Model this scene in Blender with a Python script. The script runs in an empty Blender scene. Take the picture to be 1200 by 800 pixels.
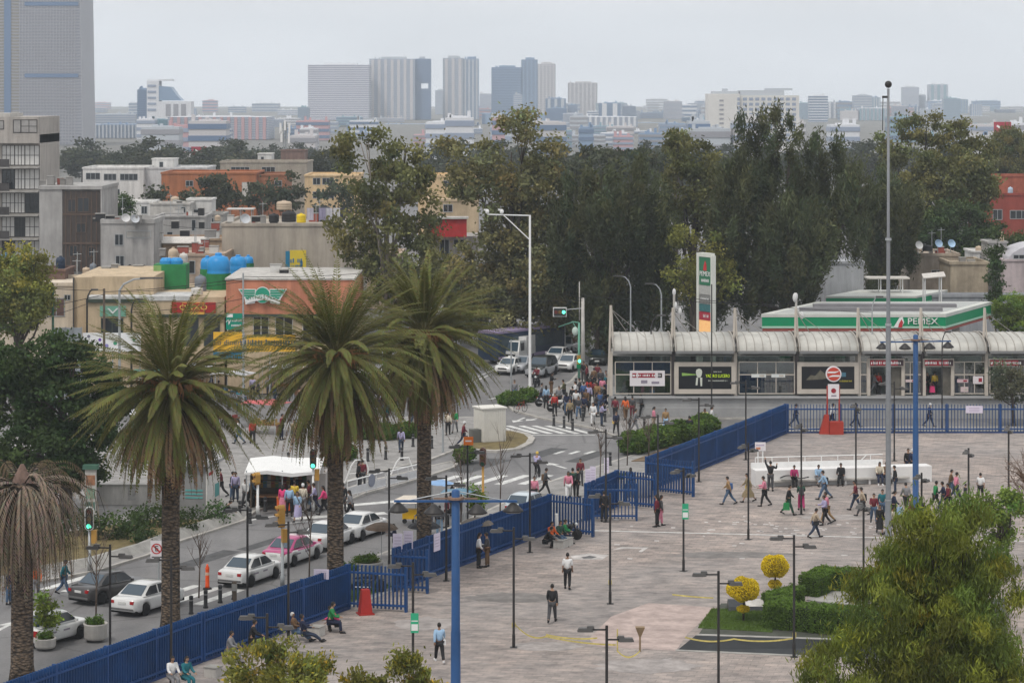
import bpy,math,random
import numpy as np
from mathutils import Vector,Matrix
rnd = random.Random(7)
sc = bpy.context.scene
col = sc.collection
rad = math.radians
# ------------------------------------------------------------ camera, sky, sun, exposure
H,F,HY = 26.0,3000.0,110.0          # eye height, focal length in photo pixels, horizon row
cam = bpy.data.cameras.new('camera');camo = bpy.data.objects.new('camera',cam);col.objects.link(camo)
camo.location = (0,0,H);camo.rotation_euler = (rad(90),0,0)
cam.sensor_width = 36;cam.lens = 90;cam.shift_y = -290/1200.0
cam.clip_start = 1;cam.clip_end = 12000
sc.camera = camo
w = bpy.data.worlds.new('World');sc.world = w;w.use_nodes = True
nt = w.node_tree;nt.nodes.clear()
SUN_EL,SUN_AZ = 58,215                 # degrees; azimuth clockwise from +Y
def wn(t,**k):
    n = nt.nodes.new(t)
    for a,b in k.items(): setattr(n,a,b)
    return n
sky = wn('ShaderNodeTexSky',sky_type='NISHITA',sun_disc=False)
sky.sun_elevation = rad(SUN_EL);sky.sun_rotation = rad(SUN_AZ);sky.air_density = 1.5;sky.dust_density = 4
tc = wn('ShaderNodeTexCoord');sep = wn('ShaderNodeSeparateXYZ');ramp = wn('ShaderNodeValToRGB')
nt.links.new(tc.outputs['Generated'],sep.inputs[0]);nt.links.new(sep.outputs['Z'],ramp.inputs[0])
e = ramp.color_ramp.elements
e[0].position = 0.0;e[0].color = (.84,.86,.90,1)
e[1].position = 1.0;e[1].color = (.98,.98,.98,1)
e2 = e.new(0.06);e2.color = (.845,.855,.878,1)
e3 = e.new(0.3);e3.color = (.845,.855,.875,1)
cn = wn('ShaderNodeTexNoise');cn.inputs['Scale'].default_value = 7.0;cn.inputs['Detail'].default_value = 4
cmp_ = wn('ShaderNodeMapping');cmp_.inputs['Scale'].default_value = (1,1,4)
nt.links.new(tc.outputs['Generated'],cmp_.inputs[0]);nt.links.new(cmp_.outputs[0],cn.inputs['Vector'])
mr = wn('ShaderNodeMapRange');mr.inputs['From Min'].default_value = .3;mr.inputs['From Max'].default_value = .7
mr.inputs['To Min'].default_value = 9.4;mr.inputs['To Max'].default_value = 11.2
nt.links.new(cn.outputs['Fac'],mr.inputs['Value'])
vm = wn('ShaderNodeVectorMath',operation='SCALE');nt.links.new(ramp.outputs[0],vm.inputs[0]);nt.links.new(mr.outputs[0],vm.inputs['Scale'])
mx = wn('ShaderNodeMix',data_type='RGBA');mx.inputs['Factor'].default_value = .9
nt.links.new(sky.outputs[0],mx.inputs['A']);nt.links.new(vm.outputs[0],mx.inputs['B'])
bg = wn('ShaderNodeBackground');bg.inputs['Strength'].default_value = .1
wo = wn('ShaderNodeOutputWorld')
nt.links.new(mx.outputs['Result'],bg.inputs['Color']);nt.links.new(bg.outputs[0],wo.inputs[0])
sun = bpy.data.lights.new('sun','SUN');sun.energy = 1.5;sun.angle = rad(10);sun.color = (1,.95,.88)
suno = bpy.data.objects.new('sun',sun);col.objects.link(suno)
sd = Vector((math.sin(rad(SUN_AZ))*math.cos(rad(SUN_EL)),math.cos(rad(SUN_AZ))*math.cos(rad(SUN_EL)),math.sin(rad(SUN_EL))))
suno.rotation_euler = sd.to_track_quat('Z','Y').to_euler()
vs = sc.view_settings;vs.view_transform = 'Standard';vs.look = 'None';vs.gamma = 1;vs.exposure = 0.12;vs.use_curve_mapping = False
sc.render.engine = 'CYCLES'
cy = sc.cycles;cy.use_denoising = True;cy.max_bounces = 6;cy.diffuse_bounces = 2;cy.glossy_bounces = 2
cy.transmission_bounces = 3;cy.transparent_max_bounces = 8;cy.volume_bounces = 3;cy.caustics_reflective = False;cy.caustics_refractive = False
cy.use_adaptive_sampling = True;cy.adaptive_threshold = .015

# ------------------------------------------------------------ photo pixel (1200x800) -> place
def depth(py,z=0.0): return (H-z)*F/(py-HY)
def G(px,py,z=0.0):
    Y = depth(py,z);return Vector(((px-600)*Y/F,Y,z))
def P(px,py,Y): return Vector(((px-600)*Y/F,Y,H-(py-HY)*Y/F))
def WX(px,Y): return (px-600)*Y/F
def WZ(py,Y): return H-(py-HY)*Y/F

# ------------------------------------------------------------ materials
_m = {}
def M(name,c,rough=.8,var=.12,scale=1.5,metal=0,bump=0,spec=.3,emit=0,tint=False,coat=0,bscale=None):
    if name in _m: return _m[name]
    m = bpy.data.materials.new(name);m.use_nodes = True;_m[name] = m
    n = m.node_tree;b = n.nodes['Principled BSDF']
    b.inputs['Roughness'].default_value = rough;b.inputs['Metallic'].default_value = metal
    b.inputs['Specular IOR Level'].default_value = spec
    if coat: b.inputs['Coat Weight'].default_value = coat
    b.inputs['Base Color'].default_value = (*c,1)
    src = None
    if var:
        g = n.nodes.new('ShaderNodeNewGeometry');t = n.nodes.new('ShaderNodeTexNoise')
        t.inputs['Scale'].default_value = scale;t.inputs['Detail'].default_value = 5;t.inputs['Roughness'].default_value = .65
        n.links.new(g.outputs['Position'],t.inputs['Vector'])
        r = n.nodes.new('ShaderNodeMapRange');r.inputs['From Min'].default_value = .3;r.inputs['From Max'].default_value = .7
        r.inputs['To Min'].default_value = 1-var;r.inputs['To Max'].default_value = 1+var
        n.links.new(t.outputs['Fac'],r.inputs['Value'])
        v = n.nodes.new('ShaderNodeVectorMath');v.operation = 'SCALE';v.inputs[0].default_value = c
        n.links.new(r.outputs[0],v.inputs['Scale']);src = v.outputs[0]
        if rough >= .9 and not tint:          # rain streaks and grime on rough walls
            mp = n.nodes.new('ShaderNodeMapping');mp.inputs['Scale'].default_value = (1.1,1.1,.12);n.links.new(g.outputs['Position'],mp.inputs[0])
            t3 = n.nodes.new('ShaderNodeTexNoise');t3.inputs['Scale'].default_value = 1;t3.inputs['Detail'].default_value = 6;t3.inputs['Roughness'].default_value = .7;n.links.new(mp.outputs[0],t3.inputs['Vector'])
            r3 = n.nodes.new('ShaderNodeMapRange');r3.inputs['From Min'].default_value = .32;r3.inputs['From Max'].default_value = .62;r3.inputs['To Min'].default_value = .72;r3.inputs['To Max'].default_value = 1.08;n.links.new(t3.outputs['Fac'],r3.inputs['Value'])
            v3 = n.nodes.new('ShaderNodeVectorMath');v3.operation = 'SCALE';n.links.new(src,v3.inputs[0]);n.links.new(r3.outputs[0],v3.inputs['Scale']);src = v3.outputs[0]
    if tint:
        a = n.nodes.new('ShaderNodeAttribute');a.attribute_name = 'tint'
        v2 = n.nodes.new('ShaderNodeVectorMath');v2.operation = 'MULTIPLY'
        n.links.new(a.outputs['Color'],v2.inputs[0])
        if src: n.links.new(src,v2.inputs[1])
        else: v2.inputs[1].default_value = c
        src = v2.outputs[0]
    if src: n.links.new(src,b.inputs['Base Color'])
    if bump and var:
        bp = n.nodes.new('ShaderNodeBump');bp.inputs['Strength'].default_value = bump;bp.inputs['Distance'].default_value = .05
        t2 = n.nodes.new('ShaderNodeTexNoise');t2.inputs['Scale'].default_value = bscale or scale*6;t2.inputs['Detail'].default_value = 4
        n.links.new(g.outputs['Position'],t2.inputs['Vector']);n.links.new(t2.outputs['Fac'],bp.inputs['Height']);n.links.new(bp.outputs[0],b.inputs['Normal'])
    if emit:
        b.inputs['Emission Color'].default_value = (*c,1);b.inputs['Emission Strength'].default_value = emit
    return m
def glass(name,c=(.5,.55,.55),alpha=.5,rough=.05):
    if name in _m: return _m[name]
    m = bpy.data.materials.new(name);m.use_nodes = True;_m[name] = m
    n = m.node_tree;n.nodes.clear()
    tr = n.nodes.new('ShaderNodeBsdfTransparent');tr.inputs[0].default_value = (*c,1)
    gl = n.nodes.new('ShaderNodeBsdfGlossy');gl.inputs['Roughness'].default_value = rough;gl.inputs[0].default_value = (.8,.85,.9,1)
    mx = n.nodes.new('ShaderNodeMixShader');mx.inputs[0].default_value = 1-alpha
    o = n.nodes.new('ShaderNodeOutputMaterial')
    n.links.new(tr.outputs[0],mx.inputs[1]);n.links.new(gl.outputs[0],mx.inputs[2]);n.links.new(mx.outputs[0],o.inputs[0])
    return m
WHITE = M('white_paint',(.74,.74,.73),.5,.06)
DARK = M('dark_metal',(.028,.026,.026),.5,.2)
BLACK = M('black_rubber',(.015,.015,.016),.8,.1)
BLUE = M('fence_blue',(.005,.047,.16),.55,.25,.7)
BLUEL = M('rail_blue',(.008,.055,.19),.5,.2,.8)
BLUEP = M('mast_blue',(.022,.078,.21),.5,.15,.6)
GREYM = M('galvanised',(.36,.38,.39),.45,.1,.8,metal=.3)
CONC = M('concrete',(.33,.32,.30),.9,.18,1.2,bump=.2)
CONCL = M('pale_concrete',(.48,.46,.43),.9,.15,1.5)
GLASSD = M('dark_glass',(.02,.025,.03),.12,.1,.5,spec=.6)
GLASSB = M('car_glass',(.035,.06,.085),.08,0,spec=.7)
RED = M('red_paint',(.36,.02,.02),.55,.15)
YEL = M('yellow_paint',(.75,.42,.03),.55,.1)
GREEN = M('green_paint',(.0,.21,.085),.5,.1)
ORANGE = M('orange_plastic',(.75,.12,.02),.5,.08)
WOOD = M('bark',(.075,.06,.048),.95,.3,6,bump=.5)
CREAM = M('cream_wall',(.50,.39,.26),.9,.12,.6)

# ------------------------------------------------------------ mesh builder
class MB:
    def __init__(s): s.v = [];s.f = [];s.m = []
    def add(s,vs,fs,mi=0):
        o = len(s.v);s.v += [tuple(a) for a in vs]
        for f in fs: s.f.append(tuple(i+o for i in f));s.m.append(mi)
        return s
    def box(s,c,d,rz=0,mi=0,taper=1.0):
        x,y,z = d[0]/2,d[1]/2,d[2]/2;cs,sn = math.cos(rz),math.sin(rz);vs = []
        for zz,t in ((-z,1),(z,taper)):
            for a,b in ((-x,-y),(x,-y),(x,y),(-x,y)):
                a *= t;b *= t
                vs.append((c[0]+a*cs-b*sn,c[1]+a*sn+b*cs,c[2]+zz))
        return s.add(vs,[(3,2,1,0),(4,5,6,7),(0,1,5,4),(1,2,6,5),(2,3,7,6),(3,0,4,7)],mi)
    def bb(s,x0,y0,z0,x1,y1,z1,mi=0): return s.box(((x0+x1)/2,(y0+y1)/2,(z0+z1)/2),(abs(x1-x0),abs(y1-y0),abs(z1-z0)),0,mi)
    def tube(s,pts,r,n=8,mi=0,cap=True,flat=1.0):
        pts = [Vector(p) for p in pts];k = len(pts)
        if not hasattr(r,'__len__'): r = [r]*k
        vs = [];up = None
        for i,p in enumerate(pts):
            t = (pts[min(i+1,k-1)]-pts[max(i-1,0)]);t = t.normalized() if t.length > 1e-9 else Vector((0,0,1))
            if up is None: up = Vector((1,0,0)) if abs(t.x) < .9 else Vector((0,1,0))
            a = (up-t*up.dot(t)).normalized();up = a;b = t.cross(a)
            for j in range(n):
                an = 2*math.pi*j/n;vs.append(p+(a*math.cos(an)+b*math.sin(an)*flat)*r[i])
        fs = []
        for i in range(k-1):
            for j in range(n): fs.append((i*n+j,i*n+(j+1) % n,(i+1)*n+(j+1) % n,(i+1)*n+j))
        if cap: fs += [tuple(range(n-1,-1,-1)),tuple(range((k-1)*n,k*n))]
        return s.add(vs,fs,mi)
    def lathe(s,prof,c=(0,0,0),n=16,mi=0,sy=1.0):
        vs = [];k = len(prof)
        for r,z in prof:
            for j in range(n):
                a = 2*math.pi*j/n;vs.append((c[0]+r*math.cos(a),c[1]+r*math.sin(a)*sy,c[2]+z))
        fs = [(i*n+j,i*n+(j+1) % n,(i+1)*n+(j+1) % n,(i+1)*n+j) for i in range(k-1) for j in range(n)]
        fs += [tuple(range(n-1,-1,-1)),tuple(range((k-1)*n,k*n))]
        return s.add(vs,fs,mi)
    def ell(s,c,r,nu=10,nv=7,mi=0):
        prof = []
        for i in range(nv+1):
            t = math.pi*i/nv;prof.append((max(math.sin(t),.02),-math.cos(t)))
        vs = []
        for q,z in prof:
            for j in range(nu):
                a = 2*math.pi*j/nu;vs.append((c[0]+q*math.cos(a)*r[0],c[1]+q*math.sin(a)*r[1],c[2]+z*r[2]))
        fs = [(i*nu+j,i*nu+(j+1) % nu,(i+1)*nu+(j+1) % nu,(i+1)*nu+j) for i in range(nv) for j in range(nu)]
        return s.add(vs,fs,mi)
    def prism(s,poly,z0,z1,mi=0):
        n = len(poly);ar = sum(poly[i][0]*poly[(i+1) % n][1]-poly[(i+1) % n][0]*poly[i][1] for i in range(n))
        if ar < 0: poly = poly[::-1]
        vs = [(p[0],p[1],z0) for p in poly]+[(p[0],p[1],z1) for p in poly]
        fs = [tuple(range(n-1,-1,-1)),tuple(range(n,2*n))]+[(i,(i+1) % n,n+(i+1) % n,n+i) for i in range(n)]
        return s.add(vs,fs,mi)
    def poly(s,pts,mi=0): return s.add(pts,[tuple(range(len(pts)))],mi)
    def slab(s,a,b,c,d,t,mi=0):            # thin plate over the quad a b c d, thickness t along its normal
        a,b,c,d = map(Vector,(a,b,c,d));n = (b-a).cross(d-a).normalized()*t
        return s.add([a,b,c,d,a+n,b+n,c+n,d+n],[(3,2,1,0),(4,5,6,7),(0,1,5,4),(1,2,6,5),(2,3,7,6),(3,0,4,7)],mi)
    def mesh(s,name,mats,smooth=False):
        me = bpy.data.meshes.new(name);me.from_pydata(s.v,[],s.f)
        mats = mats if isinstance(mats,(list,tuple)) else [mats]
        for m in mats: me.materials.append(m)
        if len(mats) > 1: me.polygons.foreach_set('material_index',s.m)
        if smooth: me.polygons.foreach_set('use_smooth',[True]*len(s.f))
        me.update();return me
    def build(s,name,mats,parent=None,smooth=False,loc=None,rz=0):
        return link(name,s.mesh(name,mats,smooth),parent,loc,rz)
def link(name,me,parent=None,loc=None,rz=0):
    o = bpy.data.objects.new(name,me);col.objects.link(o)
    if parent: o.parent = parent
    if loc is not None: o.location = loc
    if rz: o.rotation_euler.z = rz
    return o
def tag(o,label,cat,group=None,kind=None):
    o['label'] = label;o['category'] = cat
    if group: o['group'] = group
    if kind: o['kind'] = kind
    return o
def thing(name,label,cat,loc=(0,0,0),rz=0,group=None):
    return tag(link(name,None,None,loc,rz),label,cat,group)
def struct(o,kind='structure'): o['kind'] = kind;return o
def dup(o,loc=None,rz=None,label=None,group=None,scale=None,parent=None):
    c = o.copy();col.objects.link(c)
    if parent: c.parent = parent
    if loc is not None: c.location = loc
    if rz is not None: c.rotation_euler = (0,0,rz)
    if scale is not None: c.scale = (scale,)*3 if not hasattr(scale,'__len__') else scale
    if label: c['label'] = label
    if group: c['group'] = group
    for ch in list(o.children): dup(ch,parent=c)
    return c
def text(s,size,mat,parent,loc,rot=(90,0,0),name='lettering',ext=.01,align='CENTER',sx=1.0,shear=0):
    if s[0] == '~':                          # lettering too small to read in the photo: rows of letter-like strokes
        g_ = random.Random(len(s));b = MB();W_ = (len(s)-1)*size*.62*sx;x = -W_/2
        while x < W_/2:
            k = g_.uniform(.22,.42)*size*sx;b.bb(x,-size*g_.uniform(.3,.38),0,x+k*.55,size*g_.uniform(.2,.38),ext);x += k if g_.random() > .15 else k*2
        o = link(name,b.mesh(name,mat),parent,loc);o.rotation_euler = tuple(rad(a) for a in rot);return o
    cu = bpy.data.curves.new(name,'FONT');cu.body = s;cu.size = size;cu.extrude = ext;cu.align_x = align;cu.align_y = 'CENTER';cu.shear = shear
    cu.materials.append(mat);cu.resolution_u = 2
    tmp = bpy.data.objects.new('tmp',cu);col.objects.link(tmp);me = bpy.data.meshes.new_from_object(tmp.evaluated_get(bpy.context.evaluated_depsgraph_get()));bpy.data.objects.remove(tmp)
    o = link(name,me,parent,loc);o.rotation_euler = tuple(rad(a) for a in rot);o.scale = (sx,1,1);return o

# the blue fence follows one gently bowed line; XF gives its X at depth Y
_FY = [60,116.5,129.3,133.9,151.9,156.2,161.6,167.6,184.6,196.3]
_FX = [-40,-14.6,-8.3,-6.2,2.2,4.5,6.6,8.8,16.2,21.0]
def XF(Y): return float(np.interp(Y,_FY,_FX))
FA = -math.atan2(.46,1)                    # rz turning +Y onto the street
FD = Vector((math.sin(-FA),math.cos(-FA),0))   # along the street, away from the viewer
FN = Vector((FD.y,-FD.x,0))               # across it, towards the plaza
# ------------------------------------------------------------ the ground
def nodes_mat(name):
    m = bpy.data.materials.new(name);m.use_nodes = True;n = m.node_tree;b = n.nodes['Principled BSDF'];_m[name] = m
    return m,n,b
def noise(n,pos,scale,detail=5,rough=.6,stretch=None):
    t = n.nodes.new('ShaderNodeTexNoise');t.inputs['Scale'].default_value = scale;t.inputs['Detail'].default_value = detail;t.inputs['Roughness'].default_value = rough
    if stretch:
        mp = n.nodes.new('ShaderNodeMapping');mp.inputs['Scale'].default_value = stretch;n.links.new(pos,mp.inputs[0]);pos = mp.outputs[0]
    n.links.new(pos,t.inputs['Vector']);return t.outputs['Fac']
def cramp(n,fac,stops):
    r = n.nodes.new('ShaderNodeValToRGB');el = r.color_ramp.elements
    el[0].position = stops[0][0];el[0].color = (*stops[0][1],1);el[1].position = stops[-1][0];el[1].color = (*stops[-1][1],1)
    for p,c in stops[1:-1]: k = el.new(p);k.color = (*c,1)
    n.links.new(fac,r.inputs[0]);return r.outputs[0]
def mixc(n,fac,a,b,mode='MIX'):
    x = n.nodes.new('ShaderNodeMix');x.data_type = 'RGBA';x.blend_type = mode
    if isinstance(fac,float): x.inputs['Factor'].default_value = fac
    else: n.links.new(fac,x.inputs['Factor'])
    for k,q in (('A',a),('B',b)):
        if isinstance(q,tuple): x.inputs[k].default_value = (*q,1)
        else: n.links.new(q,x.inputs[k])
    return x.outputs['Result']
def paving_mat():
    m,n,b = nodes_mat('stone_paving');g = n.nodes.new('ShaderNodeNewGeometry');pos = g.outputs['Position']
    mp = n.nodes.new('ShaderNodeMapping');mp.inputs['Rotation'].default_value = (0,0,rad(12));n.links.new(pos,mp.inputs[0])
    br = n.nodes.new('ShaderNodeTexBrick');n.links.new(mp.outputs[0],br.inputs['Vector'])
    br.inputs['Scale'].default_value = 1;br.inputs['Brick Width'].default_value = .62;br.inputs['Row Height'].default_value = .42
    br.inputs['Mortar Size'].default_value = .016;br.inputs['Bias'].default_value = 0;br.inputs['Color1'].default_value = (.372,.318,.288,1);br.inputs['Color2'].default_value = (.265,.236,.218,1)
    br.inputs['Mortar'].default_value = (.20,.178,.165,1)
    big = noise(n,pos,.06,4,.6);mid = noise(n,pos,.35,6,.65,(1,.8,1));pat = noise(n,pos,1.3,6,.72,(.55,1,1))
    c1 = mixc(n,cramp(n,big,[(.42,(0,0,0)),(.62,(.75,.75,.75))]),br.outputs['Color'],(.275,.258,.25))
    c2 = mixc(n,.4,c1,cramp(n,mid,[(.3,(.55,.53,.53)),(.5,(.95,.95,.94)),(.72,(1.3,1.25,1.22))]),'MULTIPLY')
    c3 = mixc(n,.62,c2,cramp(n,pat,[(.36,(.45,.44,.45)),(.5,(1,.98,.97)),(.64,(1.48,1.38,1.32))]),'MULTIPLY')
    spots = noise(n,pos,2.2,2,.5,(.55,1,1));c4 = mixc(n,cramp(n,spots,[(.70,(0,0,0)),(.75,(.55,.55,.55))]),c3,(.46,.44,.43))
    wet = noise(n,pos,.16,3,.5,(1,.6,1));c5 = mixc(n,.45,c4,cramp(n,wet,[(.38,(.78,.77,.77)),(.6,(1.08,1.07,1.06))]),'MULTIPLY')
    n.links.new(c5,b.inputs['Base Color']);b.inputs['Roughness'].default_value = .85;b.inputs['Specular IOR Level'].default_value = .25
    bp = n.nodes.new('ShaderNodeBump');bp.inputs['Strength'].default_value = .4;bp.inputs['Distance'].default_value = .03
    n.links.new(br.outputs['Fac'],bp.inputs['Height']);bp.invert = True;n.links.new(bp.outputs[0],b.inputs['Normal'])
    return m
def asphalt_mat():
    m,n,b = nodes_mat('asphalt');g = n.nodes.new('ShaderNodeNewGeometry');pos = g.outputs['Position']
    big = noise(n,pos,.09,5,.6);lane = noise(n,pos,.5,4,.6,(1.2,.18,1));fine = noise(n,pos,6,4,.7)
    c = cramp(n,big,[(.3,(.135,.133,.135)),(.7,(.205,.20,.20))])
    c = mixc(n,.6,c,cramp(n,lane,[(.3,(.72,.72,.73)),(.7,(1.22,1.21,1.2))]),'MULTIPLY')
    c = mixc(n,.4,c,cramp(n,fine,[(.3,(.7,.7,.7)),(.7,(1.3,1.3,1.3))]),'MULTIPLY')
    vo = n.nodes.new('ShaderNodeTexVoronoi');vo.feature = 'DISTANCE_TO_EDGE';vo.inputs['Scale'].default_value = .12;n.links.new(pos,vo.inputs['Vector'])
    c = mixc(n,cramp(n,vo.outputs['Distance'],[(0,(.5,.5,.5)),(.012,(0,0,0))]),c,(.06,.06,.06))
    n.links.new(c,b.inputs['Base Color']);b.inputs['Roughness'].default_value = .8;b.inputs['Specular IOR Level'].default_value = .3
    return m
PAVE = paving_mat();ASPH = asphalt_mat()
SIDE = M('sidewalk_concrete',(.27,.26,.25),.9,.2,.7,bump=.2)
KERB = M('kerb_stone',(.40,.38,.35),.9,.2,1.2)
PAINT = M('road_paint',(.56,.56,.54),.7,.3,2.5)
CITY = M('city_ground',(.17,.165,.155),.95,.3,.05)
GRASS = M('lawn',(.07,.115,.022),.95,.35,1.8,bump=.6)
DRYG = M('dry_lawn',(.16,.125,.055),.95,.3,1.4,bump=.5)
SOIL = M('planter_soil',(.16,.11,.065),.95,.3,1.5)
zr = -.10                                    # level of the road
def sheet(name,pts,z,mat):
    b = MB();b.poly([(p[0],p[1],z) for p in pts]);return struct(b.build(name,mat))
sheet('ground',[(-2700,-40),(2700,-40),(2700,5200),(-2700,5200)],-.25,CITY)
sheet('street',[(-150,70),(-30,70),(30,196),(95,196),(95,214),(60,300),(70,700),(-60,700),(-150,300)],zr,ASPH)
fl = [(XF(y),y) for y in (60,116.5,129.3,133.9,151.9,156.2,161.6,167.6,184.6,196.3)]
b = MB();b.prism(fl+[(120,196.3),(120,60)],-.24,0);struct(b.build('plaza',PAVE))
# kerbed islands and pavements, kerb ring + top
def island(name,pts,top=SIDE,h=.04,kw=.22,kerb=KERB):
    pts = [Vector((p[0],p[1])) for p in pts];n = len(pts)
    ar = sum(pts[i].x*pts[(i+1) % n].y-pts[(i+1) % n].x*pts[i].y for i in range(n))
    if ar < 0: pts = pts[::-1]
    ins = []
    for i in range(n):
        a = (pts[i]-pts[i-1]).normalized();c = (pts[(i+1) % n]-pts[i]).normalized();na = Vector((-a.y,a.x));nc = Vector((-c.y,c.x))
        bi = (na+nc).normalized();ins.append(pts[i]+bi*kw/max(.35,bi.dot(na)))
    b = MB();vs = [(*p,zr-.1) for p in pts]+[(*p,h) for p in pts]+[(*p,h) for p in ins]+[(*p,zr-.1) for p in ins]
    fs = []
    for i in range(n):
        j = (i+1) % n
        for q in (0,1,2): fs.append((q*n+i,q*n+j,(q+1)*n+j,(q+1)*n+i))
    b.add(vs,fs);struct(b.build('kerb',kerb))
    b = MB();b.prism([tuple(p) for p in ins],zr-.09,h-.012);return struct(b.build(name,top))
def R(px,py): return G(px,py,zr)
def gp(*pp): return [tuple(G(a,b_,.03)[:2]) for a,b_ in pp]
# pavement with stalls and kiosk (left of the street), to the corner of the crossing
island('pavement',gp((-120,705),(40,682),(114,668),(173,650),(210,634),(287,609),(300,598),(330,588),(365,577),(400,566),(430,556),(470,546),(505,538),(533,527),(560,512),(575,500),(560,488),(480,488),(250,500),(-150,520)))
# verge bed with trees beside the street
b = MB();b.prism(gp((-110,690),(40,668),(114,655),(173,640),(210,624),(262,606),(255,600),(180,608),(90,622),(-110,640)),.02,.07);struct(b.build('verge_soil',DRYG))
vw = [G(x,y,.03) for x,y in ((40,676),(114,663),(173,646),(210,631),(287,607))]
b = MB()
for a,c in zip(vw[:-1],vw[1:]): d = (c-a).normalized();n_ = Vector((-d.y,d.x,0));b.add([a,c,c+n_*.7,a+n_*.7,a+n_*.45+Vector((0,0,.42)),c+n_*.45+Vector((0,0,.42)),c+n_*.7+Vector((0,0,.42)),a+n_*.7+Vector((0,0,.42))],[(0,1,5,4),(4,5,6,7),(7,6,2,3),(0,4,7,3),(1,2,6,5)])
struct(b.build('verge_kerb',CONC))
# long narrow median with white railings
island('median',gp((404,588),(430,577),(470,567),(506,556),(533,547),(537,543),(528,540),(505,545),(470,554),(430,563),(402,573)),SIDE,.05)
# rounded island with the white booth
island('traffic_island',gp((533,523),(556,527),(582,528.5),(610,525.5),(624,518.5),(627,513),(621,508),(606,504.5),(590,503),(560,507),(540,514)),DRYG,.06,.5)
# crowd corner pavement, then the pavement along the fence, then the station side
island('corner_pavement',gp((628,488),(655,494),(690,500),(720,510),(770,500),(830,490),(900,489),(900,484),(716,484),(709,445),(694,428),(680,432),(668,446),(640,460),(600,466),(590,470),(600,480)))
wf = [(108,5.4),(116.5,5.8),(129.3,6.1),(140,6.2),(151.9,6.6),(161.6,7.6),(170,8.2),(184,7.5),(194,6)]
island('footway',[(XF(y)-.03,y) for y,k in wf]+[(XF(195.8)-.1,195.8)]+[(XF(y)-k,y) for y,k in wf[::-1]])
island('back_footway',[(22,196.6),(95,196.6),(95,200.0),(30,200.0),(20,199)],SIDE)
# painted markings: sheets 4 mm above the road
def mark(name,quads,mat=PAINT):
    b = MB()
    for q in quads: b.poly([(p[0],p[1],zr+.004) for p in q])
    return struct(b.build(name,mat))
def strip(c,d,L,w_):
    d = Vector(d).normalized();n = Vector((d.y,-d.x));c = Vector(c[:2])
    return [c-d*L/2-n*w_/2,c-d*L/2+n*w_/2,c+d*L/2+n*w_/2,c+d*L/2-n*w_/2]
d2 = Vector((FD.x,FD.y));n2 = Vector((FN.x,FN.y))
q = [strip(R(520+27*i,562.5-.2*i),(.43,.9),4.6,.62) for i in range(7)]
mark('zebra_crossing_marking',q)
q = [strip(R(612+15.5*i,503.2+.0*i),(.43,-.9),5.2,.5) for i in range(-1,5)]+[strip(R(655,509.5),(1,-.02),5.5,.22)]
mark('zebra_crossing_marking',q)
q = [strip(R(205,694)+Vector((-n2.x,-n2.y,0))*1.35*i,(.46,1),4.4,.55) for i in range(-2,7)]
mark('zebra_crossing_marking',q)
q = [strip(R(330,603),(.8,.9),7.5,.28),strip(R(398,604),(1,.35),6,.9),strip(R(430,590),(1,.55),5,.8),strip(R(345,612),(.5,.25),3,.2)]
mark('stop_line_marking',q)
q = [strip(R(655+18*i,530),(.43,.9),1.6,.35) for i in range(3)]+[strip(R(560+12*k,445-9*k),(.25,1),9,.18) for k in range(0,3)]+[strip(R(600+22*k,463-2.5*k),(.55,.8),7,.3) for k in range(4)]
mark('lane_marking',q)
def arrow(c,d,L=3.2):
    d = Vector(d).normalized();n = Vector((d.y,-d.x));c = Vector(c[:2])
    return [strip(c-d*L*.2,d,L*.6,.22),[c+d*L*.1-n*.5,c+d*L*.1+n*.5,c+d*L*.5,c+d*L*.5]]
mark('arrow_marking',arrow(R(651,545),(-.5,1))+arrow(R(608,492),(-.3,-1))+arrow(R(6,734),(.2,1),3)+arrow(R(625,491),(-.6,-1),2.4))
# plaza lines and worn patches
b = MB();a,c = G(600,619),G(1210,634);b.poly([(*(a.xy+Vector((0,-.11))),.004),(*(c.xy+Vector((0,-.11))),.004),(*(c.xy+Vector((0,.11))),.004),(*(a.xy+Vector((0,.11))),.004)]);struct(b.build('plaza_line_marking',PAINT))
def blot(name,cx,cy,rx,ry,mat,z=.004,seed=1,jag=.2,n=28):
    r_ = random.Random(seed);b = MB();c = G(cx,cy);s = depth(cy)/F;sy = s*depth(cy)/H
    b.poly([(c.x+rx*s*math.cos(t)*(1+r_.uniform(-jag,jag)),c.y+ry*sy*math.sin(t)*(1+r_.uniform(-jag,jag)),z) for t in [2*math.pi*i/n for i in range(n)]]);return struct(b.build(name,mat))
PINK = M('pink_worn_paving',(.42,.335,.305),.9,.22,.8);PALE = M('pale_patch',(.50,.47,.45),.9,.25,1.2);STAIN = M('stain',(.2,.185,.175),.9,.3,1)
b = MB();b.poly([tuple(G(x,y,.004)) for x,y in ((716,722),(760,706),(845,712),(828,722),(806,742),(792,762),(700,757),(690,748))]);struct(b.build('pink_paving_patch',PINK))
b = MB();b.poly([tuple(G(x,y,.004)) for x,y in ((668,651),(690,648),(713,650),(706,655),(672,655))]);struct(b.build('manhole_surround',PALE))
b = MB();b.poly([tuple(G(x,y,.008)) for x,y in ((681,652.6),(691,650.6),(700,652),(694,653.8),(684,654))]);struct(b.build('manhole_cover',M('iron_cover',(.1,.1,.1),.7,.2)))
b = MB()
for i in range(3): b.poly([tuple(G(x,y,.004)) for x,y in ((718+i*2,644),(728,640.5),(760,641),(752,646.5),(748,646),(753,642.3),(730,642.3))][:7]) if i == 0 else None
struct(b.build('chalk_marking',PALE))
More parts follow.
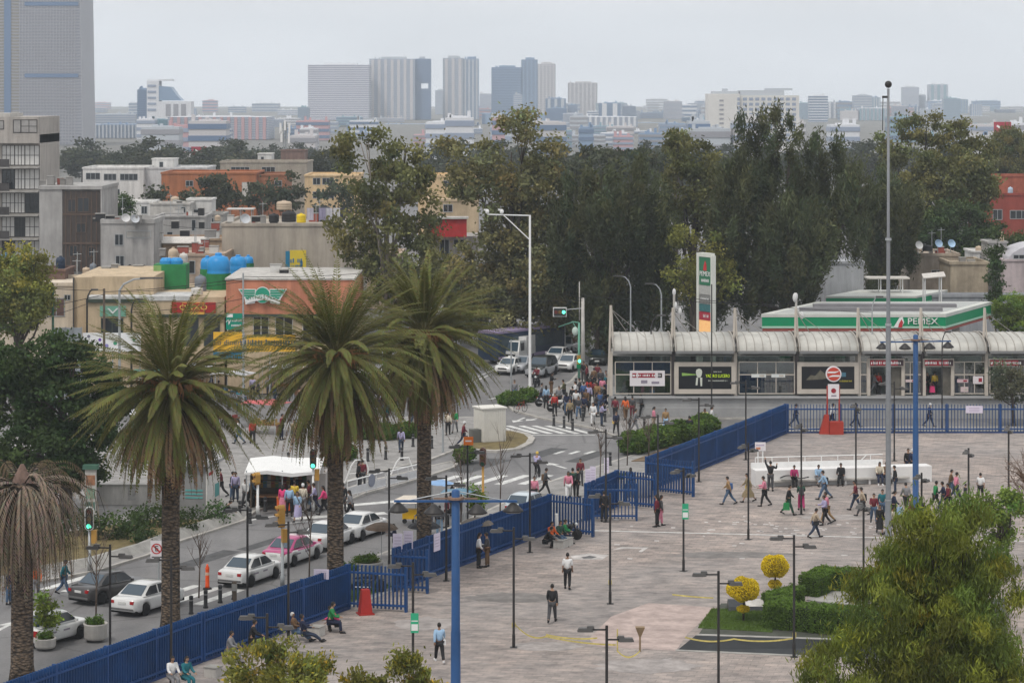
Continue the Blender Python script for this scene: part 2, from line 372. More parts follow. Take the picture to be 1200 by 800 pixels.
for i,(x,y,rx,ry) in enumerate(((640,757,40,5),(350,768,50,5),(500,730,40,7),(600,700,50,6),(1000,606,60,3),(860,650,70,4),(760,780,60,8))):
    blot('stain',x,y,rx,ry,STAIN if i % 2 else M('washed_paving',(.33,.30,.285),.9,.25,1),.004+.0005*i,i)
PATCH = M('asphalt_patch',(.085,.085,.087),.9,.2,2)
for i,(x,y,L_,w_) in enumerate(((240,655,6,1.2),(330,630,9,.9),(560,545,7,2.2),(640,530,5,1.4),(150,700,5,1),(690,535,6,1.2))):
    mark('asphalt_patch_marking',[strip(R(x,y),(.46,1),L_,w_)],PATCH)
# white speckles of litter-pale mortar across the plaza: countless, one sheet
b = MB();r_ = random.Random(3)
for i in range(80):
    x,y = r_.uniform(720,1120),r_.uniform(600,660)
    if i < 40: x,y = r_.uniform(820,1060),r_.uniform(608,626)
    c = G(x,y);s = r_.uniform(.05,.2)
    b.poly([(c.x-s,c.y-.16,.0042),(c.x+s*.8,c.y-.2,.0042),(c.x+s,c.y+.12,.0042),(c.x-s*.7,c.y+.2,.0042)])
struct(b.build('paving_flecks',PALE),'stuff')
# ------------------------------------------------------------ foliage
def fast_mesh(name,V,nq,mats,tint=None,smooth=False,mi=None):
    """V: (nq*4,3) array of quads"""
    me = bpy.data.meshes.new(name);nv = nq*4
    me.vertices.add(nv);me.vertices.foreach_set('co',np.ascontiguousarray(V,dtype=np.float32).ravel())
    me.loops.add(nv);me.loops.foreach_set('vertex_index',np.arange(nv,dtype=np.int32))
    me.polygons.add(nq);me.polygons.foreach_set('loop_start',np.arange(0,nv,4,dtype=np.int32));me.polygons.foreach_set('loop_total',np.full(nq,4,dtype=np.int32))
    for m in (mats if isinstance(mats,(list,tuple)) else [mats]): me.materials.append(m)
    if mi is not None: me.polygons.foreach_set('material_index',mi.astype(np.int32))
    me.update();me.validate()
    if tint is not None:
        a = me.color_attributes.new('tint','FLOAT_COLOR','POINT')
        t = np.ones((nv,4),dtype=np.float32);t[:,:3] = np.repeat(tint,4,axis=0);a.data.foreach_set('color',t.ravel())
    return me
def leafmat(name,c,rough=.7):
    m = M(name,c,rough,.25,.7,tint=True,spec=.25)
    n = m.node_tree;b = n.nodes['Principled BSDF'];o = n.nodes['Material Output']
    if not any(k.type == 'BSDF_TRANSLUCENT' for k in n.nodes):
        t = n.nodes.new('ShaderNodeBsdfTranslucent');t.inputs[0].default_value = (c[0]*1.3,c[1]*1.3,c[2]*.8,1);x = n.nodes.new('ShaderNodeMixShader');x.inputs[0].default_value = .25
        n.links.new(b.outputs[0],x.inputs[1]);n.links.new(t.outputs[0],x.inputs[2]);n.links.new(x.outputs[0],o.inputs[0])
    return m
LEAF = {
 'olive': leafmat('olive_leaves',(.135,.138,.050)),'brownolive': leafmat('brown_olive_leaves',(.175,.168,.072)),
 'casuarina': leafmat('dark_needles',(.072,.083,.036)),'ficus': leafmat('dark_green_leaves',(.044,.076,.022)),
 'mid': leafmat('mid_green_leaves',(.060,.092,.030)),'yellow': leafmat('yellow_green_leaves',(.20,.20,.045)),
 'pepper': leafmat('long_pale_leaves',(.128,.162,.026)),'bush': leafmat('bush_leaves',(.17,.18,.04)),'lime': leafmat('lime_leaves',(.15,.22,.035)),
 'far': leafmat('far_leaves',(.058,.068,.038)),'light': leafmat('light_green_leaves',(.17,.19,.05)),'topiary': leafmat('golden_leaves',(.72,.55,.02)),
 'hedge': leafmat('hedge_leaves',(.085,.145,.022)),'grey': leafmat('grey_green_leaves',(.085,.09,.055))}
def basis(d,g):
    d = d/np.maximum(np.linalg.norm(d,axis=1,keepdims=True),1e-6)
    r = g.normal(size=d.shape);s = np.cross(d,r);s /= np.maximum(np.linalg.norm(s,axis=1,keepdims=True),1e-6)
    return d,s
KIND = {  # leaf length, width, per-cluster count, cluster size, droop/up bias, gap
 'olive': dict(L=.46,W=.26,n=130,cs=1.15,bias=-.5,sq=.75),'brownolive': dict(L=.46,W=.27,n=130,cs=1.2,bias=-.2,sq=.75),
 'casuarina': dict(L=.6,W=.15,n=170,cs=1.25,bias=.7,sq=1.35),'ficus': dict(L=.3,W=.19,n=150,cs=.8,bias=.1,sq=.65),
 'mid': dict(L=.36,W=.22,n=120,cs=1.0,bias=0,sq=.7),'yellow': dict(L=.38,W=.2,n=80,cs=1.0,bias=-.2,sq=.8),
 'pepper': dict(L=.26,W=.045,n=300,cs=.62,bias=-1.0,sq=.8),'bush': dict(L=.2,W=.085,n=130,cs=.4,bias=.5,sq=.9),'lime': dict(L=.18,W=.12,n=150,cs=.5,bias=0,sq=.8),
 'far': dict(L=.8,W=.5,n=60,cs=1.6,bias=0,sq=.7),'light': dict(L=.34,W=.18,n=120,cs=.9,bias=-.2,sq=.75),
 'topiary': dict(L=.09,W=.06,n=100,cs=.16,bias=0,sq=1),'hedge': dict(L=.1,W=.07,n=100,cs=.2,bias=.2,sq=1),'grey': dict(L=.3,W=.14,n=120,cs=.8,bias=0,sq=.7)}
GD = dict(olive=1.35,brownolive=1.6,casuarina=2.1,far=1.7,pepper=1.5,yellow=1.6,mid=1.6)
def crown_mesh(lobes,kind,seed,dens=1.0,lsc=1.0):
    """lobes: (x,y,z,rx,ry,rz) local metres -> one mesh of leaves in clusters spread through every lobe's volume"""
    g = np.random.default_rng(seed);k = KIND[kind];Vs = [];Ts = []
    for (x,y,z,rx,ry,rz) in lobes:
        vol = rx*ry*rz*4.19;nc = max(4,int(dens*GD.get(kind,1.15)*vol/(k['cs']**3*2.2)))
        u = g.normal(size=(nc,3));u /= np.linalg.norm(u,axis=1,keepdims=True);u *= (g.uniform(.2,1,size=(nc,1)))**.3*g.uniform(.9,1.12,size=(nc,1))
        cc = np.array([x,y,z])+u*np.array([rx,ry,rz]);n = k['n']
        size = k['cs']*g.uniform(.55,1.15,size=(nc,1,1))
        p = g.normal(size=(nc,n,3))*.5;p[...,2] *= k['sq'];p *= size
        if kind == 'casuarina':                       # plumes lean outwards as they rise
            lean = u[:,None,:]*np.array([1,1,0])*.35;p = p+lean*p[...,2:3]
            p[...,:2] *= .62
        q = (cc[:,None,:]+p).reshape(-1,3)
        d = g.normal(size=q.shape);d[:,2] += k['bias']*2.0
        if kind in ('casuarina','bush'): d += np.repeat(u,n,axis=0)*1.2
        d,s = basis(d,g)
        ln = k['L']*lsc*g.uniform(.6,1.25,size=(len(q),1));wd = k['W']*lsc*g.uniform(.7,1.2,size=(len(q),1))
        a = q-d*ln/2;b_ = q+d*ln/2;md = q+s*wd/2;mn = q-s*wd/2
        Vs.append(np.stack([a,mn,b_,md],axis=1).reshape(-1,3))
        t = g.normal(1,.30,size=(nc,1,1))*np.ones((nc,n,1));t = t*g.normal(1,.16,size=(nc,n,1))
        hue = g.normal(0,.11,size=(nc,1,1));T = np.concatenate([t*(1+hue),t,t*(1-hue*.6)],axis=2).clip(.35,2.0)
        if kind in ('bush','light','pepper'):       # some sprays turn yellow
            ysel = (g.random((nc,1,1)) < .22);T = np.where(ysel,T*np.array([1.7,1.35,.9]),T)
        if kind == 'bush':
            ysel = (g.random((nc,n,1)) < .12);T = np.where(ysel,T*np.array([2.0,1.5,.6]),T)
        Ts.append(T.reshape(-1,3))
    V = np.concatenate(Vs);T = np.concatenate(Ts)
    return fast_mesh('crown',V,len(V)//4,LEAF[kind],T)
def trunk_mesh(h,r,lobes,seed,fork=.45,bark=None,nb=9,lean=0):
    r_ = random.Random(seed);b = MB();fz = h*fork
    if lobes: cx = sum(l[0] for l in lobes)/len(lobes)*.5;top = max(l[2] for l in lobes)
    else: cx = 0;top = h
    pts = [(0,0,0),(cx*.15+lean*.3,0,fz*.5),(cx*.4+lean,0,fz),(cx+lean,0,(fz+top)/2),(cx+lean,0,top*.9)]
    b.tube([(0,0,-.2),(0,0,.15)],[r*1.6,r*1.05],8);b.tube(pts,[r,r*.85,r*.72,r*.42,r*.12],8)
    ls = sorted(lobes,key=lambda l: -l[3])[:nb]
    for l in ls:
        t = r_.uniform(.5,1);s = Vector(pts[2])*(1-t*.3)+Vector(pts[1])*(t*.3);e_ = Vector(l[:3])
        if e_.z < s.z: s = Vector(pts[1])
        m_ = (s+e_)/2+Vector((r_.uniform(-.4,.4),r_.uniform(-.4,.4),-(e_-s).length*.08))
        b.tube([s,m_,e_],[r*.42,r*.28,r*.07],6)
        for k in range(3):
            d = Vector((r_.uniform(-1,1)*l[3],r_.uniform(-1,1)*l[4],r_.uniform(-.5,1)*l[5]))*.8
            b.tube([m_.lerp(e_,.6),e_+d*.5,e_+d],[r*.14,r*.08,r*.03],5)
    return b.mesh('trunk',bark or WOOD,True)
PALEBARK = M('pale_bark',(.22,.19,.16),.95,.3,5,bump=.4)
def tree(name,label,kind,base,lobes_px,seed,r=.35,dens=1.0,group=None,bark=None,yd=.9,fork=.4,lsc=1.0,cat='tree'):
    """base: photo pixel where the trunk meets the ground; lobes_px: (px,py,rx,ry) clumps of the crown at the tree's own distance"""
    B = G(*base);Y = B.y;s = Y/F;g = random.Random(seed);L = []
    for (px,py,rx,ry) in lobes_px:
        p = P(px,py,Y);rr = rx*s
        L.append((p.x-B.x,g.uniform(-1,1)*yd*max(rr,1.0),p.z,rr,max(rr,ry*s)*g.uniform(.8,1.05),ry*s))
    t = thing(name,label,cat,B,0,group)
    top = max(l[2] for l in L)
    link('trunk',trunk_mesh(top,r,L,seed,fork,bark),t);link('crown',crown_mesh(L,kind,seed,dens,lsc),t)
    return t
mg = 'big trees along the avenue'
tree('eucalyptus_tree','airy eucalyptus with hanging sprays in front of the tan blank wall','olive',(455,442),[(430,168,32,15),(475,178,18,13),(402,186,13,9),(460,215,48,27),(440,250,33,28),(490,255,26,34),(420,292,22,33),(455,310,36,34),(500,300,22,28),(470,345,36,28),(403,262,12,24)],1,.42,.62,mg,PALEBARK)
tree('broad_tree','wide brown olive tree with thin upper branches behind the white camera pole','brownolive',(600,416),[(533,172,19,11),(612,152,30,18),(572,180,22,11),(640,172,14,12),(560,215,38,22),(620,215,44,28),(598,258,38,35),(640,265,40,35),(560,310,33,35),(600,330,48,35),(650,320,40,40),(536,322,14,18),(600,372,42,22),(660,370,30,20)],2,.5,.72,mg)
tree('dark_pine_tree','dark feathery tree rising behind the end of the bus shelter','casuarina',(715,422),[(700,208,20,18),(740,212,20,22),(680,240,28,30),(720,256,42,36),(760,255,30,45),(690,300,38,45),(740,320,45,50),(700,360,38,30),(770,330,28,45),(660,290,20,40)],3,.45,.8,mg)
tree('broad_tree','pale olive tree behind the tall fuel price sign','olive',(812,405),[(820,188,26,16),(800,215,30,25),(838,232,28,30),(798,262,30,28),(845,270,20,24),(793,168,8,14)],4,.4,.8,mg)
tree('yellowing_tree','small yellow green tree just above the shelter roof','yellow',(812,428),[(803,276,20,15),(842,295,20,20),(822,330,30,25),(797,322,14,20),(850,330,14,24)],5,.25,.8,mg)
tree('dark_pine_tree','largest dark feathery tree with pointed tips behind the petrol canopy','casuarina',(930,424),[(870,164,6,24),(884,172,6,20),(899,152,6,24),(912,150,6,24),(928,160,7,26),(952,178,7,22),(966,186,6,20),(982,182,6,20),(866,226,26,34),(918,226,40,38),(970,236,34,32),(880,270,35,45),(930,285,45,50),(966,275,26,40),(1000,245,24,34),(870,332,32,38),(925,345,38,30),(846,265,16,36),(1006,285,18,18),(842,320,14,30),(860,195,14,18),(995,215,16,20),(850,210,10,22)],6,.55,.8,mg)
tree('eucalyptus_tree','tall rounded eucalyptus beside the top of the flagpole','olive',(1090,370),[(1040,166,13,13),(1085,152,32,15),(1120,165,28,20),(1060,200,33,28),(1110,205,44,35),(1075,245,45,30),(1138,222,28,34),(1148,180,14,16),(1020,250,20,25)],7,.5,.75,mg)
tree('ficus_tree','rounded mid green tree below the red brick building','mid',(1110,375),[(1080,268,28,20),(1120,262,35,25),(1160,278,30,18),(1058,280,20,18),(1192,285,18,16),(1120,292,50,14)],8,.4,.9,mg)
tree('broad_tree','olive tree behind the red brick building','olive',(1185,297),[(1186,182,24,34),(1168,212,22,30),(1196,240,22,26),(1156,235,14,30)],9,.4,.8,mg)
tree('dark_pine_tree','dark tree between the flagpole and the petrol canopy roof','casuarina',(1035,394),[(1035,232,24,30),(1042,282,30,35),(1034,320,20,28),(1070,290,20,20),(1014,268,20,32),(1052,250,24,34)],10,.35,.8,mg)
tree('scrubby_tree','thin dark shrub tree against the grey side wall','casuarina',(1000,400),[(985,335,14,16),(1010,330,14,22),(1000,352,22,10)],77,.15,.6,mg,lsc=.7)
tg = 'trees behind the first row'
for i,(lb,kd,base,L) in enumerate((
  ('olive tree filling the gap behind the dark feathery tree','far',(700,320),[(690,196,40,22),(735,190,25,18),(655,205,25,20)]),
  ('dark tree crown behind the pale olive tree','far',(790,315),[(770,196,26,18),(800,190,22,18),(835,196,26,18)]),
  ('slim sprig of a tree poking up before the bluish offices','olive',(793,330),[(795,158,9,10),(790,172,12,10),(797,185,8,14)]),
  ('bushy tree behind the white camera pole','casuarina',(640,385),[(610,340,30,30),(560,350,30,25),(660,345,25,35)]),
  ('dark low tree near the stopped traffic','casuarina',(700,425),[(690,380,18,25),(712,390,14,25),(700,350,20,20)]),
  ('low green bush tree behind the camera pole signal','mid',(662,412),[(668,372,10,18),(662,388,10,12)]),
  ('green bush tree behind the shelter masts','mid',(760,420),[(748,368,16,16),(775,380,16,12),(730,380,10,14)]),
  ('dusky tree between the dark feathery trees','casuarina',(830,400),[(840,330,20,40),(860,300,18,30),(820,365,20,20)]),
  ('grey green shrubs behind the beige rooftop houses','mid',(1060,375),[(1050,300,20,16),(1035,330,16,14)]),
  ('tree beside the red shop awning','olive',(525,405),[(520,320,26,30),(548,340,24,30),(530,375,30,20)]))):
    tree('background_tree',lb,kd,base,L,30+i,.3,.8,tg)
# left side
tree('round_tree','bright green round tree behind the grey concrete house','ficus',(138,350),[(138,240,17,14),(130,252,18,14),(150,250,12,12)],50,.25,.9,'trees among the houses')
for i,(lb,kd,base,L) in enumerate((
  ('greyish tree in front of the orange brick flats','far',(248,300),[(252,222,20,18),(240,235,26,14),(268,235,16,14)]),
  ('dark tree between orange flats and yellow flats','far',(306,302),[(306,226,18,14),(300,240,16,10)]),
  ('pale tree touching the yellow flats','far',(340,300),[(338,222,18,16),(345,238,18,12),(325,238,14,10)]),
  ('small tree in front of the long white building','far',(180,300),[(176,236,10,10),(183,228,6,8)]),
  ('dark tree over the yellow flats roof','far',(378,260),[(380,190,20,12),(365,196,14,8),(398,196,14,10)]),
  ('grey green tree screening the yellow flats','far',(395,305),[(385,238,14,14),(400,225,12,16),(408,245,14,12)]))):
    tree('garden_tree',lb,kd,base,L,60+i,.3,.9,'trees among the houses')
tree('light_tree','light green street tree before the shuttered cream shop','light',(18,478),[(8,335,33,33),(40,345,20,26),(18,306,20,16),(50,318,12,16),(14,372,32,18),(52,362,9,10),(42,300,14,10),(22,350,40,30)],70,.3,1.5,None)
tree('spreading_ficus','dense dark green spreading tree over the verge','ficus',(78,606),[(40,425,40,28),(92,425,36,26),(18,470,40,40),(75,470,45,40),(118,458,24,36),(50,525,48,30),(105,512,28,32),(-20,440,30,40),(0,535,30,25),(128,490,18,28),(65,405,30,14),(30,560,50,26),(80,555,40,20),(140,470,14,22)],71,.45,1.0,None,fork=.32)
tree('street_tree','greyish small tree in front of the shelter ticket doors','grey',(1188,498),[(1180,438,20,18),(1196,455,18,20),(1174,460,16,12)],72,.16,1.0,None)
tree('clipped_tree','bright lime tree with ivy trunk at the plaza edge','lime',(1170,672),[(1162,590,18,18),(1178,598,20,22),(1166,620,22,20),(1185,580,10,10),(1170,655,10,26)],73,.2,.85,None)
tree('drooping_tree','large tree with long drooping narrow leaves above the planter','pepper',(1110,1050),[(1090,700,70,60),(1130,740,50,56),(1092,618,40,26),(1140,640,42,38),(1062,662,40,30),(1110,690,58,42),(1160,690,32,44),(1030,722,40,32),(1000,768,48,34),(1090,765,68,48),(1150,780,50,40),(952,792,24,14),(1060,610,16,14),(1010,690,14,14),(1130,600,18,16)],74,.2,1.0,None)
tree('garden_bush','wider leafy yellow green bush beside the blue fence','bush',(330,1000),[(300,778,32,20),(345,788,38,20),(328,760,20,10),(372,778,16,16),(275,792,16,12)],75,.06,.8,'bushes at the building foot',cat='bush')
tree('garden_bush','narrow yellow tipped bush before the blue mast','bush',(478,1000),[(480,786,22,18),(474,768,14,12),(420,799,16,8),(502,792,10,10),(440,797,14,6)],76,.05,.8,'bushes at the building foot',cat='bush')
# far row of trees below the skyline
proto = None;r_ = random.Random(5)
ft = [(x,172+r_.uniform(-6,12),720+r_.uniform(-90,160)) for x in range(46,400,17)]+[(x,178+r_.uniform(-10,12),640+r_.uniform(-60,200)) for x in range(520,1215,24)]
base_tree = None
for i,(x,y,Y) in enumerate(ft):
    top = WZ(y,Y)
    if base_tree is None:
        L = [(0,0,7.4,3.2,3.2,2.6),(-2.6,.6,5.8,2.8,2.8,2.2),(2.8,-.5,5.6,2.9,2.9,2.2),(.6,0,4.2,4.2,3.6,2)]
        base_tree = thing('distant_tree','hazy tree in the row below the far towers','tree',(0,0,0),0,'hazy trees below the far towers')
        link('trunk',trunk_mesh(10,.3,L,5),base_tree);link('crown',crown_mesh(L,'far',5,1.1),base_tree);t = base_tree
    else: t = dup(base_tree)
    t.location = (WX(x,Y),Y,0);t.scale = (top/10*r_.uniform(1.0,1.5),)*2+(top/10,);t.rotation_euler.z = r_.uniform(0,6)
# bare saplings by the street
def sapling(px,py,top,label,seed,leafy=False):
    B = G(px,py,.03);s = B.y/F;h = (py-top)*s;r_ = random.Random(seed);t = thing('sapling',label,'young tree',B,0,'saplings along the footway');b = MB()
    b.tube([(0,0,0),(.05,0,h*.4),(r_.uniform(-.15,.15),0,h*.75)],[.045,.035,.025],6)
    for k in range(13):
        z = h*r_.uniform(.3,.7);a = r_.uniform(0,6.3);L_ = h*r_.uniform(.18,.4);d = Vector((math.cos(a)*.5,math.sin(a)*.5,.9)).normalized()
        p0 = Vector((.05,0,z));p1 = p0+d*L_;b.tube([p0,p0.lerp(p1,.5)+Vector((0,0,-.05)),p1],[.02,.014,.006],5)
        for q in range(2):
            a2 = r_.uniform(0,6.3);b.tube([p0.lerp(p1,.6),p0.lerp(p1,.6)+Vector((math.cos(a2)*.3,math.sin(a2)*.3,.5))*L_*.8],[.009,.004],4)
    b.build('trunk',M('sapling_bark',(.13,.095,.075),.9,.2,5),t,True)
    if leafy: link('crown',crown_mesh([(0,0,h*.7,.35,.35,h*.25),(.1,.1,h*.45,.3,.3,h*.12)],'lime',seed,1.4),t)
    return t
for a in ((703,566,488,'bare thin sapling near the open gates',1),(362,690,570,'bare sapling beside the second parked taxi',2),(735,545,470,'bare sapling at the end of the clipped hedge',3),(540,612,505,'bare sapling behind the orange street sign',4),(586,600,495,'bare tall sapling near the zebra crossing',5),(233,700,610,'bare thin stick sapling behind the parked white taxi',6),(760,540,470,'bare forked sapling in the hedge strip',7)): sapling(*a)
sapling(53,756,690,'leafy young tree in a round concrete planter',8,True);sapling(556,610,566,'leafy green young tree behind the blue fence',9,True)
sapling(112,742,600,'bare young tree in the second round planter',10)
t = tree('cypress_tree','slim dark cypress against the grey wall','ficus',(1167,420),[(1167,285,3,14),(1167,305,5,14),(1167,325,6,14),(1166,345,6,12)],80,.12,2.2,None)
tree('clipped_hedge_tree','dense green hedge tree beside the petrol canopy','lime',(1190,430),[(1185,358,20,12),(1195,372,20,18),(1172,372,10,14)],81,.2,1.0,None)
# dry shrub tree at the plaza edge
B = G(1204,640);t = thing('dry_tree','leafless brown twiggy tree at the plaza edge','tree',B);b = MB();r_ = random.Random(9)
b.tube([(0,0,0),(-.1,0,2),(0,0,3.6)],[.1,.08,.05],6)
for k in range(60):
    z = r_.uniform(1.5,5);a = r_.uniform(0,6.3);p0 = Vector((0,0,min(z,3.6)));p1 = p0+Vector((math.cos(a)*1.3,math.sin(a)*1.3,r_.uniform(.2,2.4)));b.tube([p0,p0.lerp(p1,.5)+Vector((0,0,.2)),p1],[.03,.02,.006],4)
    for q in range(6): p2 = p0.lerp(p1,r_.uniform(.4,1));b.tube([p2,p2+Vector((r_.uniform(-.5,.5),r_.uniform(-.5,.5),r_.uniform(-.2,.6)))],[.012,.004],3)
b.build('trunk',M('dry_twigs',(.14,.085,.055),.9,.25,3),t)

# ------------------------------------------------------------ palms
FROND = leafmat('palm_fronds',(.118,.122,.032));FRONDY = leafmat('pale_fronds',(.135,.135,.03));DRYF = leafmat('dry_fronds',(.24,.16,.09));DEADF = leafmat('dead_fronds',(.25,.195,.15))
def trunkmat():
    m,n,b = nodes_mat('palm_trunk');tc = n.nodes.new('ShaderNodeTexCoord');pos = tc.outputs['Object']
    br = n.nodes.new('ShaderNodeTexVoronoi');br.inputs['Scale'].default_value = 1;mp = n.nodes.new('ShaderNodeMapping');mp.inputs['Scale'].default_value = (5,5,9);n.links.new(pos,mp.inputs[0]);n.links.new(mp.outputs[0],br.inputs['Vector'])
    c = cramp(n,br.outputs['Distance'],[(.0,(.20,.145,.10)),(.45,(.105,.075,.052)),(.8,(.03,.023,.018))]);n.links.new(c,b.inputs['Base Color'])
    bp = n.nodes.new('ShaderNodeBump');bp.inputs['Strength'].default_value = 1;bp.inputs['Distance'].default_value = .12;bp.invert = True;n.links.new(br.outputs['Distance'],bp.inputs['Height']);n.links.new(bp.outputs[0],b.inputs['Normal'])
    b.inputs['Roughness'].default_value = .95;return m
PTRUNK = trunkmat()
def fronds(n,el0,el1,length,droop,seed,mat,leaf=.5,name='fronds',width=.05,az=None,lift=0,curl=1.0):
    """n feathered fronds leaving the crown at elevations el0..el1 degrees, each a rib with two ranks of leaflets"""
    g = np.random.default_rng(seed);Q = [];T = [];b = MB()
    for i in range(n):
        a = 2*math.pi*((i*.618034) % 1)+g.normal(0,.12);el = rad(el0+(el1-el0)*g.random());L_ = length*g.uniform(.85,1.08);dr = droop*g.uniform(.8,1.25)
        h = np.array([math.cos(a),math.sin(a),0]);K = 34;pts = [];p = np.array([h[0]*.22,h[1]*.22,lift]);e_ = el
        for k in range(K+1):
            pts.append(p.copy());t = k/K;e2 = e_-dr*(t**1.6)*1.25
            e2 = max(e2,rad(-88));p = p+(h*math.cos(e2)+np.array([0,0,1])*math.sin(e2))*L_/K
        pts = np.array(pts);side = np.array([-h[1],h[0],0]);tw = g.normal(0,.35);tn = g.normal(1,.14)
        b.tube([pts[0],pts[K//3],pts[2*K//3],pts[K]],[.035,.024,.014,.005],4)
        for k in range(4,K):
            d = pts[k+1]-pts[k];d /= np.linalg.norm(d);nrm = np.cross(side,d);t = k/K
            ll = leaf*(math.sin(math.pi*min(1,.16+t*.9))**.6+.15)*g.uniform(.85,1.1)
            for sg in (-1,1):
                o = side*sg*math.cos(.5)+nrm*(math.sin(.5)+.1*tw*sg);v = d*.85+o*.62;v /= np.linalg.norm(v);v[2] -= .22*curl*t;q = pts[k]+d*g.uniform(-.03,.03)
                wv = np.cross(v,nrm);wv /= np.linalg.norm(wv)+1e-6;tip = q+v*ll
                Q += [q-wv*width*.4,q+v*ll*.5-wv*width*.5+0,tip,q+v*ll*.5+wv*width*.5];T.append([tn*g.uniform(.85,1.15)*x for x in (1+.05*g.normal(),1,1)])
    V = np.array(Q);me = fast_mesh(name,V,len(V)//4,mat,np.array(T))
    return me,b
def palm(px,py,ctop,label,seed,tr=.5,L=4.3,dead=False):
    B = G(px,py,.05);Y = B.y;hz = WZ(ctop,Y)-.05;t = thing('palm_tree',label,'palm',B,0,None if dead else 'date palms along the fence')
    b = MB();prof = [(tr*1.18,0),(tr*.98,.7),(tr*.92,hz*.5),(tr*.95,hz*.8),(tr*1.1,hz*.92),(tr*1.25,hz*.97),(tr*.8,hz+.25)]
    b.lathe(prof,(0,0,0),20);b.build('trunk',PTRUNK,t,True)
    if not dead:
        parts = [('crown',70,20,82,L*.92,.6,FROND,.50,.4),('crown',84,-18,30,L,.62,FROND,.46,.15),('skirt',62,-58,-14,L*.95,.62,FROND,.44,-.1),('dry_skirt',96,-84,-30,L*.9,.6,DRYF,.36,-.25)]
        allV = []
        for j,(nm,n,a0,a1,ln,dr,mt,lf,lift) in enumerate(parts):
            me,rb = fronds(n,a0,a1,ln,dr,seed*10+j,mt,lf,nm,.095,lift=hz+lift)
            rb2 = rb.mesh('rib',M('frond_rib',(.17,.15,.05),.7,.15) if mt is not DRYF else DRYF);
            o = link({'crown': 'upright_fronds' if j == 0 else 'spreading_fronds','skirt': 'drooping_fronds','dry_skirt': 'dry_fronds'}[nm],me,t);r2 = link('rib',rb2,o)
        b = MB();g = random.Random(seed)
        for k in range(34):                       # orange stalks of old fruit
            a = g.uniform(0,6.3);r0 = Vector((math.cos(a),math.sin(a),0));b.tube([r0*.3+Vector((0,0,hz+.1)),r0*1.1+Vector((0,0,hz+.5)),r0*1.7+Vector((0,0,hz+.1))],[.04,.03,.015],4)
            for q in range(10): s_ = r0*g.uniform(.9,1.6)+Vector((g.uniform(-.25,.25),g.uniform(-.25,.25),hz+g.uniform(0,.55)));b.tube([s_,s_+Vector((g.uniform(-.25,.25),g.uniform(-.25,.25),-.5))],[.03,.014],3)
        b.build('fruit_stalks',M('fruit_stalk',(.33,.165,.065),.8,.2),t)
    else:
        me,rb = fronds(95,-60,40,5.2,2.0,seed,DEADF,.34,'dead_fronds',.05,lift=hz+.1,curl=2.5);o = link('dead_fronds',me,t);link('rib',rb.mesh('rib',DEADF),o)
        me,rb = fronds(60,-85,-45,4.6,.6,seed+1,DEADF,.26,'dead_fronds',.04,lift=hz,curl=2.5);o = link('hanging_fronds',me,t);link('rib',rb.mesh('rib',DEADF),o)
        b = MB();b.lathe([(tr*1.1,hz-.2),(tr*.8,hz+.3),(tr*.35,hz+.8),(.08,hz+1.0)],(0,0,0),12);b.build('dead_heart',M('dead_heart',(.15,.10,.08),.95,.3,4),t)
    return t
palm(200,737,455,'date palm in front of the concrete kiosk, single trunk by the black bollards',11,.47,5.6)
palm(393,694,420,'broadest date palm, beside the white parked taxis',12,.45,6.0)
palm(497,656,396,'date palm nearest the zebra crossing, its trunk behind the tall blue mast arm',13,.43,5.4)
palm(26,797,570,'dead palm with grey hanging fronds near the white hatchback',14,.52,4.2,True)
# ------------------------------------------------------------ far towers
def tower(label,x0,x1,top,Y,wall,band=None,floors=None,depth=None,frac=.5,cols=0,colmat=None,roof=None,rz=0,name='tower',z0=0,bandw=.25,crown=None):
    """an office or flats tower with proud glazing bands per floor, optional vertical piers and a roof plant room"""
    w_ = (x1-x0)*Y/F;h = WZ(top,Y)-z0;d = depth or max(12,w_*.7);t = thing(name,label,'tower' if h > 45 else 'building',((WX(x0,Y)+WX(x1,Y))/2,Y,z0),rz)
    b = MB();b.bb(-w_/2,0,0,w_/2,d,h);b.build('wall',wall,t)
    n = floors or max(3,int(h/4));fh = h/n
    if band:
        zs = max(0,H-(205-HY)*Y/F-z0)
        for k in range(n):
            z = fh*(k+.32)
            if z < zs and n > 8: continue
            b = MB();q = bandw;b.bb(-w_/2-q,-q,z,w_/2+q,d+q,z+fh*frac);b.build('window_band',band,t)
    if cols:
        for k in range(cols):
            x = -w_/2+w_*(k+.5)/cols;b = MB();b.bb(x-w_/cols*.22,-.6,0,x+w_/cols*.22,-.05,h*.985);b.build('pier',colmat,t)
    b = MB();pr = roof if roof else [(-.25,.3,.035)]
    for a,c,hh in pr: b.bb(w_*a,d*.2,h,w_*c,d*.7,h+hh*h if hh < 1 else h+hh)
    b.build('plant_room',crown or wall,t)
    for k in range(3): xk = rnd.uniform(-.42,.42)*w_;b = MB();b.bb(xk-.6,d*.3,h,xk+.6,d*.3+1.5,h+rnd.uniform(1,2.6));b.build('roof_equipment',crown or wall,t)
    return t
def cm(n,c,r=.7,v=.05): return M(n,c,r,v,.02)
TG = cm('tower_grey',(.46,.49,.53));TW = cm('tower_white',(.66,.67,.70));TB = cm('tower_beige',(.54,.52,.53));TP = cm('tower_pink',(.50,.32,.34));TBL = cm('tower_blue',(.22,.31,.44),.35);TT = cm('tower_teal',(.24,.36,.42),.35)  # walls paled and blued: part of the distance haze sits in these colours
BD = cm('band_dark',(.14,.20,.31),.3);BM = cm('band_mid',(.29,.34,.44),.3);BT = cm('band_teal',(.15,.28,.34),.25);BB = cm('band_blue',(.13,.20,.33),.25);BG = cm('band_grey',(.30,.30,.33),.4)  # glazing tinted bluer, haze mixed into the colour here too
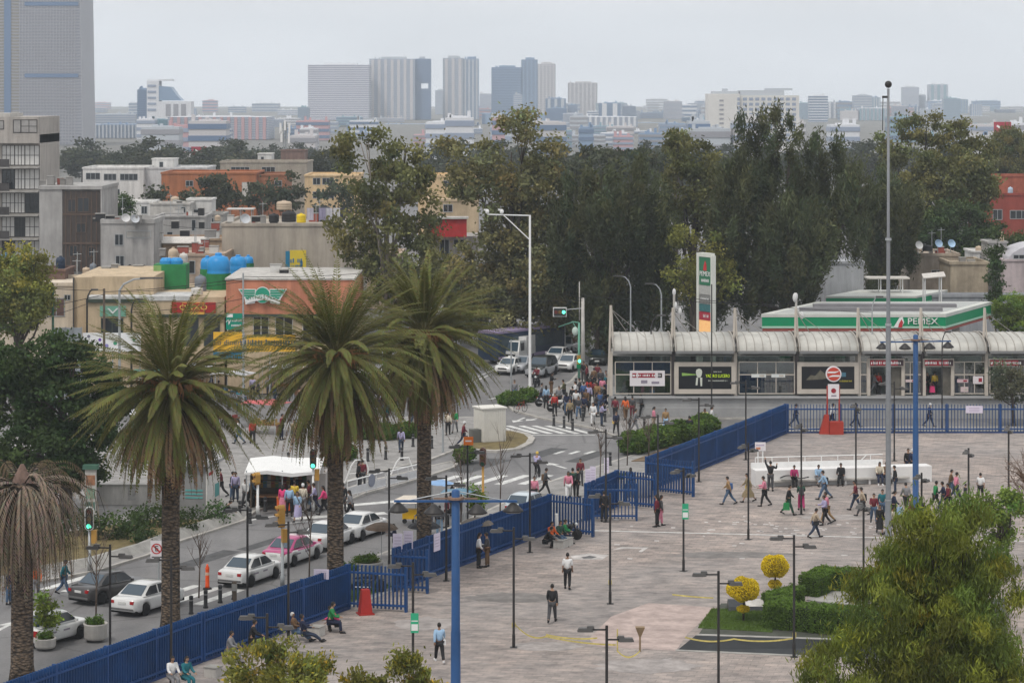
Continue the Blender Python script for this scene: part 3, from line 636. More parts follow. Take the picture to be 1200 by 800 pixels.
# big tapered tower
Y = 1300;t = thing('office_tower','giant grey tapered office tower with a dark vertical glass strip','tower',(WX(45,Y),Y,0));s = Y/F
zt = WZ(-40,Y);b = MB();w0,w1 = 52*s,48.5*s
def tp(z): return w0+(w1-w0)*z/zt
b.add([(-w0-20,0,0),(w0,0,0),(w0,40,0),(-w0-20,40,0),(-w1-20,0,zt),(w1,0,zt),(w1,40,zt),(-w1-20,40,zt)],[(0,1,5,4),(1,2,6,5),(2,3,7,6),(3,0,4,7),(4,5,6,7)]);b.build('wall',cm('slab_grey',(.40,.40,.43)),t)
for k in range(58):
    z = zt*(k+.4)/58;b = MB();x1 = tp(z)-.4;b.bb(-22*s,-.25,z,x1,.2,z+zt/58*.48);b.build('window_band',cm('slab_band',(.27,.28,.33),.35),t)
for k in range(58):
    z = zt*(k+.4)/58;b = MB();b.bb(-50*s,-.3,z,-22.6*s,.2,z+zt/58*.45);b.build('window_band',cm('slab_band_side',(.27,.25,.22),.5),t)
b = MB();b.bb(-40*s,-.5,WZ(135,Y),-32*s,.2,zt);b.build('glass_strip',BB,t)
for py in (88,4): b = MB();b.bb(-16*s,-.55,WZ(py+3,Y),47*s,.2,WZ(py-1.5,Y));b.build('louvre_band',BB,t)
for k in range(20): b = MB();x = -22*s+k*3.6*s;b.bb(x-.18,-.42,0,x+.18,-.2,zt);b.build('mullion',cm('slab_grey',()),t) if x < 46*s else None
SK = [
 ('long low dark grey office block under the slanted roof building',97,175,146,1500,TBL,BM,14,.5,18,TG),
 ('narrow turquoise glass block beside the pink and white flats',176,196,140,1480,TT,BT,12,.55,0,None),
 ('long pink and white slab of flats',197,314,137,1450,TW,BM,13,.45,14,TP),
 ('stepped rooftop building behind the dark grey office block',112,158,134,1700,TG,BM,8,.4,0,None),
 ('dark glass slab next to the white slanted building',161,173,105,1650,TBL,BD,24,.5,0,None),
 ('pale far tower beyond the telecom mast',320,332,140,2000,TW,BM,16,.45,0,None),
 ('slim pale blue office building before the white honeycomb tower',349,362,126,2300,TT,BM,18,.5,0,None),
 ('wide white tower with rows of dark bands and a jagged roof',361,432,76,2500,TW,cm('band_violet',(.33,.33,.42),.5),26,.5,0,None),
 ('low teal glass building at the foot of the white banded tower',361,413,149,2000,TT,BT,9,.5,0,None),
 ('broad grey tower with a notched dark glass corner',433,486,69,2550,TG,BM,30,.5,7,TB),
 ('slender grey twin tower standing alone',519,543,68,2600,TG,BM,30,.35,3,TB),
 ('blue glass flank of the slender grey twin tower',543,561,69,2602,TBL,BM,30,.45,4,TG),
 ('dim far slab behind the slender grey twin tower',510,520,106,3200,TG,BM,18,.4,0,None),
 ('pale narrow block between the twin tower and the blue tower',562,577,110,2900,TW,BM,20,.45,0,None),
 ('blue glass tower with a white cap',576,611,79,2650,TBL,BB,32,.4,0,None),
 ('darker blue glass flank joined to the white capped tower',611,630,70,2652,TBL,BD,34,.45,4,TBL),
 ('pinkish concrete tower just behind the blue glass tower',630,651,75,2900,TB,BG,30,.35,5,TB),
 ('stout beige tower with stepped top',666,700,97,2900,TB,BG,26,.35,7,TB),
 ('dark blue wedge office block before the beige tower',640,664,127,2300,TBL,BB,14,.4,0,None),
 ('pale low block before the beige tower',660,683,133,2250,TW,BM,12,.4,0,None),
 ('low blue office at the base of the blue glass tower',565,642,133,2200,TBL,BB,14,.4,6,TBL),
 ('dark base block below the notched grey tower',450,505,146,2200,TBL,BB,10,.45,5,TG),
 ('white gridded flats with tall piers',682,747,137,2000,TW,BM,14,.5,10,TW),
 ('small blue cube office above the white gridded flats',702,727,121,2400,TBL,BB,12,.4,2,TW),
 ('grey rooftop block behind the white gridded flats',728,750,130,2600,TG,BM,10,.4,0,None),
 ('hazy blue office with stepped crown',749,786,132,2700,TBL,BM,12,.45,0,None),
 ('wide low blue office beyond the tree tops',748,795,153,2300,TBL,BB,6,.45,0,None),
 ('pale small block between blue offices',789,802,135,2800,TB,BM,10,.4,0,None),
 ('blue grey glass office left of the white hotel',800,831,138,2400,TT,BB,12,.5,0,None),
 ('grey tower top rising behind the blue grey office',808,832,121,3000,TG,BM,14,.4,0,None),
 ('pale teal block right of the white hotel',934,951,121,2600,TT,BM,14,.4,0,None),
 ('lone pale flats tower above dark tree tips',958,981,120,2700,TG,BM,20,.4,4,TW),
 ('cream office block with curved dark roof',986,1008,130,2500,TB,None,10,.4,0,None),
 ('white finned office joined to the curved roof block',1006,1042,127,2500,TW,BM,14,.3,8,TT),
 ('far pale tower with stepped shoulder',1058,1077,102,3300,TW,BM,24,.4,0,None),
 ('grey shoulder of the far pale tower',1076,1085,112,3310,TG,BM,20,.4,0,None),
 ('rightmost far tower with a small roof crown',1089,1111,99,3300,TW,BM,26,.4,3,TT),
 ('low white base block under the far towers',1050,1092,128,3200,TW,BM,8,.4,0,None),
 ('pale hazy block behind the round eucalyptus',1115,1160,150,3000,TG,BM,6,.4,0,None),
 ('grey flats behind the casuarina tips',880,940,150,1900,TG,BM,8,.4,0,None),
]
for a in SK: tower(a[0],a[1],a[2],a[3],a[4],a[5],a[6],a[7],frac=a[8],cols=a[9],colmat=a[10])
r_ = random.Random(17);FC = [TG,TW,TB,TP,TBL,TW,TG,TT]
for i in range(165):
    Y = r_.uniform(850,2400);x = r_.uniform(97,420) if i < 30 else r_.uniform(420,1240);w_ = r_.uniform(14,42)*(1400/Y)**.5;tp_ = r_.uniform(136,160)
    if i > 94: Y = r_.uniform(2500,4600);x = r_.uniform(90,1250);w_ = r_.uniform(9,34);tp_ = r_.choice((116,120,123,125,127,129,131))+r_.uniform(-2,2)
    tower('hazy low city block in the distance beyond the trees',x,x+w_,tp_,Y,FC[i % 8],(BM,BG,BD)[i % 3],max(3,int(WZ(tp_,Y)/3.6)),None,.45,0,None)['group'] = 'hazy distant city blocks'
for i in range(30):
    Y = r_.uniform(2300,3600);x = 545+i*21.5+r_.uniform(-9,9);tp_ = r_.uniform(110,131);c_ = r_.choice((0,0,3,5))
    tower('hazy mid height tower in the blue grey skyline band',x,x+r_.uniform(9,24),tp_,Y,(TBL,TW,TT,TG,TBL,TB)[i % 6],(BB,BM,BT,BM,BD)[i % 5],int(r_.uniform(9,20)),None,r_.uniform(.35,.6),c_,(TG,TBL)[i % 2])['group'] = 'hazy skyline towers'
# notched glass corner of the broad grey tower
Y = 2560;s = Y/F;t = thing('tower','dark glass corner tower with a gap through it','tower',(WX(495,Y),Y,0));b = MB()
zt = WZ(69,Y);zg0,zg1 = WZ(104,Y),WZ(98,Y);ww = 9.8*s
b.bb(-ww,0,0,ww,20,zg0);b.bb(-ww,0,zg1,ww,20,zt);b.bb(-ww,0,zg0,-ww*.2,20,zg1);b.bb(ww*.7,0,zg0,ww,20,zg1);b.build('wall',cm('corner_glass',(.15,.21,.32),.3),t)
for k in range(28):
    z = zt*(k+.4)/28
    if not (zg0-3 < z < zg1+1): b = MB();b.bb(-ww-.2,-.2,z,ww+.2,10,z+1.2);b.build('window_band',BB,t)
b = MB();b.bb(-ww*.4,4,zt,ww*.3,12,zt+2.2);b.build('plant_room',TG,t)
# white slanted building
Y = 1600;s = Y/F;t = thing('building','white building with a dark slanted glass roof','building',(WX(198,Y),Y,0));b = MB()
b.bb(-26*s,0,0,-12*s,15,WZ(95,Y));b.bb(-12*s,0,0,26*s,15,WZ(119,Y));b.bb(-26*s,2,WZ(95,Y),3*s,13,WZ(93,Y));b.build('wall',TW,t)
b = MB();pts = [(-12*s,WZ(118,Y)),(-12*s,WZ(101,Y)),(2*s,WZ(102,Y)),(9*s,WZ(112,Y)),(15*s,WZ(118,Y))];n = len(pts)
b.add([(x,.5,z) for x,z in pts]+[(x,14,z) for x,z in pts],[tuple(range(n)),tuple(range(2*n-1,n-1,-1))]+[(i,n+i,n+(i+1) % n,(i+1) % n) for i in range(n)]);b.build('glass_roof',TBL,t)
for k in range(5): b = MB();b.bb(-25*s,-.3,WZ(102+k*7,Y),-15*s,.1,WZ(99.5+k*7,Y));b.build('window_band',BM,t)
for k in range(3): b = MB();b.bb((0+k*9)*s-2,-.3,WZ(136,Y),(0+k*9)*s+1,.1,WZ(122,Y));b.build('window',BG,t)
# white hotel
Y = 1150;s = Y/F;t = thing('hotel_building','white hotel block with a column of small windows and a curved wing','building',(WX(880,Y),Y,0));b = MB()
b.bb(-50*s,0,0,-13*s,18,WZ(110,Y));b.bb(-13*s,1.5,0,57*s,20,WZ(112,Y));b.build('wall',M('hotel_white',(.66,.645,.62),.8,.05,.1),t)
b = MB();b.bb(-44*s,2,WZ(110,Y),-14*s,16,WZ(107,Y));b.bb(-12*s,3,WZ(112,Y),40*s,16,WZ(106,Y));b.bb(-32*s,5,WZ(107,Y),-26*s,9,WZ(104,Y));b.bb(18*s,5,WZ(106,Y),50*s,9,WZ(103.5,Y));b.build('roof_terrace',TG,t)
for k in range(9): b = MB();b.bb(-37*s,-.15,WZ(119+k*5.3,Y),-32*s,.1,WZ(117+k*5.3,Y));b.build('window',BG,t)
for k in range(9): b = MB();b.bb(-16*s,-.12,WZ(118+k*5.3,Y),-13*s,1.4,WZ(114.5+k*5.3,Y));b.build('balcony',BM,t)
for k in range(9):
    for j in range(9): b = MB();x = (-9+j*7.2)*s;b.bb(x,1.35,WZ(118+k*6,Y),x+4.6*s,1.6,WZ(114.6+k*6,Y));b.build('window',BM,t)
# telecom mast, red billboards
def billboard(label,x0,x1,y0,y1,Y,mat,yb):
    t = thing('billboard',label,'billboard',(WX((x0+x1)/2,Y),Y,0));w_ = (x1-x0)*Y/F;z1,z0 = WZ(y0,Y),WZ(y1,Y)
    b = MB();b.bb(-w_/2,0,z0,w_/2,.5,z1);b.build('panel',mat,t);b = MB()
    for x in (-.35,.35): b.bb(w_*x-.2,.6,0,w_*x+.2,1,z1-1)
    b.build('support',GREYM,t)
    b = MB();b.add([(-w_*.38,-.05,z0+(z1-z0)*.7),(-w_*.3,-.05,z0+(z1-z0)*.8),(w_*.05,-.05,z0+(z1-z0)*.5),(-w_*.02,-.05,z0+(z1-z0)*.42)],[(0,1,2,3)]);b.build('printed_streak',WHITE,t)
BR = M('billboard_red',(.33,.03,.05),.6,.05)
billboard('red billboard above the trees near the right edge skyline',1165,1185,143,160,700,BR,170);billboard('small red billboard before the pink flats',224,242,172,183,800,BR,190);
Y = 520;t = thing('telecom_mast','rooftop lattice telecom mast with white antennas','mast',(WX(334,Y),Y,0));b = MB();z1 = WZ(143,Y)
for x,y in ((-.5,0),(.5,0),(0,.8)): b.tube([(x,y,0),(x*.6,y*.6,z1)],.09,4)
for k in range(24): z = z1*(k/24);b.tube([(-.5,0,z),(.5,0,z+z1/24)],.05,4);b.tube([(.5,0,z),(0,.8,z+z1/24)],.05,4)
b.build('lattice',GREYM,t)
for k,(x,z) in enumerate(((-.9,-1.2),(.9,-1.2),(-.7,-3),(.8,-3.2),(0,-.6))): b = MB();b.bb(x-.2,-.3,z1+z-1.1,x+.2,0,z1+z+1);b.build('antenna',WHITE,t)

# ------------------------------------------------------------ nearer buildings
def window(t,x0,x1,z0,z1,y=0,fr=None,gl=None,bars=1,hb=0,proud=.05,name='window'):
    """glass pane in a proud frame; the frame is the part, the pane its sub-part"""
    fr = fr or GREYM;gl = gl or GLASSD;b = MB();e_ = .07
    b.bb(x0-e_,y-proud,z0-e_,x1+e_,y+.02,z0);b.bb(x0-e_,y-proud,z1,x1+e_,y+.02,z1+e_);b.bb(x0-e_,y-proud,z0,x0,y+.02,z1);b.bb(x1,y-proud,z0,x1+e_,y+.02,z1)
    for k in range(bars): x = x0+(x1-x0)*(k+1)/(bars+1);b.bb(x-.035,y-proud+.01,z0,x+.035,y+.01,z1)
    for k in range(hb): z = z0+(z1-z0)*(k+1)/(hb+1);b.bb(x0,y-proud+.012,z-.03,x1,y+.008,z+.03)
    f = b.build(name,fr,t);b = MB();b.bb(x0,y-.022,z0,x1,y+.015,z1);b.build('pane',gl,f);return f
def building(label,x0,x1,top,Y,d,wall,wins=(),parapet=.35,name='building',cat='building',fr=None,gl=None,roof=None,rz=0):
    w_ = (x1-x0)*Y/F;h = WZ(top,Y);t = thing(name,label,cat,(WX(x0,Y),Y,0),rz);b = MB();b.bb(0,0,0,w_,d,h);b.build('wall',wall,t)
    if parapet:
        b = MB();q = .12
        b.bb(-q,-q,h+.002,w_+q,.2,h+parapet);b.bb(-q,d-.2,h+.002,w_+q,d+q,h+parapet);b.bb(-q,.2,h+.002,.2,d-.2,h+parapet);b.bb(w_-.2,.2,h+.002,w_+q,d-.2,h+parapet);b.build('parapet',roof or wall,t)
    for q in wins: window(t,WX(q[0],Y)-WX(x0,Y),WX(q[1],Y)-WX(x0,Y),WZ(q[3],Y),WZ(q[2],Y),0,fr,gl if len(q) < 6 else q[5],q[4] if len(q) > 4 else 1)
    return t
BEIGE = M('beige_wall',(.40,.335,.26),.9,.12,.4);BRICK = M('orange_brick',(.36,.135,.06),.9,.15,.5);TANW = M('tan_render',(.36,.32,.27),.92,.18,.25,bump=.2);GRC = M('grey_render',(.36,.35,.34),.92,.18,.4)
YFLAT = M('yellow_flats',(.62,.45,.26),.9,.1,.3);REDB = M('red_brick',(.27,.06,.045),.9,.15,.6);PALEW = M('white_wall',(.62,.61,.59),.9,.1,.3);DKC = M('dark_curtain',(.3,.29,.28),.7,.3,.6)
CURT = M('curtain_white',(.58,.57,.55),.7,.15,.8);BRG = M('brown_glass',(.055,.042,.036),.35,.35,.25,spec=.5);DIRT = M('roof_felt',(.22,.17,.15),.95,.25,.5)
# apartment block at the frame edge
Y = 300;s = Y/F;x0 = -30;t = thing('apartment_block','tall grey apartment block with glazed balconies and curtains','apartment block',(WX(x0,Y),Y,0));W_ = (45-x0)*s;b = MB()
b.bb(0,.9,0,W_,14,WZ(158,Y));b.bb(0,0,WZ(168,Y),W_,14,WZ(137,Y)) ;b.build('wall',M('block_grey',(.40,.37,.34),.9,.12,.3),t)
for k in range(7):
    z = WZ(196+k*28,Y);b = MB();b.bb(0,-.25,z-.16,W_,.95,z+.02);b.build('balcony_slab',CONC,t)
    for j,(a,c) in enumerate(((1,15),(16,27),(28,44))):
        gl = [CURT,GLASSD,CURT][(j+k) % 3] if k else CURT
        window(t,(a+30)*s,(c+30)*s,z+.25,z+2.5,.9,DARK,gl,2,1)
    b = MB();b.bb(0,-.2,z+.02,W_*.55,-.14,z+.95);b.build('balcony_rail',M('balcony_dark',(.06,.055,.055),.6,.3,.8),t)
window(t,(16+30)*s,(24+30)*s,WZ(155,Y),WZ(141,Y),0,DARK,DKC,0);window(t,(25+30)*s,(43+30)*s,WZ(155,Y),WZ(141,Y),0,DARK,DKC,1,1);window(t,(-14+30)*s,(4+30)*s,WZ(151,Y),WZ(142,Y),0,DARK,DKC,1)
b = MB();b.bb(4*s,1,WZ(137,Y),40*s,9,WZ(133,Y));b.build('roof_room',CONCL,t)
# grey concrete house with the brown glass front
Y = 290;s = Y/F;t = thing('office_building','weathered concrete building with a tall brown glass front','building',(WX(46,Y),Y,0));b = MB();b.bb(0,0,0,27*s,12,WZ(222,Y));b.bb(27*s,.5,0,73*s,12,WZ(222,Y));b.bb(72*s,-.1,0,73.5*s,.5,WZ(222,Y));b.bb(-.1,-.15,WZ(222,Y),74*s,12.1,WZ(218,Y));b.build('wall',GRC,t)
b = MB();b.bb(27.2*s,.1,WZ(318,Y),71.9*s,.5,WZ(224,Y));b.build('glass_front',BRG,t)
for k in range(7): x = (31+k*6)*s;b = MB();b.bb(x-.05,.02,WZ(318,Y),x+.05,.099,WZ(224,Y));b.build('mullion',M('brown_frame',(.12,.08,.06),.6,.2),t)
for z in (250,284): b = MB();b.bb(27.3*s,-.03,WZ(z+2,Y),71.8*s,.018,WZ(z,Y));b.build('transom',M('brown_frame',()),t)
for k,(a,c,z0,z1) in enumerate(((34,42,248,234),(45,58,248,232),(44,54,272,262),(36,44,300,288),(58,64,300,290))): window(t,a*s,c*s,WZ(z0,Y),WZ(z1,Y),.03,M('brown_frame',()),GLASSD,1)
# small grey concrete house
building('small grey concrete house with a lighter stair bay',119,180,262,285,8,GRC,[(135,144,275,287),(136,145,300,312),(148,176,271,278,0,CONC)],.5)
# beige shop row
Y = 225;s = Y/F;t = thing('shop_building','long beige shop building with green trim and a red shop sign','shop',(WX(86,Y),Y,0));W_ = 180*s;h = WZ(325,Y);b = MB()
b.bb(0,0,0,22*s,14,h);b.bb(22*s,.01,0,94*s,13.9,WZ(324,Y));b.bb(20*s,-2.2,0,90*s,.008,WZ(350,Y));b.bb(90*s,-2.0,0,W_,13.8,WZ(346,Y));b.build('wall',CREAM,t)
b = MB();b.bb(20*s,-2.4,WZ(352,Y),90*s,-2.0,WZ(348,Y));b.build('cornice',M('trim_dark',(.04,.055,.04),.7,.2),t)
b = MB();b.bb(90.5*s,-2.3,WZ(369,Y),W_+2,-1.9,WZ(366,Y));b.build('awning_band',M('trim_dark',()),t)
b = MB();b.bb(21*s,-2.1,WZ(350,Y)+.003,140*s,3,WZ(345,Y));b.build('roof_deck',M('roof_white',(.5,.5,.49),.9,.2),t)
for a,c in ((38,62),(131,149),(157,174)): window(t,a*s,c*s,WZ(402,Y),WZ(371,Y),-2.2 if a < 90 else -2.0,M('trim_dark',()),GLASSD,1)
b = MB();b.bb(0,-.35,0,1.2*s,-.02,h);b.build('corner_pipe',M('pipe_dark',(.08,.075,.07),.7,.2),t)
sg = thing('shop_sign','red and yellow shop sign on the beige wall','sign',(WX(205,Y),Y-2.0,WZ(366,Y)));b = MB();hh = 14*s
b.bb(0,-.16,hh*.15,12*s,-.02,hh);b.bb(39*s,-.16,hh*.15,51*s,-.02,hh);b.build('red_panel',RED,sg);b = MB();b.bb(12.6*s,-.2,.0,38*s,-.02,hh*1.0);b.build('centre_panel',M('sign_orange',(.62,.25,.05),.5,.05),sg);b = MB();b.bb(13.4*s,-.225,hh*.25,37.3*s,-.2,hh*.94);b.build('red_field',RED,sg)
text('OXXO',hh*.62,M('sign_yellow',(.75,.5,.1),.5,0),sg,(25.3*s,-.24,hh*.58),sx=1.25)
b = MB();b.bb(12.7*s,-.23,hh*.04,37.9*s,-.2,hh*.13);b.build('yellow_stripe',M('sign_yellow',()),sg)
s2 = thing('shop_banner','faded green banner above the dark shop opening','banner',(WX(122,Y),Y-2.2,WZ(368,Y)));b = MB();b.bb(0,-.12,0,30*s,-.01,12*s);b.build('panel',M('faded_green',(.16,.36,.27),.7,.25,1.5),s2);text('V',9*s,WHITE,s2,(15*s,-.14,6*s),sx=2.4)
# orange brick restaurant front
Y = 222;s = Y/F;t = thing('restaurant_building','orange brick restaurant front with a green winged sign','restaurant',(WX(265,Y),Y,0));W_ = 150*s;b = MB();b.bb(0,0,WZ(368,Y),W_,14,WZ(328,Y));b.build('wall',M('salmon_brick',(.50,.20,.12),.9,.1,1.2),t)
b = MB();b.bb(.05,.3,0,W_-.05,13.9,WZ(368,Y));b.build('ground_floor',CREAM,t);b = MB();b.bb(-.1,-.15,WZ(371,Y),W_+.1,.25,WZ(368,Y)-.003);b.build('awning_band',M('trim_dark',()),t);b = MB();b.bb(-.1,-.1,WZ(328,Y)+.003,W_+.1,14,WZ(326,Y));b.build('coping',CONCL,t)
for a,c in ((2,18),(32,49),(58,77),(90,110)): window(t,a*s,c*s,WZ(402,Y),WZ(372,Y),.3,CONCL,GLASSD,1)
sg = thing('winged_sign','green and white winged emblem sign on orange brick','sign',(WX(308,Y),Y-.12,WZ(347,Y)));gm = M('sign_green',(.02,.30,.19),.5,.08);
def plate(pts,y0,y1,mat,nm,par):
    b = MB();n = len(pts);b.add([(x*s,y0,z*s) for x,z in pts]+[(x*s,y1,z*s) for x,z in pts],[tuple(range(n)),tuple(range(2*n-1,n-1,-1))]+[(i,n+i,n+(i+1) % n,(i+1) % n) for i in range(n)]);return b.build(nm,mat,par)
for sg_ in (-1,1):
    plate([(sg_*28.5,8.5),(sg_*8,8.5),(sg_*9,-8),(sg_*20,-9.5),(sg_*21,-3)][::-sg_],-.10,.02,WHITE,'wing_outline',sg)
    for k in range(4): plate([(sg_*(27-2.2*k),7.7-2.9*k),(sg_*9,7.7-2.9*k),(sg_*9,5.7-2.9*k),(sg_*(25.4-2.2*k),5.7-2.9*k)][::-sg_],-.14,-.09,gm,'wing_feather',sg)
C_ = [(8.5*math.cos(a),1.5+9*math.sin(a)) for a in [2*math.pi*k/24 for k in range(24)]]
plate([(x*1.08,z*1.08) for x,z in C_][::-1],-.17,-.08,WHITE,'emblem_rim',sg);plate(C_[::-1],-.2,-.16,gm,'emblem_disc',sg)
plate([(-20,-8.5),(-17,-2.5),(-8,1.2),(0,2.5),(8,1.2),(17,-2.5),(20,-8.5),(10,-5.5),(0,-4),(-10,-5.5)],-.24,-.19,WHITE,'name_band',sg)
for ch,a in zip('WINGSTOP',range(8)): text(ch,6.0*s,gm,sg,((-15.5+a*4.4)*s,-.26,(-4.6+4.0*math.cos((a-3.5)/4.2))*s),(90,(a-3.5)*5,0))
# yellow street banner wall, white panels, green road sign
Y = 214;s = Y/F;t = thing('street_banner','long yellow advertising banner behind the palms','banner',(WX(250,Y),Y,0));z0 = WZ(412,Y);z1 = WZ(389,Y);b = MB();b.bb(0,0,z0,34*s,.12,z1);b.build('first_panel',YEL,t);b = MB();b.bb(39*s,0,z0,96*s,.12,z1-.25);b.build('second_panel',YEL,t)
b = MB();b.bb(0,-.02,z0-.6,34*s,.1,z0-.003);b.build('blue_skirt',M('banner_blue',(.01,.17,.3),.6,.1),t);b = MB();[b.bb(x*s-.04,.13,0,x*s+.04,.2,z1) for x in (2,36,66,94)];b.build('posts',GREYM,t)
text('Tu dinero',9.5*s,M('banner_ink',(.09,.12,.14),.6,0),t,(18*s,-.02,(z0+z1)/2-.05));text('~aaaaaaaaaaaa',9.5*s,M('banner_ink',()),t,(67*s,-.02,(z0+z1)/2-.05))
t = thing('white_hoarding','white hoarding with purple and green prints','hoarding',(WX(97,Y),Y,0));b = MB();b.bb(0,0,WZ(412,Y),68*s,.12,WZ(390,Y));b.build('panel',M('hoarding_white',(.85,.85,.86),.5,.02),t)
for k,(x,z,c) in enumerate(((20,398,(.16,.06,.4)),(38,402,(.05,.35,.2)),(60,398,(.02,.25,.12)),(28,405,(.3,.28,.6)),(7,394,(.2,.2,.25)))):
    b = MB();b.lathe([(1.9*s*(1+.3*(k % 2)),0),(1.9*s,.02)],(0,0,0),7);o = b.build('printed_motif',M('print_%s' % 'abcde'[k],c,.6,.1),t,loc=(x*s,-.005,WZ(z,Y)));o.rotation_euler.x = rad(90)
b = MB();[b.bb(x*s,.13,0,x*s+.1,.2,WZ(390,Y)) for x in (3,34,66)];b.build('posts',GREYM,t)
t = thing('container_wall','grey metal hoarding panels beside the white hoarding','hoarding',(WX(62,Y),Y,0));b = MB();b.bb(0,0,0,34*s,.15,WZ(384,Y));b.build('panel',M('hoarding_grey',(.42,.45,.48),.5,.1),t);b = MB();[b.bb(x*s,-.06,0,x*s+.1,-.003,WZ(383,Y)) for x in (0,14,23,33)];b.build('posts',GREYM,t)
t = thing('road_sign','green road direction sign on a thin pole','road sign',(WX(285,205),205,0));b = MB();sY = 205/F;b.tube([(0,0,0),(0,0,WZ(320,205))],.07,8);b.build('pole',GREYM,t);b = MB();b.bb(-20*sY,-.1,WZ(386,205),-1*sY,-.03,WZ(367,205));b.build('panel',M('road_green',(.0,.23,.15),.5,.05),t)
b = MB();b.bb(-19*sY,-.13,WZ(371.5,205),-12*sY,-.1,WZ(367.8,205));b.build('tab',WHITE,t);text('\u2191',9*sY,WHITE,t,(-17.4*sY,-.12,WZ(378,205)));text('~aaaaaa',3.4*sY,WHITE,t,(-8.4*sY,-.12,WZ(375.5,205)));text('~aaaaa',3.4*sY,WHITE,t,(-8.4*sY,-.12,WZ(381,205)))
# cream shop left of the row
building('cream building with brown shuttered windows behind the street tree',-10,87,335,228,10,M('shop_cream',(.58,.50,.40),.9,.12,.5),[(18,53,356,372,1,M('shutter_brown',(.12,.07,.06),.6,.2)),(57,75,350,370,1,M('shutter_brown',())),(76,82,346,351)],.3)
building('low brown roofed shed on the shop roofs',40,76,318,236,5,M('shed_brown',(.16,.1,.08),.9,.2),(),.2,name='roof_shed')
# tan blank wall building with rooftop clutter
tb = building('wide building with a blank tan rendered side wall',260,420,265,270,16,TANW,(),.3)
sg = thing('wall_sign','yellow and blue sign on the tan blank wall','sign',(WX(335,269),268.6,WZ(324,269)));s = 269/F;b = MB();b.bb(0,0,0,5*s,.25,30*s);b.build('blue_panel',M('banner_blue',()),sg);b = MB();b.bb(5.1*s,-.02,0,24*s,.25,31*s);b.build('yellow_panel',M('sign_lemon',(.62,.47,.04),.6,.06),sg)
text('~aaaa',7*s,M('sign_blue_text',(.03,.16,.3),.6,0),sg,(12*s,-.05,19*s));text('~aaaaaa',3.6*s,M('sign_blue_text',()),sg,(13*s,-.05,13*s));text('~a',12*s,M('sign_blue_text',()),sg,(21*s,-.05,16*s))
building('long white office building with ribbon windows',97,168,198,450,14,PALEW,[(101,117,203,210,2),(122,136,204,211,2),(141,161,204,211,3),(101,110,222,228),(130,140,222,228)],.3)
building('plain white side wing of the long white office',168,242,198,452,14,M('wall_offwhite',(.56,.56,.56),.9,.08),(),.3);building('white rooftop stair tower with a small dark door',178,204,187,462,6,PALEW,[(187,191,190,197,0)],.2,name='stair_tower')
building('orange brick flats with small square windows',189,300,204,430,14,BRICK,[(218,226,212,218),(218,226,225,231),(240,248,212,218),(284,294,214,236,0,CONCL)],.3)
building('orange brick wing beside the taller orange flats',300,335,206,432,12,M('dull_brick',(.30,.13,.07),.9,.15),[(322,330,212,218)],.3)
building('grey beige long low block with dark ribbon windows',258,360,191,480,14,M('greige_wall',(.33,.29,.24),.9,.12),[(271,292,196,202,3),(307,322,196,203,2)],.3)
building('brown brick roof room beside the telecom mast',329,357,177,510,8,M('roofroom_brown',(.20,.13,.11),.9,.15),(),.2,name='roof_room');building('small white roof room on the grey beige block',302,318,181,500,6,PALEW,[(306,309,184,189,0)],.2,name='roof_room')
building('yellow apartment flats with white framed windows',357,420,207,420,14,YFLAT,[(367,375,209,216),(378,391,209,216,2),(367,375,225,232),(378,391,225,232,2)],.3);building('yellow flats glimpsed between the eucalyptus and the brown olive tree',490,560,208,430,14,YFLAT,[(520,530,212,218)],.4)
building('pale building behind the red shop awning',500,560,236,320,10,CREAM,[(520,530,240,248)],.3)
t = thing('shop_awning','dark red awning box on a shopfront behind the trees','awning',(WX(503,300),299,WZ(277,300)));b = MB();b.bb(0,0,0,44*.1,1,2.1);b.build('fascia',RED,t);b = MB();b.bb(-.2,-.3,2.1,4.6,1.2,2.35);b.build('canopy_edge',CONCL,t)
building('shadowed shopfront under the red awning',497,560,277,301,8,M('shop_dull',(.3,.28,.26),.9,.2),[(502,510,281,296),(516,526,281,300),(532,545,281,290)],0)
# low houses with cluttered roofs
HOUSES = [('grey concrete roof house beside the tan wall',182,240,255,330,8,GRC,[(225,229,258,270,0),(196,202,272,279,0)]),('paler concrete roof room behind the cluttered roofs',176,222,240,345,6,CONCL,[(212,217,243,252,0)]),('white painted roof hut with a dark door',219,248,235,350,5,PALEW,[(226,238,246,255,0)]),('tan brick house below the concrete roof house',178,260,282,300,8,M('tan_brick',(.35,.25,.17),.9,.2),[(190,200,288,296,1)]),('beige low house before the water tanks',200,262,300,262,10,M('house_sand',(.40,.31,.24),.9,.2),[(222,228,306,320,0),(206,212,305,312)]),('white small house behind the bright round tree',140,178,238,380,8,PALEW,[(150,156,242,247),(166,172,242,250)]),('pale house right of the white roof hut',243,262,252,340,6,CONC,[(246,250,256,262,0)])]
for a in HOUSES: building(*a[:7],a[7],.25,name='house',cat='house')
t = thing('tin_roof','long white corrugated tin roof over brick','roof',(WX(190,292),291,WZ(284,292)));b = MB();b.add([(0,0,0),(5.2,0,0),(5.2,2.5,.6),(0,2.5,.6),(0,0,-.08),(5.2,0,-.08),(5.2,2.5,.52),(0,2.5,.52)],[(0,1,2,3),(4,7,6,5),(0,4,5,1),(1,5,6,2),(2,6,7,3),(3,7,4,0)]);b.build('sheet',M('tin_white',(.55,.52,.48),.6,.2,2),t);b = MB();b.bb(.1,.5,-2.6,5.1,2.4,-.1);b.build('brick_base',M('tan_brick',()),t)
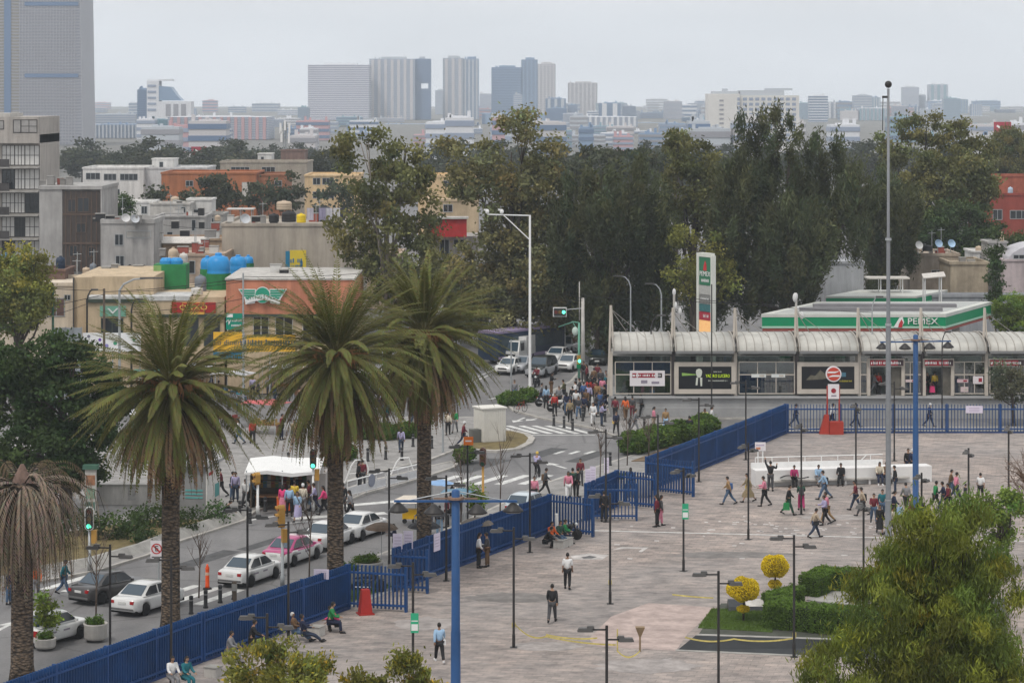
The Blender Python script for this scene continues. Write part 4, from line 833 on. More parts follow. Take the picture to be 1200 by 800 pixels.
def tank(label,px,py_top,py_bot,Y,wpx,mat,name='water_tank',wrap=None,group='rooftop water tanks'):
    s = Y/F;h = (py_bot-py_top)*s;r = wpx*s/2;t = thing(name,label,'water tank',(WX(px,Y),Y,WZ(py_bot,Y)),0,group);b = MB()
    b.lathe([(r*.96,0),(r,.1*h),(r,.25*h),(r*.97,.28*h),(r,.31*h),(r,.5*h),(r*.97,.53*h),(r,.56*h),(r,.76*h),(r*.8,.9*h),(r*.3,.95*h)],(0,0,0),16);b.build('tank_body',mat,t,True);b = MB();b.lathe([(r*.3,.94*h),(r*.3,h),(r*.2,h*1.02)],(0,0,0),12);b.build('lid',mat,t)
    if wrap:
        b = MB();b.lathe([(r*1.07,0),(r*1.09,wrap[1]*h)],(0,0,0),16);b.build('wrap',wrap[0],t)
    return t
TBLUE = M('tank_blue',(.02,.25,.58),.4,.1);WRAPG = M('green_wrap',(.02,.19,.06),.7,.25,.8);TBLK = M('tank_black',(.02,.02,.022),.6,.1);TBEI = M('tank_beige',(.48,.38,.28),.6,.1)
tank('blue water tank in green wrapping, hidden most, behind the green box tank',243,300,330,240,16,TBLUE,wrap=(WRAPG,.5));tank('largest blue water tank with green wrapped base',256,297,339,232,27,TBLUE,wrap=(WRAPG,.45));tank('blue water tank next to the largest one',279,299,325,236,20,TBLUE);tank('slim blue tank at the end of the tank row',291,299,322,242,12,TBLUE,wrap=(M('green_wrap2',(.03,.16,.07),.7,.2),.6))
t = thing('wrapped_tank','blue tanks boxed in a square green tarpaulin','water tank',(WX(199,232),232,WZ(344,232)),0,'rooftop water tanks');s = 232/F;b = MB();b.bb(-19*s,0,0,19*s,2.4,34*s);b.build('tarpaulin',WRAPG,t);b = MB();b.bb(-19.1*s,-.02,0,-10*s,2.42,33*s);b.build('pale_tarpaulin',M('pale_green_wrap',(.2,.36,.12),.7,.2),t)
for x in (-6,6): b = MB();b.lathe([(.6,0),(.6,.3),(.4,.55)],(x*s,1.1,34*s),14);b.build('tank_top',TBLUE,t)
tank('cream roof tank beside a white one',203,290,312,250,12,TBEI);tank('white roof tank among the cluttered roofs',215,296,312,251,10,M('tank_white',(.55,.53,.5),.6,.1));tank('grey plastic roof drum near the largest blue tank',235,322,342,230,14,M('tank_grey',(.16,.18,.21),.6,.1));tank('beige tank on the small grey house roof',136,309,323,262,12,M('tank_dusty',(.42,.35,.3),.7,.1))
for i,x in enumerate((152,161,168)): tank(['first','middle','last'][i]+' dark drum in the row beside the beige roof tank',x,310,323,262,9,TBLK)
tank('black water tank on the tan wall roof beside the yellow tub',338.5,247,260,274,17,TBLK);tank('small black tank on the tan wall roof',321,250,260,275,12,TBLK);tank('cream square tank held above the tan wall roof',333,235,246,276,18,TBEI);tank('yellow tub on the tan wall roof',353,250,261,273,11,M('tub_yellow',(.7,.5,.02),.6,.1));tank('dark round tank behind the rooftop laundry',380,241,259,280,17,TBLK)
tank('bright blue tank behind the light green street tree',8,296,314,250,15,TBLUE);tank('dark blue tank on the brown shed roof',71,300,318,240,11,M('tank_navy',(.015,.03,.06),.5,.1));tank('pale round tank on the shed roof',101,313,322,240,9,TBEI);tank('small grey tank by the brown glass front',109,308,322,245,8,M('tank_grey',()));tank('white lying tank on the beige shop roof',231,336,345,224.5,14,M('tank_white',()));tank('beige tank near the orange flats',205,230,239,360,10,TBEI);tank('round tan tank by the white roof hut',255,252,259,332,7,TBEI)
def dish(label,px,py,Y,r,c=(.5,.52,.55)):
    t = thing('satellite_dish',label,'satellite dish',P(px,py,Y),0,'rooftop satellite dishes');b = MB();b.lathe([(.02,.02),(r*.5,.06),(r,.25),(r*.98,.28),(r*.5,.1),(.02,.06)],(0,0,0),14);o = b.build('reflector',M('dish_%d' % int(c[2]*100),c,.5,.1),t);o.rotation_euler = (rad(70),0,rad(20));b = MB();b.tube([(0,0,0),(0,.1,-r*2)],.04,5);b.build('post',GREYM,t)
dish('grey dish at the corner of the white roof hut',187,258,325,.5);dish('dish on the small grey house roof',158,257,284,.5);dish('white dish on the grey house beside the round tree',147,256,284,.5,(.6,.6,.6));dish('dish on the tan wall roof',287,257,271,.55)
# roof antennas, laundry, clutter on the roofs: separate boxes
CL = [(M('clutter_white',(.55,.54,.52),.8,.1),'white'),(M('clutter_grey',(.25,.24,.23),.8,.1),'grey'),(M('clutter_red',(.3,.08,.06),.8,.1),'dull red'),(TBLK,'black')]
r_ = random.Random(11)
def crate(label,px,py,Y,w_,h,mat):
    p = P(px,py,Y);t = thing('roof_locker',label,'roof box',p,0,'clutter on the flat roofs');b = MB();b.box((0,.4,h/2),(w_,.8,h));b.build('box_body',mat,t);b = MB();b.box((0,.4,h+.04),(w_*1.12,.9,.08));b.build('lid',CONC,t)
k = 0
for (x,y,Y,nm) in ((186,282,290,'beside the tin roof'),(246,278,292,'next to the tin roof end'),(252,270,300,'behind the tan wall'),(236,268,320,'on the concrete roof house'),(210,254,340,'on the paler roof room'),(190,300,262,'below the tin roof'),(228,296,262,'behind the water tanks'),(218,284,298,'under the tin roof'),(250,282,300,'by the tan wall edge'),(160,262,284,'on the grey concrete house'),(168,258,300,'behind the grey concrete house'),(300,260,272,'at the tan roof edge'),(270,260,272,'on the tan roof corner'),(308,262,271,'on the tan roof by the flag'),(240,292,280,'over the beige low house'),(205,268,318,'on the tan brick house')):
    m_,cn_ = CL[k % 4];crate('%s roof box %s' % (cn_,nm),x,y,Y,r_.uniform(.5,1.3),r_.uniform(.5,1.1),m_);k += 1
for i in range(46):
    x,y,Y = r_.choice(((125,260,285),(200,281,298),(215,254,332),(230,299,264),(300,262,276),(370,262,277),(190,239,346),(140,322,236),(320,326,228),(1095,299,277),(1140,309,270),(60,217,292)));crate('small weathered box in the clutter of the flat roofs',x+r_.uniform(-16,22),y,Y+r_.uniform(0,3),r_.uniform(.3,1.1),r_.uniform(.3,1.2),CL[i % 4][0])
for i in range(16):
    x,y,Y = r_.choice(((200,254,332),(150,259,287),(300,262,276),(380,262,277),(220,299,266),(100,322,236),(1090,299,277)));p = P(x+r_.uniform(-14,20),y,Y+1);b = MB();hh = r_.uniform(1.2,3.2);b.tube([(0,0,0),(0,0,hh)],.035,4);b.tube([(-.4,0,hh*.9),(.4,0,hh*.92)],.02,4);tag(b.build('roof_aerial',GREYM,None,False,p),'thin metal aerial standing on the flat roofs','aerial','roof aerials')
t = thing('roof_pergola','pale metal roof frame at the corner of the tan wall building','pergola',(WX(266,272),274,WZ(262,272)));b = MB();[MB().tube([(x,y,0),(x,y,1.4)],.05,5).build('post',GREYM,t) for x in (0,1.2,2.4) for y in (0,1.6)];b = MB();b.box((1.2,.8,1.45),(2.9,2.1,.1));b.build('canopy',M('clutter_white',()),t)
for i,(x,c,nm) in enumerate(((364,(.42,.4,.47),'lavender'),(378,(.3,.28,.4),'purple'),(386,(.45,.45,.5),'pale grey'),(395,(.5,.5,.52),'white'),(401,(.05,.05,.07),'black'))):
    t = tag(link('laundry_sheet',None),'%s washing hung on the tan wall roof' % nm,'laundry','washing on the roof line');t.location = P(x,258,273);b = MB();n = 8;[b.add([(j*.12-.4,.05*math.sin(j*2),0),(j*.12-.28,.05*math.sin(j*2+2),0),(j*.12-.28,.05*math.sin(j*2+2),1.3),(j*.12-.4,.05*math.sin(j*2),1.3)],[(0,1,2,3)]) for j in range(6)];b.build('cloth',M('cloth_%s' % nm.replace(' ','_'),c,.9,.1),t)
# right-hand side buildings
tb = building('red brick house with white framed windows above the trees',1154,1260,229,330,12,REDB,[(1164,1174,246,257),(1184,1204,247,256,2)],.3);building('rusty red roof room on top of the red brick house',1163,1212,207,334,6,M('rust_red',(.33,.11,.07),.9,.2),(),.2,name='roof_room');tank('pale blue tank beside the rusty roof room',1184,219,229,331,6,M('tank_pale',(.4,.5,.6),.6,.1));building('low pale block behind the rightmost olive tree',1140,1200,160,690,10,PALEW,[(1168,1180,164,168)],.2)
GW = M('grey_wall',(.30,.31,.33),.9,.1,.4)
building('tall light grey side wall beside the petrol canopy',967,1012,309,262,8,M('wall_light_grey',(.38,.39,.41),.9,.1,.4),(),.25,name='warehouse');building('long grey wall with a thick ledge behind the petrol canopy',1070,1260,348,258,2,GW,(),.3,name='boundary_wall',cat='wall')
building('beige house with dishes on its flat roof',1066,1124,300,275,8,M('house_beige',(.38,.32,.26),.9,.2),[(1092,1104,317,324,1)],.3,name='house',cat='house');building('stone faced low house with a brown streaked wall',1114,1158,310,268,8,M('house_stone',(.36,.30,.22),.9,.35,.5),(),.3,name='house',cat='house');building('white small roof room with a tank',1140,1158,296,280,5,PALEW,[(1149,1153,300,306,0)],.2,name='roof_room');building('pale domed shed at the edge of the houses',1176,1260,306,266,8,M('shed_pink',(.45,.38,.38),.9,.1),[(1188,1200,299,303)],.2,name='shed');building('grey pillar house beside the cypress',1158,1180,285,270,4,GRC,(),.2,name='house',cat='house')
b = MB();t = thing('vault_roof','pale curved tin roof over the domed shed','roof',(WX(1180,267),266.5,WZ(306,267)));pts = [(0,0)]+[(4.5-4.5*math.cos(a),1.9*math.sin(a)) for a in [math.pi*k/12 for k in range(1,12)]]+[(9,0)];n = len(pts);b.add([(x,0,z) for x,z in pts]+[(x,6,z) for x,z in pts],[tuple(range(n))]+[(i,n+i,n+i+1,i+1) for i in range(n-1)]+[tuple(range(2*n-1,n-1,-1))]);b.build('sheet',M('vault_tin',(.48,.47,.5),.5,.1),t)
for i,(x,y) in enumerate(((1076,288),(1099,286),(1114,286))): dish(['white dish at the near corner of the beige house','pale blue dish in the middle of the beige house roof','blue dish on a thin mast over the beige house'][i],x,y,272,.45,((.5,.5,.5),(.3,.42,.56),(.35,.5,.66))[i])
tank('black tank on the beige house roof',1087,287,294,274,12,TBLK);tank('cream tank over the white roof room',1147,288,296,281,8,TBEI);tank('tan tank on top of the grey pillar house',1174,272,285,271,5,TBEI)
t = thing('stair_canopy','small tin canopy on white posts behind the petrol roof','canopy',(WX(1084,252),252,WZ(348,252)-3.3));b = MB();[b.tube([(x,y,0),(x,y,5.2)],.07,5) for x in (0,1.6) for y in (0,1.2)];b.build('posts',WHITE,t);b = MB();b.add([(-.2,-.2,5.1),(2,-.2,5.3),(2.1,1.5,5.6),(-.1,1.5,5.4),(-.2,-.2,5.2),(2,-.2,5.4),(2.1,1.5,5.7),(-.1,1.5,5.5)],[(3,2,1,0),(4,5,6,7),(0,1,5,4),(1,2,6,5),(2,3,7,6),(3,0,4,7)]);b.build('sheet',M('tin_white',()),t)
# mid-distance filler houses behind the trees, seen only through gaps
for i,(x0,x1,y,Y,m_,nm) in enumerate(((560,640,345,330,CREAM,'cream'),(640,700,335,360,GRC,'grey'),(700,800,345,330,BEIGE,'beige'),(470,520,360,300,PALEW,'white'),(800,900,350,320,GRC,'dull grey'),(410,470,300,310,M('house_sand',()),'sand'))):
    building('%s house half hidden behind the avenue trees' % nm,x0,x1,y,Y,10,m_,[(x0+8,x0+16,y+12,y+22),(x0+26,x0+34,y+12,y+22),(x0+44,x0+52,y+12,y+22)],.3,name='house',cat='house')
# haze: one closed box of even, thin, pale air round everything
b = MB();b.bb(-2800,-50,-1.5,2800,5300,175);hz = struct(b.build('haze',bpy.data.materials.new('haze_air')),'stuff');hm = hz.data.materials[0];hm.use_nodes = True;n = hm.node_tree;n.nodes.clear()
pv = n.nodes.new('ShaderNodeVolumePrincipled');pv.inputs['Color'].default_value = (.84,.92,1.0,1);pv.inputs['Density'].default_value = .00017;pv.inputs['Anisotropy'].default_value = .1;oo = n.nodes.new('ShaderNodeOutputMaterial');n.links.new(pv.outputs[0],oo.inputs['Volume'])
# ------------------------------------------------------------ the bus shelter (a long station)
SY = 206.0;ss = SY/F;PLZ = 1.72
sx = lambda px: WX(px,SY)
STC = M('station_concrete',(.31,.31,.31),.85,.15,.8);FRB = M('station_frame_beige',(.50,.45,.39),.7,.08);ROOFM = M('station_roof',(.45,.44,.405),.6,.18,.6);ROOFR = M('station_roof_rib',(.30,.28,.25),.6,.1);STG = glass('station_glass',(.55,.60,.58),.78)
st = thing('bus_station','long bus station with a ribbed curved roof, glass walls and masts','bus station',(0,SY,0))
xa,xb = sx(716),sx(1330)
b = MB();b.bb(xa,0,-.15,xb,6.5,.75);b.bb(xa,.12,.75,xb,6.4,1.5);b.bb(xa-.05,-.1,1.5,xb,6.55,PLZ);b.build('platform',STC,st)
b = MB();b.bb(xa,-.012,.74,xb,0,.80);b.bb(xa,-.115,1.56,xb,-.1,1.64);b.build('platform_line',M('line_grey',(.45,.45,.45),.8,.1),st)
zE,zR = WZ(411,SY),WZ(391,208.2)
mods = [716,789,862,934,1007,1081,1156,1229,1302]
for i in range(len(mods)-1):
    x0,x1 = sx(mods[i])+.16,sx(mods[i+1])-.16;b = MB();prof = []
    for k in range(15):
        a = math.pi*k/14;prof.append((3.2-3.9*math.cos(a),zE+(zR-zE)*math.sin(a)**.8))
    n = len(prof);vs = [(x0,y,z) for y,z in prof]+[(x1,y,z) for y,z in prof]+[(x0,y,z-.07) for y,z in prof]+[(x1,y,z-.07) for y,z in prof]
    fs = [(k,k+1,n+k+1,n+k) for k in range(n-1)]+[(2*n+k+1,2*n+k,3*n+k,3*n+k+1) for k in range(n-1)]+[(k+1,k,2*n+k,2*n+k+1) for k in range(n-1)]+[(n+k,n+k+1,3*n+k+1,3*n+k) for k in range(n-1)]+[(0,n,3*n,2*n),(n-1,3*n-1,4*n-1,2*n-1)]
    b.add(vs,fs);rf = b.build('roof_vault',ROOFM,st,True)
    b = MB()
    for q in range(8):
        xq = x0+(x1-x0)*q/7;b.tube([(xq,y,z+.015) for y,z in prof],.035 if 0 < q < 7 else .085,5)
    b.build('roof_ribs',ROOFR,rf)
    b = MB();b.bb(x0,-.75,zE-.16,x1,-.62,zE+.06);b.build('gutter',M('gutter_grey',(.2,.2,.2),.6,.1),st)
for i,px in enumerate(mods[:-1]):
    x = sx(px);b = MB();top = WZ(362 if i else 359,SY)
    b.tube([(x-.18,1.0,PLZ),(x-.05,1.0,zE),(x+.02,1.0,top)],[.12,.12,.09],8);b.tube([(x+.25,1.0,zE-.2),(x+.08,1.0,top)],.06,6);mt_ = b.build('mast',FRB,st);b = MB()
    b.tube([(x+.05,1,top-.3),(x+1.5,3.8,zR-.1)],.035,5);b.tube([(x+.05,1,top-.3),(x+2.9,1.0,zE+.9)],.02,4);b.build('stay',ROOFR,mt_)
    b = MB();b.bb(x-.13,-.05,PLZ,x+.13,.2,zE-.1);b.build('column',FRB if i % 2 == 0 else M('column_dark',(.06,.05,.05),.6,.1),st)
zs = lambda py: WZ(py,SY)
def glazed(px0,px1,z0=461,z1=424,bars=3):
    x0,x1 = sx(px0),sx(px1);b = MB();b.bb(x0,.02,zs(z0),x1,.05,zs(z1));g = b.build('glass_wall',STG,st);b = MB()
    for z in (z0,(z0*.4+z1*.6),z1): b.bb(x0,-.02,zs(z)-.04,x1,.018,zs(z)+.04)
    for k in range(bars+1): x = x0+(x1-x0)*k/bars;b.bb(x-.035,-.03,zs(z0),x+.035,-.021,zs(z1))
    b.build('glazing_bar',FRB,g)
glazed(721,786);glazed(866,931);glazed(1008,1016,bars=1);glazed(1060,1080);glazed(1118,1154);glazed(1160,1228);glazed(1232,1300)
b = MB();b.bb(xa,6.3,PLZ,xb,6.4,PLZ+1.0);b.build('rear_parapet',STC,st);b = MB();b.bb(xa,6.32,PLZ+1.0,xb,6.36,zE-.3);b.build('rear_glass',STG,st)
b = MB();b.bb(xa+.1,.3,zE-.45,xb,5.9,zE-.38);b.build('ceiling',M('ceiling_grey',(.34,.34,.33),.9,.1),st)
DK = M('screen_black',(.012,.013,.016),.3,.15,.6)
def screen(px0,px1,label):
    t = thing('advert_screen',label,'screen',(sx(px0),SY-.06,zs(461)));W_ = (px1-px0)*ss;Hh = zs(424)-zs(461);b = MB();fw = 5*ss
    b.bb(0,-.15,0,W_,.05,fw*1.1);b.bb(0,-.15,Hh-fw,W_,.05,Hh);b.bb(0,-.15,fw*1.1,fw,.05,Hh-fw);b.bb(W_-fw,-.15,fw*1.1,W_,.05,Hh-fw);b.build('frame',FRB,t)
    b = MB();b.bb(fw,-.08,fw*1.1,W_-fw,.04,Hh-fw);b.build('panel',DK,t);return t,W_,Hh
ACID = M('acid_yellow',(.52,.72,.01),.5,0,emit=.35);PRW = M('print_white',(.6,.62,.55),.6,.1)
t,W_,Hh = screen(790,862,'black advert screen with a portrait and acid yellow lettering')
b = MB();cx = 29*ss;b.lathe([(.02,.0),(2.2*ss,1*ss),(3.3*ss,4*ss),(3.7*ss,7*ss),(2.8*ss,9.6*ss),(.02,10.6*ss)],(cx,-.1,18.8*ss),14,0,.12);b.add([((27.4+x)*ss,-.1,z*ss) for x,z in ((-1.6,19),(.6,19),(-.2,10),(-2.4,10))],[(0,1,2,3)]);b.add([((30.6+x)*ss,-.1,z*ss) for x,z in ((-.6,19),(2.2,19),(2,9),(.2,9))],[(0,1,2,3)]);b.build('printed_portrait',PRW,t)
b = MB();b.add([(x*ss,-.1,z*ss) for x,z in ((9,21),(19,21.6),(25.5,22),(25.5,23),(20,23.4),(9,24.6))],[(0,1,2,3,4,5)]);b.build('printed_streak',M('print_green',(.25,.42,.1),.6,.2),t)
text('YADIRO LUCERO',5.2*ss,ACID,t,(51*ss,-.1,20.8*ss),sx=.7);text('~aaaaaaaaa',1.8*ss,PRW,t,(51*ss,-.1,25.8*ss));text('~aaaaaaaaaaaaaaaa',2.2*ss,PRW,t,(51*ss,-.1,15.4*ss))
t,W_,Hh = screen(934,1006,'dark advert screen showing a faint landscape with a yellow caption');b = MB();b.add([(x*ss,-.1,z*ss) for x,z in ((10,16),(16,22),(21,21),(27,28),(33,23),(36,25),(40,20),(30,17))],[(0,1,2,3,4,5,6,7)]);b.build('printed_ridge',M('print_dim',(.13,.12,.09),.6,.3,2),t);text('~aaaaaaaa',3*ss,M('print_gold',(.42,.36,.03),.6,.1),t,(57*ss,-.1,15*ss));b = MB();b.bb(52*ss,-.11,20*ss,57*ss,-.1,25*ss);b.build('printed_block',M('print_blue',(.06,.16,.22),.6,.1),t)
SGN = M('sign_board_dark',(.05,.03,.035),.5,.1);WINE = M('wine_red',(.30,.015,.03),.5,.06)
def route_sign(px0,px1,py0,py1,label,txt,y=-.2,boards=SGN,rim=FRB):
    t = thing('station_sign',label,'sign',(sx(px0),SY+y,zs(py1)),0,'red station name boards');W_ = (px1-px0)*ss;Hh = (py1-py0)*ss;b = MB();b.bb(0,-.1,0,W_,0,Hh);b.build('board',rim,t);b = MB();b.bb(W_*.02,-.13,Hh*.1,W_*.98,-.1,Hh*.9);b.build('dark_field',boards,t)
    b = MB();b.bb(W_*.18,-.15,Hh*.16,W_*.82,-.13,Hh*.84);b.build('red_field',WINE,t);text(txt,Hh*.5,WHITE,t,(W_*.48,-.16,Hh*.5),sx=1.1);b = MB();b.bb(W_*.03,-.15,Hh*.16,W_*.14,-.13,Hh*.84);b.build('red_tile',WINE,t);text('~a',Hh*.5,WHITE,t,(W_*.085,-.16,Hh*.5));text('~a',Hh*.45,WHITE,t,(W_*.90,-.16,Hh*.5));return t
route_sign(1018,1059,420,429,'red station name board above the first open door, by the flagpole','~aaaaaaaaaa');route_sign(1082,1117,420,429,'red station name board right of the blue mast, above the busy door','~aaaaaaaaa');route_sign(1158,1200,420,429,'red station name board behind the grey green tree','~aaaaaaaaaaa')
t = thing('route_banner','white banner with red and black route strip inside the glass end bay','banner',(sx(738),SY-.05,zs(452)));W_ = 41*ss;Hh = 18*ss;b = MB();b.bb(0,-.05,0,W_,0,Hh);b.build('board',M('banner_white',(.72,.68,.70),.6,.05),t);b = MB();b.bb(W_*.07,-.07,Hh*.55,W_*.19,-.05,Hh*.84);b.bb(W_*.23,-.07,Hh*.55,W_*.72,-.05,Hh*.84);b.build('red_strip',WINE,t);b = MB();b.bb(W_*.8,-.07,Hh*.55,W_*.92,-.05,Hh*.84);b.build('black_tile',SGN,t);b = MB();b.bb(W_*.32,-.07,Hh*.18,W_*.5,-.05,Hh*.38);b.bb(W_*.62,-.07,Hh*.15,W_*.84,-.05,Hh*.3);b.build('grey_print',M('print_grey',(.25,.22,.27),.6,.1),t);text('~aaaaaaaaaa',Hh*.2,WHITE,t,(W_*.47,-.08,Hh*.7),sx=1.6);text('~a',Hh*.2,WHITE,t,(W_*.86,-.08,Hh*.7));text('~a',Hh*.2,WHITE,t,(W_*.13,-.08,Hh*.7))
for i,px in enumerate((1018,1058,1083,1116,1156)):
    b = MB();b.bb(sx(px)-.12,-.12,PLZ,sx(px)+.12,.15,zs(420));b.build('door_post',FRB,st)
for a,c in ((1045,1056),(1104,1114)): b = MB();b.bb(sx(a),.2,PLZ,sx(c),.26,zs(431));b.build('sliding_door',M('door_glass_dull',(.13,.12,.1),.25,.3,1.5),st)
for i,px in enumerate((874,884,896,911,921)):
    t = thing('ticket_machine',['first','second','third','fourth, lower','fifth, slim'][i]+' white ticket machine behind the glass','ticket machine',(sx(px),SY+1.6,PLZ),0,'white ticket machines');hh = 1.7 if i < 3 else 1.15;w_ = .62;b = MB();b.bb(-w_/2,0,0,w_/2,.6,hh);b.bb(-w_/2+.05,.1,hh,w_/2-.05,.6,hh+.12);b.build('cabinet',M('machine_white',(.62,.62,.56),.5,.06),t);b = MB();b.bb(-.2,-.015,hh*.62,.2,0,hh*.85);b.build('display',DK,t);b = MB();b.bb(-.15,-.02,hh*.3,.15,0,hh*.36);b.build('slot',DK,t)
for i,(px,py,w_,h_,c) in enumerate(((1146,445,12,9,(.72,.66,.67)),(1128,446,13,4,(.6,.45,.47)),(1068,446,14,3,(.62,.5,.5)),(889,440,17,4,(.66,.68,.66)),(912,440,16,4,(.66,.68,.66)),(1130,456,9,6,(.3,.5,.6)))):
    t = thing('glass_notice',['white and red notice on the glass','pinkish strip notice on the glass','strip notice on the narrow glass bay by the blue mast','long pale light strip over the ticket machines','second pale light strip over the ticket machines','pale blue notice low on the glass'][i],'notice',(sx(px),SY-.05,zs(py)));b = MB();b.bb(-w_*ss/2,-.03,-h_*ss/2,w_*ss/2,0,h_*ss/2);b.build('card',M('notice_%d' % int(c[1]*100),c,.6,.05),t);b = MB();b.bb(w_*ss*.05,-.045,-h_*ss*.25,w_*ss*.38,-.03,h_*ss*.25);b.build('printed_mark',WINE if i in (0,1,2) else FRB,t)
# petrol station canopies
t = thing('petrol_canopy','green and white petrol station canopy with large white lettering','canopy',(0,0,0));GRN = M('petrol_green',(.0,.25,.105),.45,.07);PG = M('pale_stripe',(.42,.62,.5),.5,.05);CW = M('canopy_white',(.56,.57,.53),.6,.1,.5);PR = M('brick_stripe',(.28,.07,.055),.6,.1)
Y0 = 230.;z0,z1 = WZ(388,Y0),WZ(370,Y0);A0 = Vector((WX(893,Y0),Y0));A1 = Vector((WX(1108,Y0),Y0));dv = Vector((6.6,13.5));A2 = A1+dv;A3 = A0+dv*1.0
b = MB();b.prism([tuple(A0),tuple(A1),tuple(A2),tuple(A3)],z0+.25,z1-.12);b.build('fascia',GRN,t)
cen = (A0+A2)/2
def ring(k): return [tuple(cen+(p-cen)*k) for p in (A0,A1,A2,A3)]
b = MB();b.prism(ring(1.006),z1-.12,z1+.18);b.build('roof_edge',CW,t);b = MB();b.prism(ring(1.003),z0+.28,z0+.45);b.build('pale_stripe',PG,t);b = MB();b.prism(ring(.997),z0,z0+.2499);b.build('red_stripe',PR,t)
b = MB();b.prism(ring(.9),z1+.18,z1+.2);b.build('roof_sheet',M('canopy_grey',(.40,.41,.40),.7,.1),t)
for k in (.22,.52):
    p = A0+dv*k;b = MB();b.bb(p.x+2.0,p.y-.5,z1+.2,p.x+15.2,p.y+.5,z1+.5);b.build('roof_duct',M('duct_grey',(.19,.185,.195),.7,.1),t)
for x,y in ((.15,.2),(.5,.2),(.85,.2),(.15,.8),(.85,.8)): p = A0+(A1-A0)*x+dv*y;b = MB();b.bb(p.x-.3,p.y-.3,0,p.x+.3,p.y+.3,z0);b.build('pillar',CONCL,t)
text('PEMEX',.80,M('letter_white',(.75,.76,.74),.5,0),t,(WX(1081,Y0),Y0-.10,z0+.88),sx=1.15,ext=.03)
b = MB();ex = WX(1055,Y0);b.add([(ex-.62,Y0-.07,z0+.35),(ex+.1,Y0-.07,z0+.32),(ex+.34,Y0-.07,z0+.8),(ex+.2,Y0-.07,z0+1.3),(ex-.1,Y0-.07,z0+1.2)],[(0,1,2,3,4)]);b.build('emblem_white',M('letter_white',()),t);b = MB();b.add([(ex-.2,Y0-.09,z0+.34),(ex+.15,Y0-.09,z0+.34),(ex+.24,Y0-.09,z0+.8),(ex+.1,Y0-.09,z0+1.08),(ex-.12,Y0-.09,z0+.7)],[(0,1,2,3,4)]);b.build('emblem_red',M('emblem_red',(.5,.03,.04),.5,0),t)
t = thing('petrol_canopy','second lower green petrol canopy farther back','canopy',(0,0,0));Y1 = 254.;z0,z1 = WZ(358,Y1),WZ(348,Y1);B0 = Vector((WX(968,Y1),Y1));B1 = Vector((WX(1074,Y1),Y1));d2_ = Vector((4.4,8));pts = [B0,B1,B1+d2_,B0+d2_];cen = (pts[0]+pts[2])/2
b = MB();b.prism([tuple(p) for p in pts],z0,z1-.1);b.build('fascia',GRN,t);b = MB();b.prism([tuple(cen+(p-cen)*1.01) for p in pts],z1-.1,z1+.1);b.build('roof_edge',CW,t);b = MB();b.prism([tuple(cen+(p-cen)*1.003) for p in pts],z0+.1,z0+.22);b.build('pale_stripe',PG,t)
b = MB();[b.tube([(B0.x+6+x,Y1+4+y,z1),(B0.x+6+x,Y1+4+y,z1+1.5)],.06,5) for x in (0,2.2) for y in (0,1.5)];b.build('frame_posts',WHITE,t);b = MB();b.bb(B0.x+4.6,Y1+3.6,z1+1.5,B0.x+8.9,Y1+6,z1+1.65);b.build('tin_cover',M('tin_white',()),t)
for x,y in ((1,2),(8,2),(5,6)): b = MB();b.bb(B0.x+x-.3,Y1+y-.3,0,B0.x+x+.3,Y1+y+.3,z0);b.build('pillar',CONCL,t)
for i,q in enumerate((2.5,7.5,12)):
    p = A0+Vector((q,4));t2 = thing('fuel_pump',['first','second','third'][i]+' fuel pump under the green canopy','fuel pump',(p.x,p.y,0),0,'fuel pumps');b = MB();b.bb(-.45,-.3,0,.45,.3,1.9);b.build('cabinet',M('machine_white',()),t2);b = MB();b.bb(-.46,-.32,1.9,.46,.32,2.3);b.build('header',GRN,t2);b = MB();b.bb(-.3,-.315,1.2,.3,-.3,1.6);b.build('display',DK,t2)
t = thing('price_sign','tall white framed green fuel price sign above the shelter','sign',(WX(828,222),222,0),rad(-62));s = 222/F;zz = lambda py: WZ(py,222);b = MB();b.bb(-1.3,-.22,0,-.95,.22,zz(297));b.bb(.98,-.22,0,1.15,.22,zz(299));b.bb(-.95,-.22,zz(301),.98,.22,zz(297)+.05);b.build('frame',M('sign_frame_white',(.62,.63,.58),.5,.06),t)
for (a,c,mt,nm) in ((301,334,M('sign_deep_green',(.03,.16,.085),.5,.05),'green_panel'),(334.5,345,M('panel_grey',(.4,.4,.38),.6,.2,6),'grey_panel'),(345.5,356,M('panel_dim',(.2,.2,.19),.6,.3,6),'service_panel'),(356.5,365,M('panel_teal',(.04,.14,.15),.6,.2,5),'teal_panel'),(365.5,375,M('panel_red',(.38,.03,.05),.6,.1),'red_panel'),(375.5,392,M('panel_amber',(.9,.5,.2),.6,.15,3,emit=.25),'amber_panel')):
    b = MB();b.bb(-.94,-.16,zz(c),.97,.16,zz(a));o = b.build(nm,mt,t)
text('PEMEX',.58,WHITE,t,(.0,-.18,zz(321)));text('~aaaaa',.36,WHITE,t,(0,-.18,zz(328.5)));text('~aaaaaaaa',.27,WHITE,t,(0,-.18,zz(350)));text('~aaaa',.36,WHITE,t,(.2,-.18,zz(370)));b = MB();b.add([(-.3,-.17,zz(317)),(.28,-.17,zz(317)),(.22,-.17,zz(309)),(.02,-.17,zz(305)),(-.2,-.17,zz(311))],[(0,1,2,3,4)]);b.build('emblem',M('emblem_red',()),t)
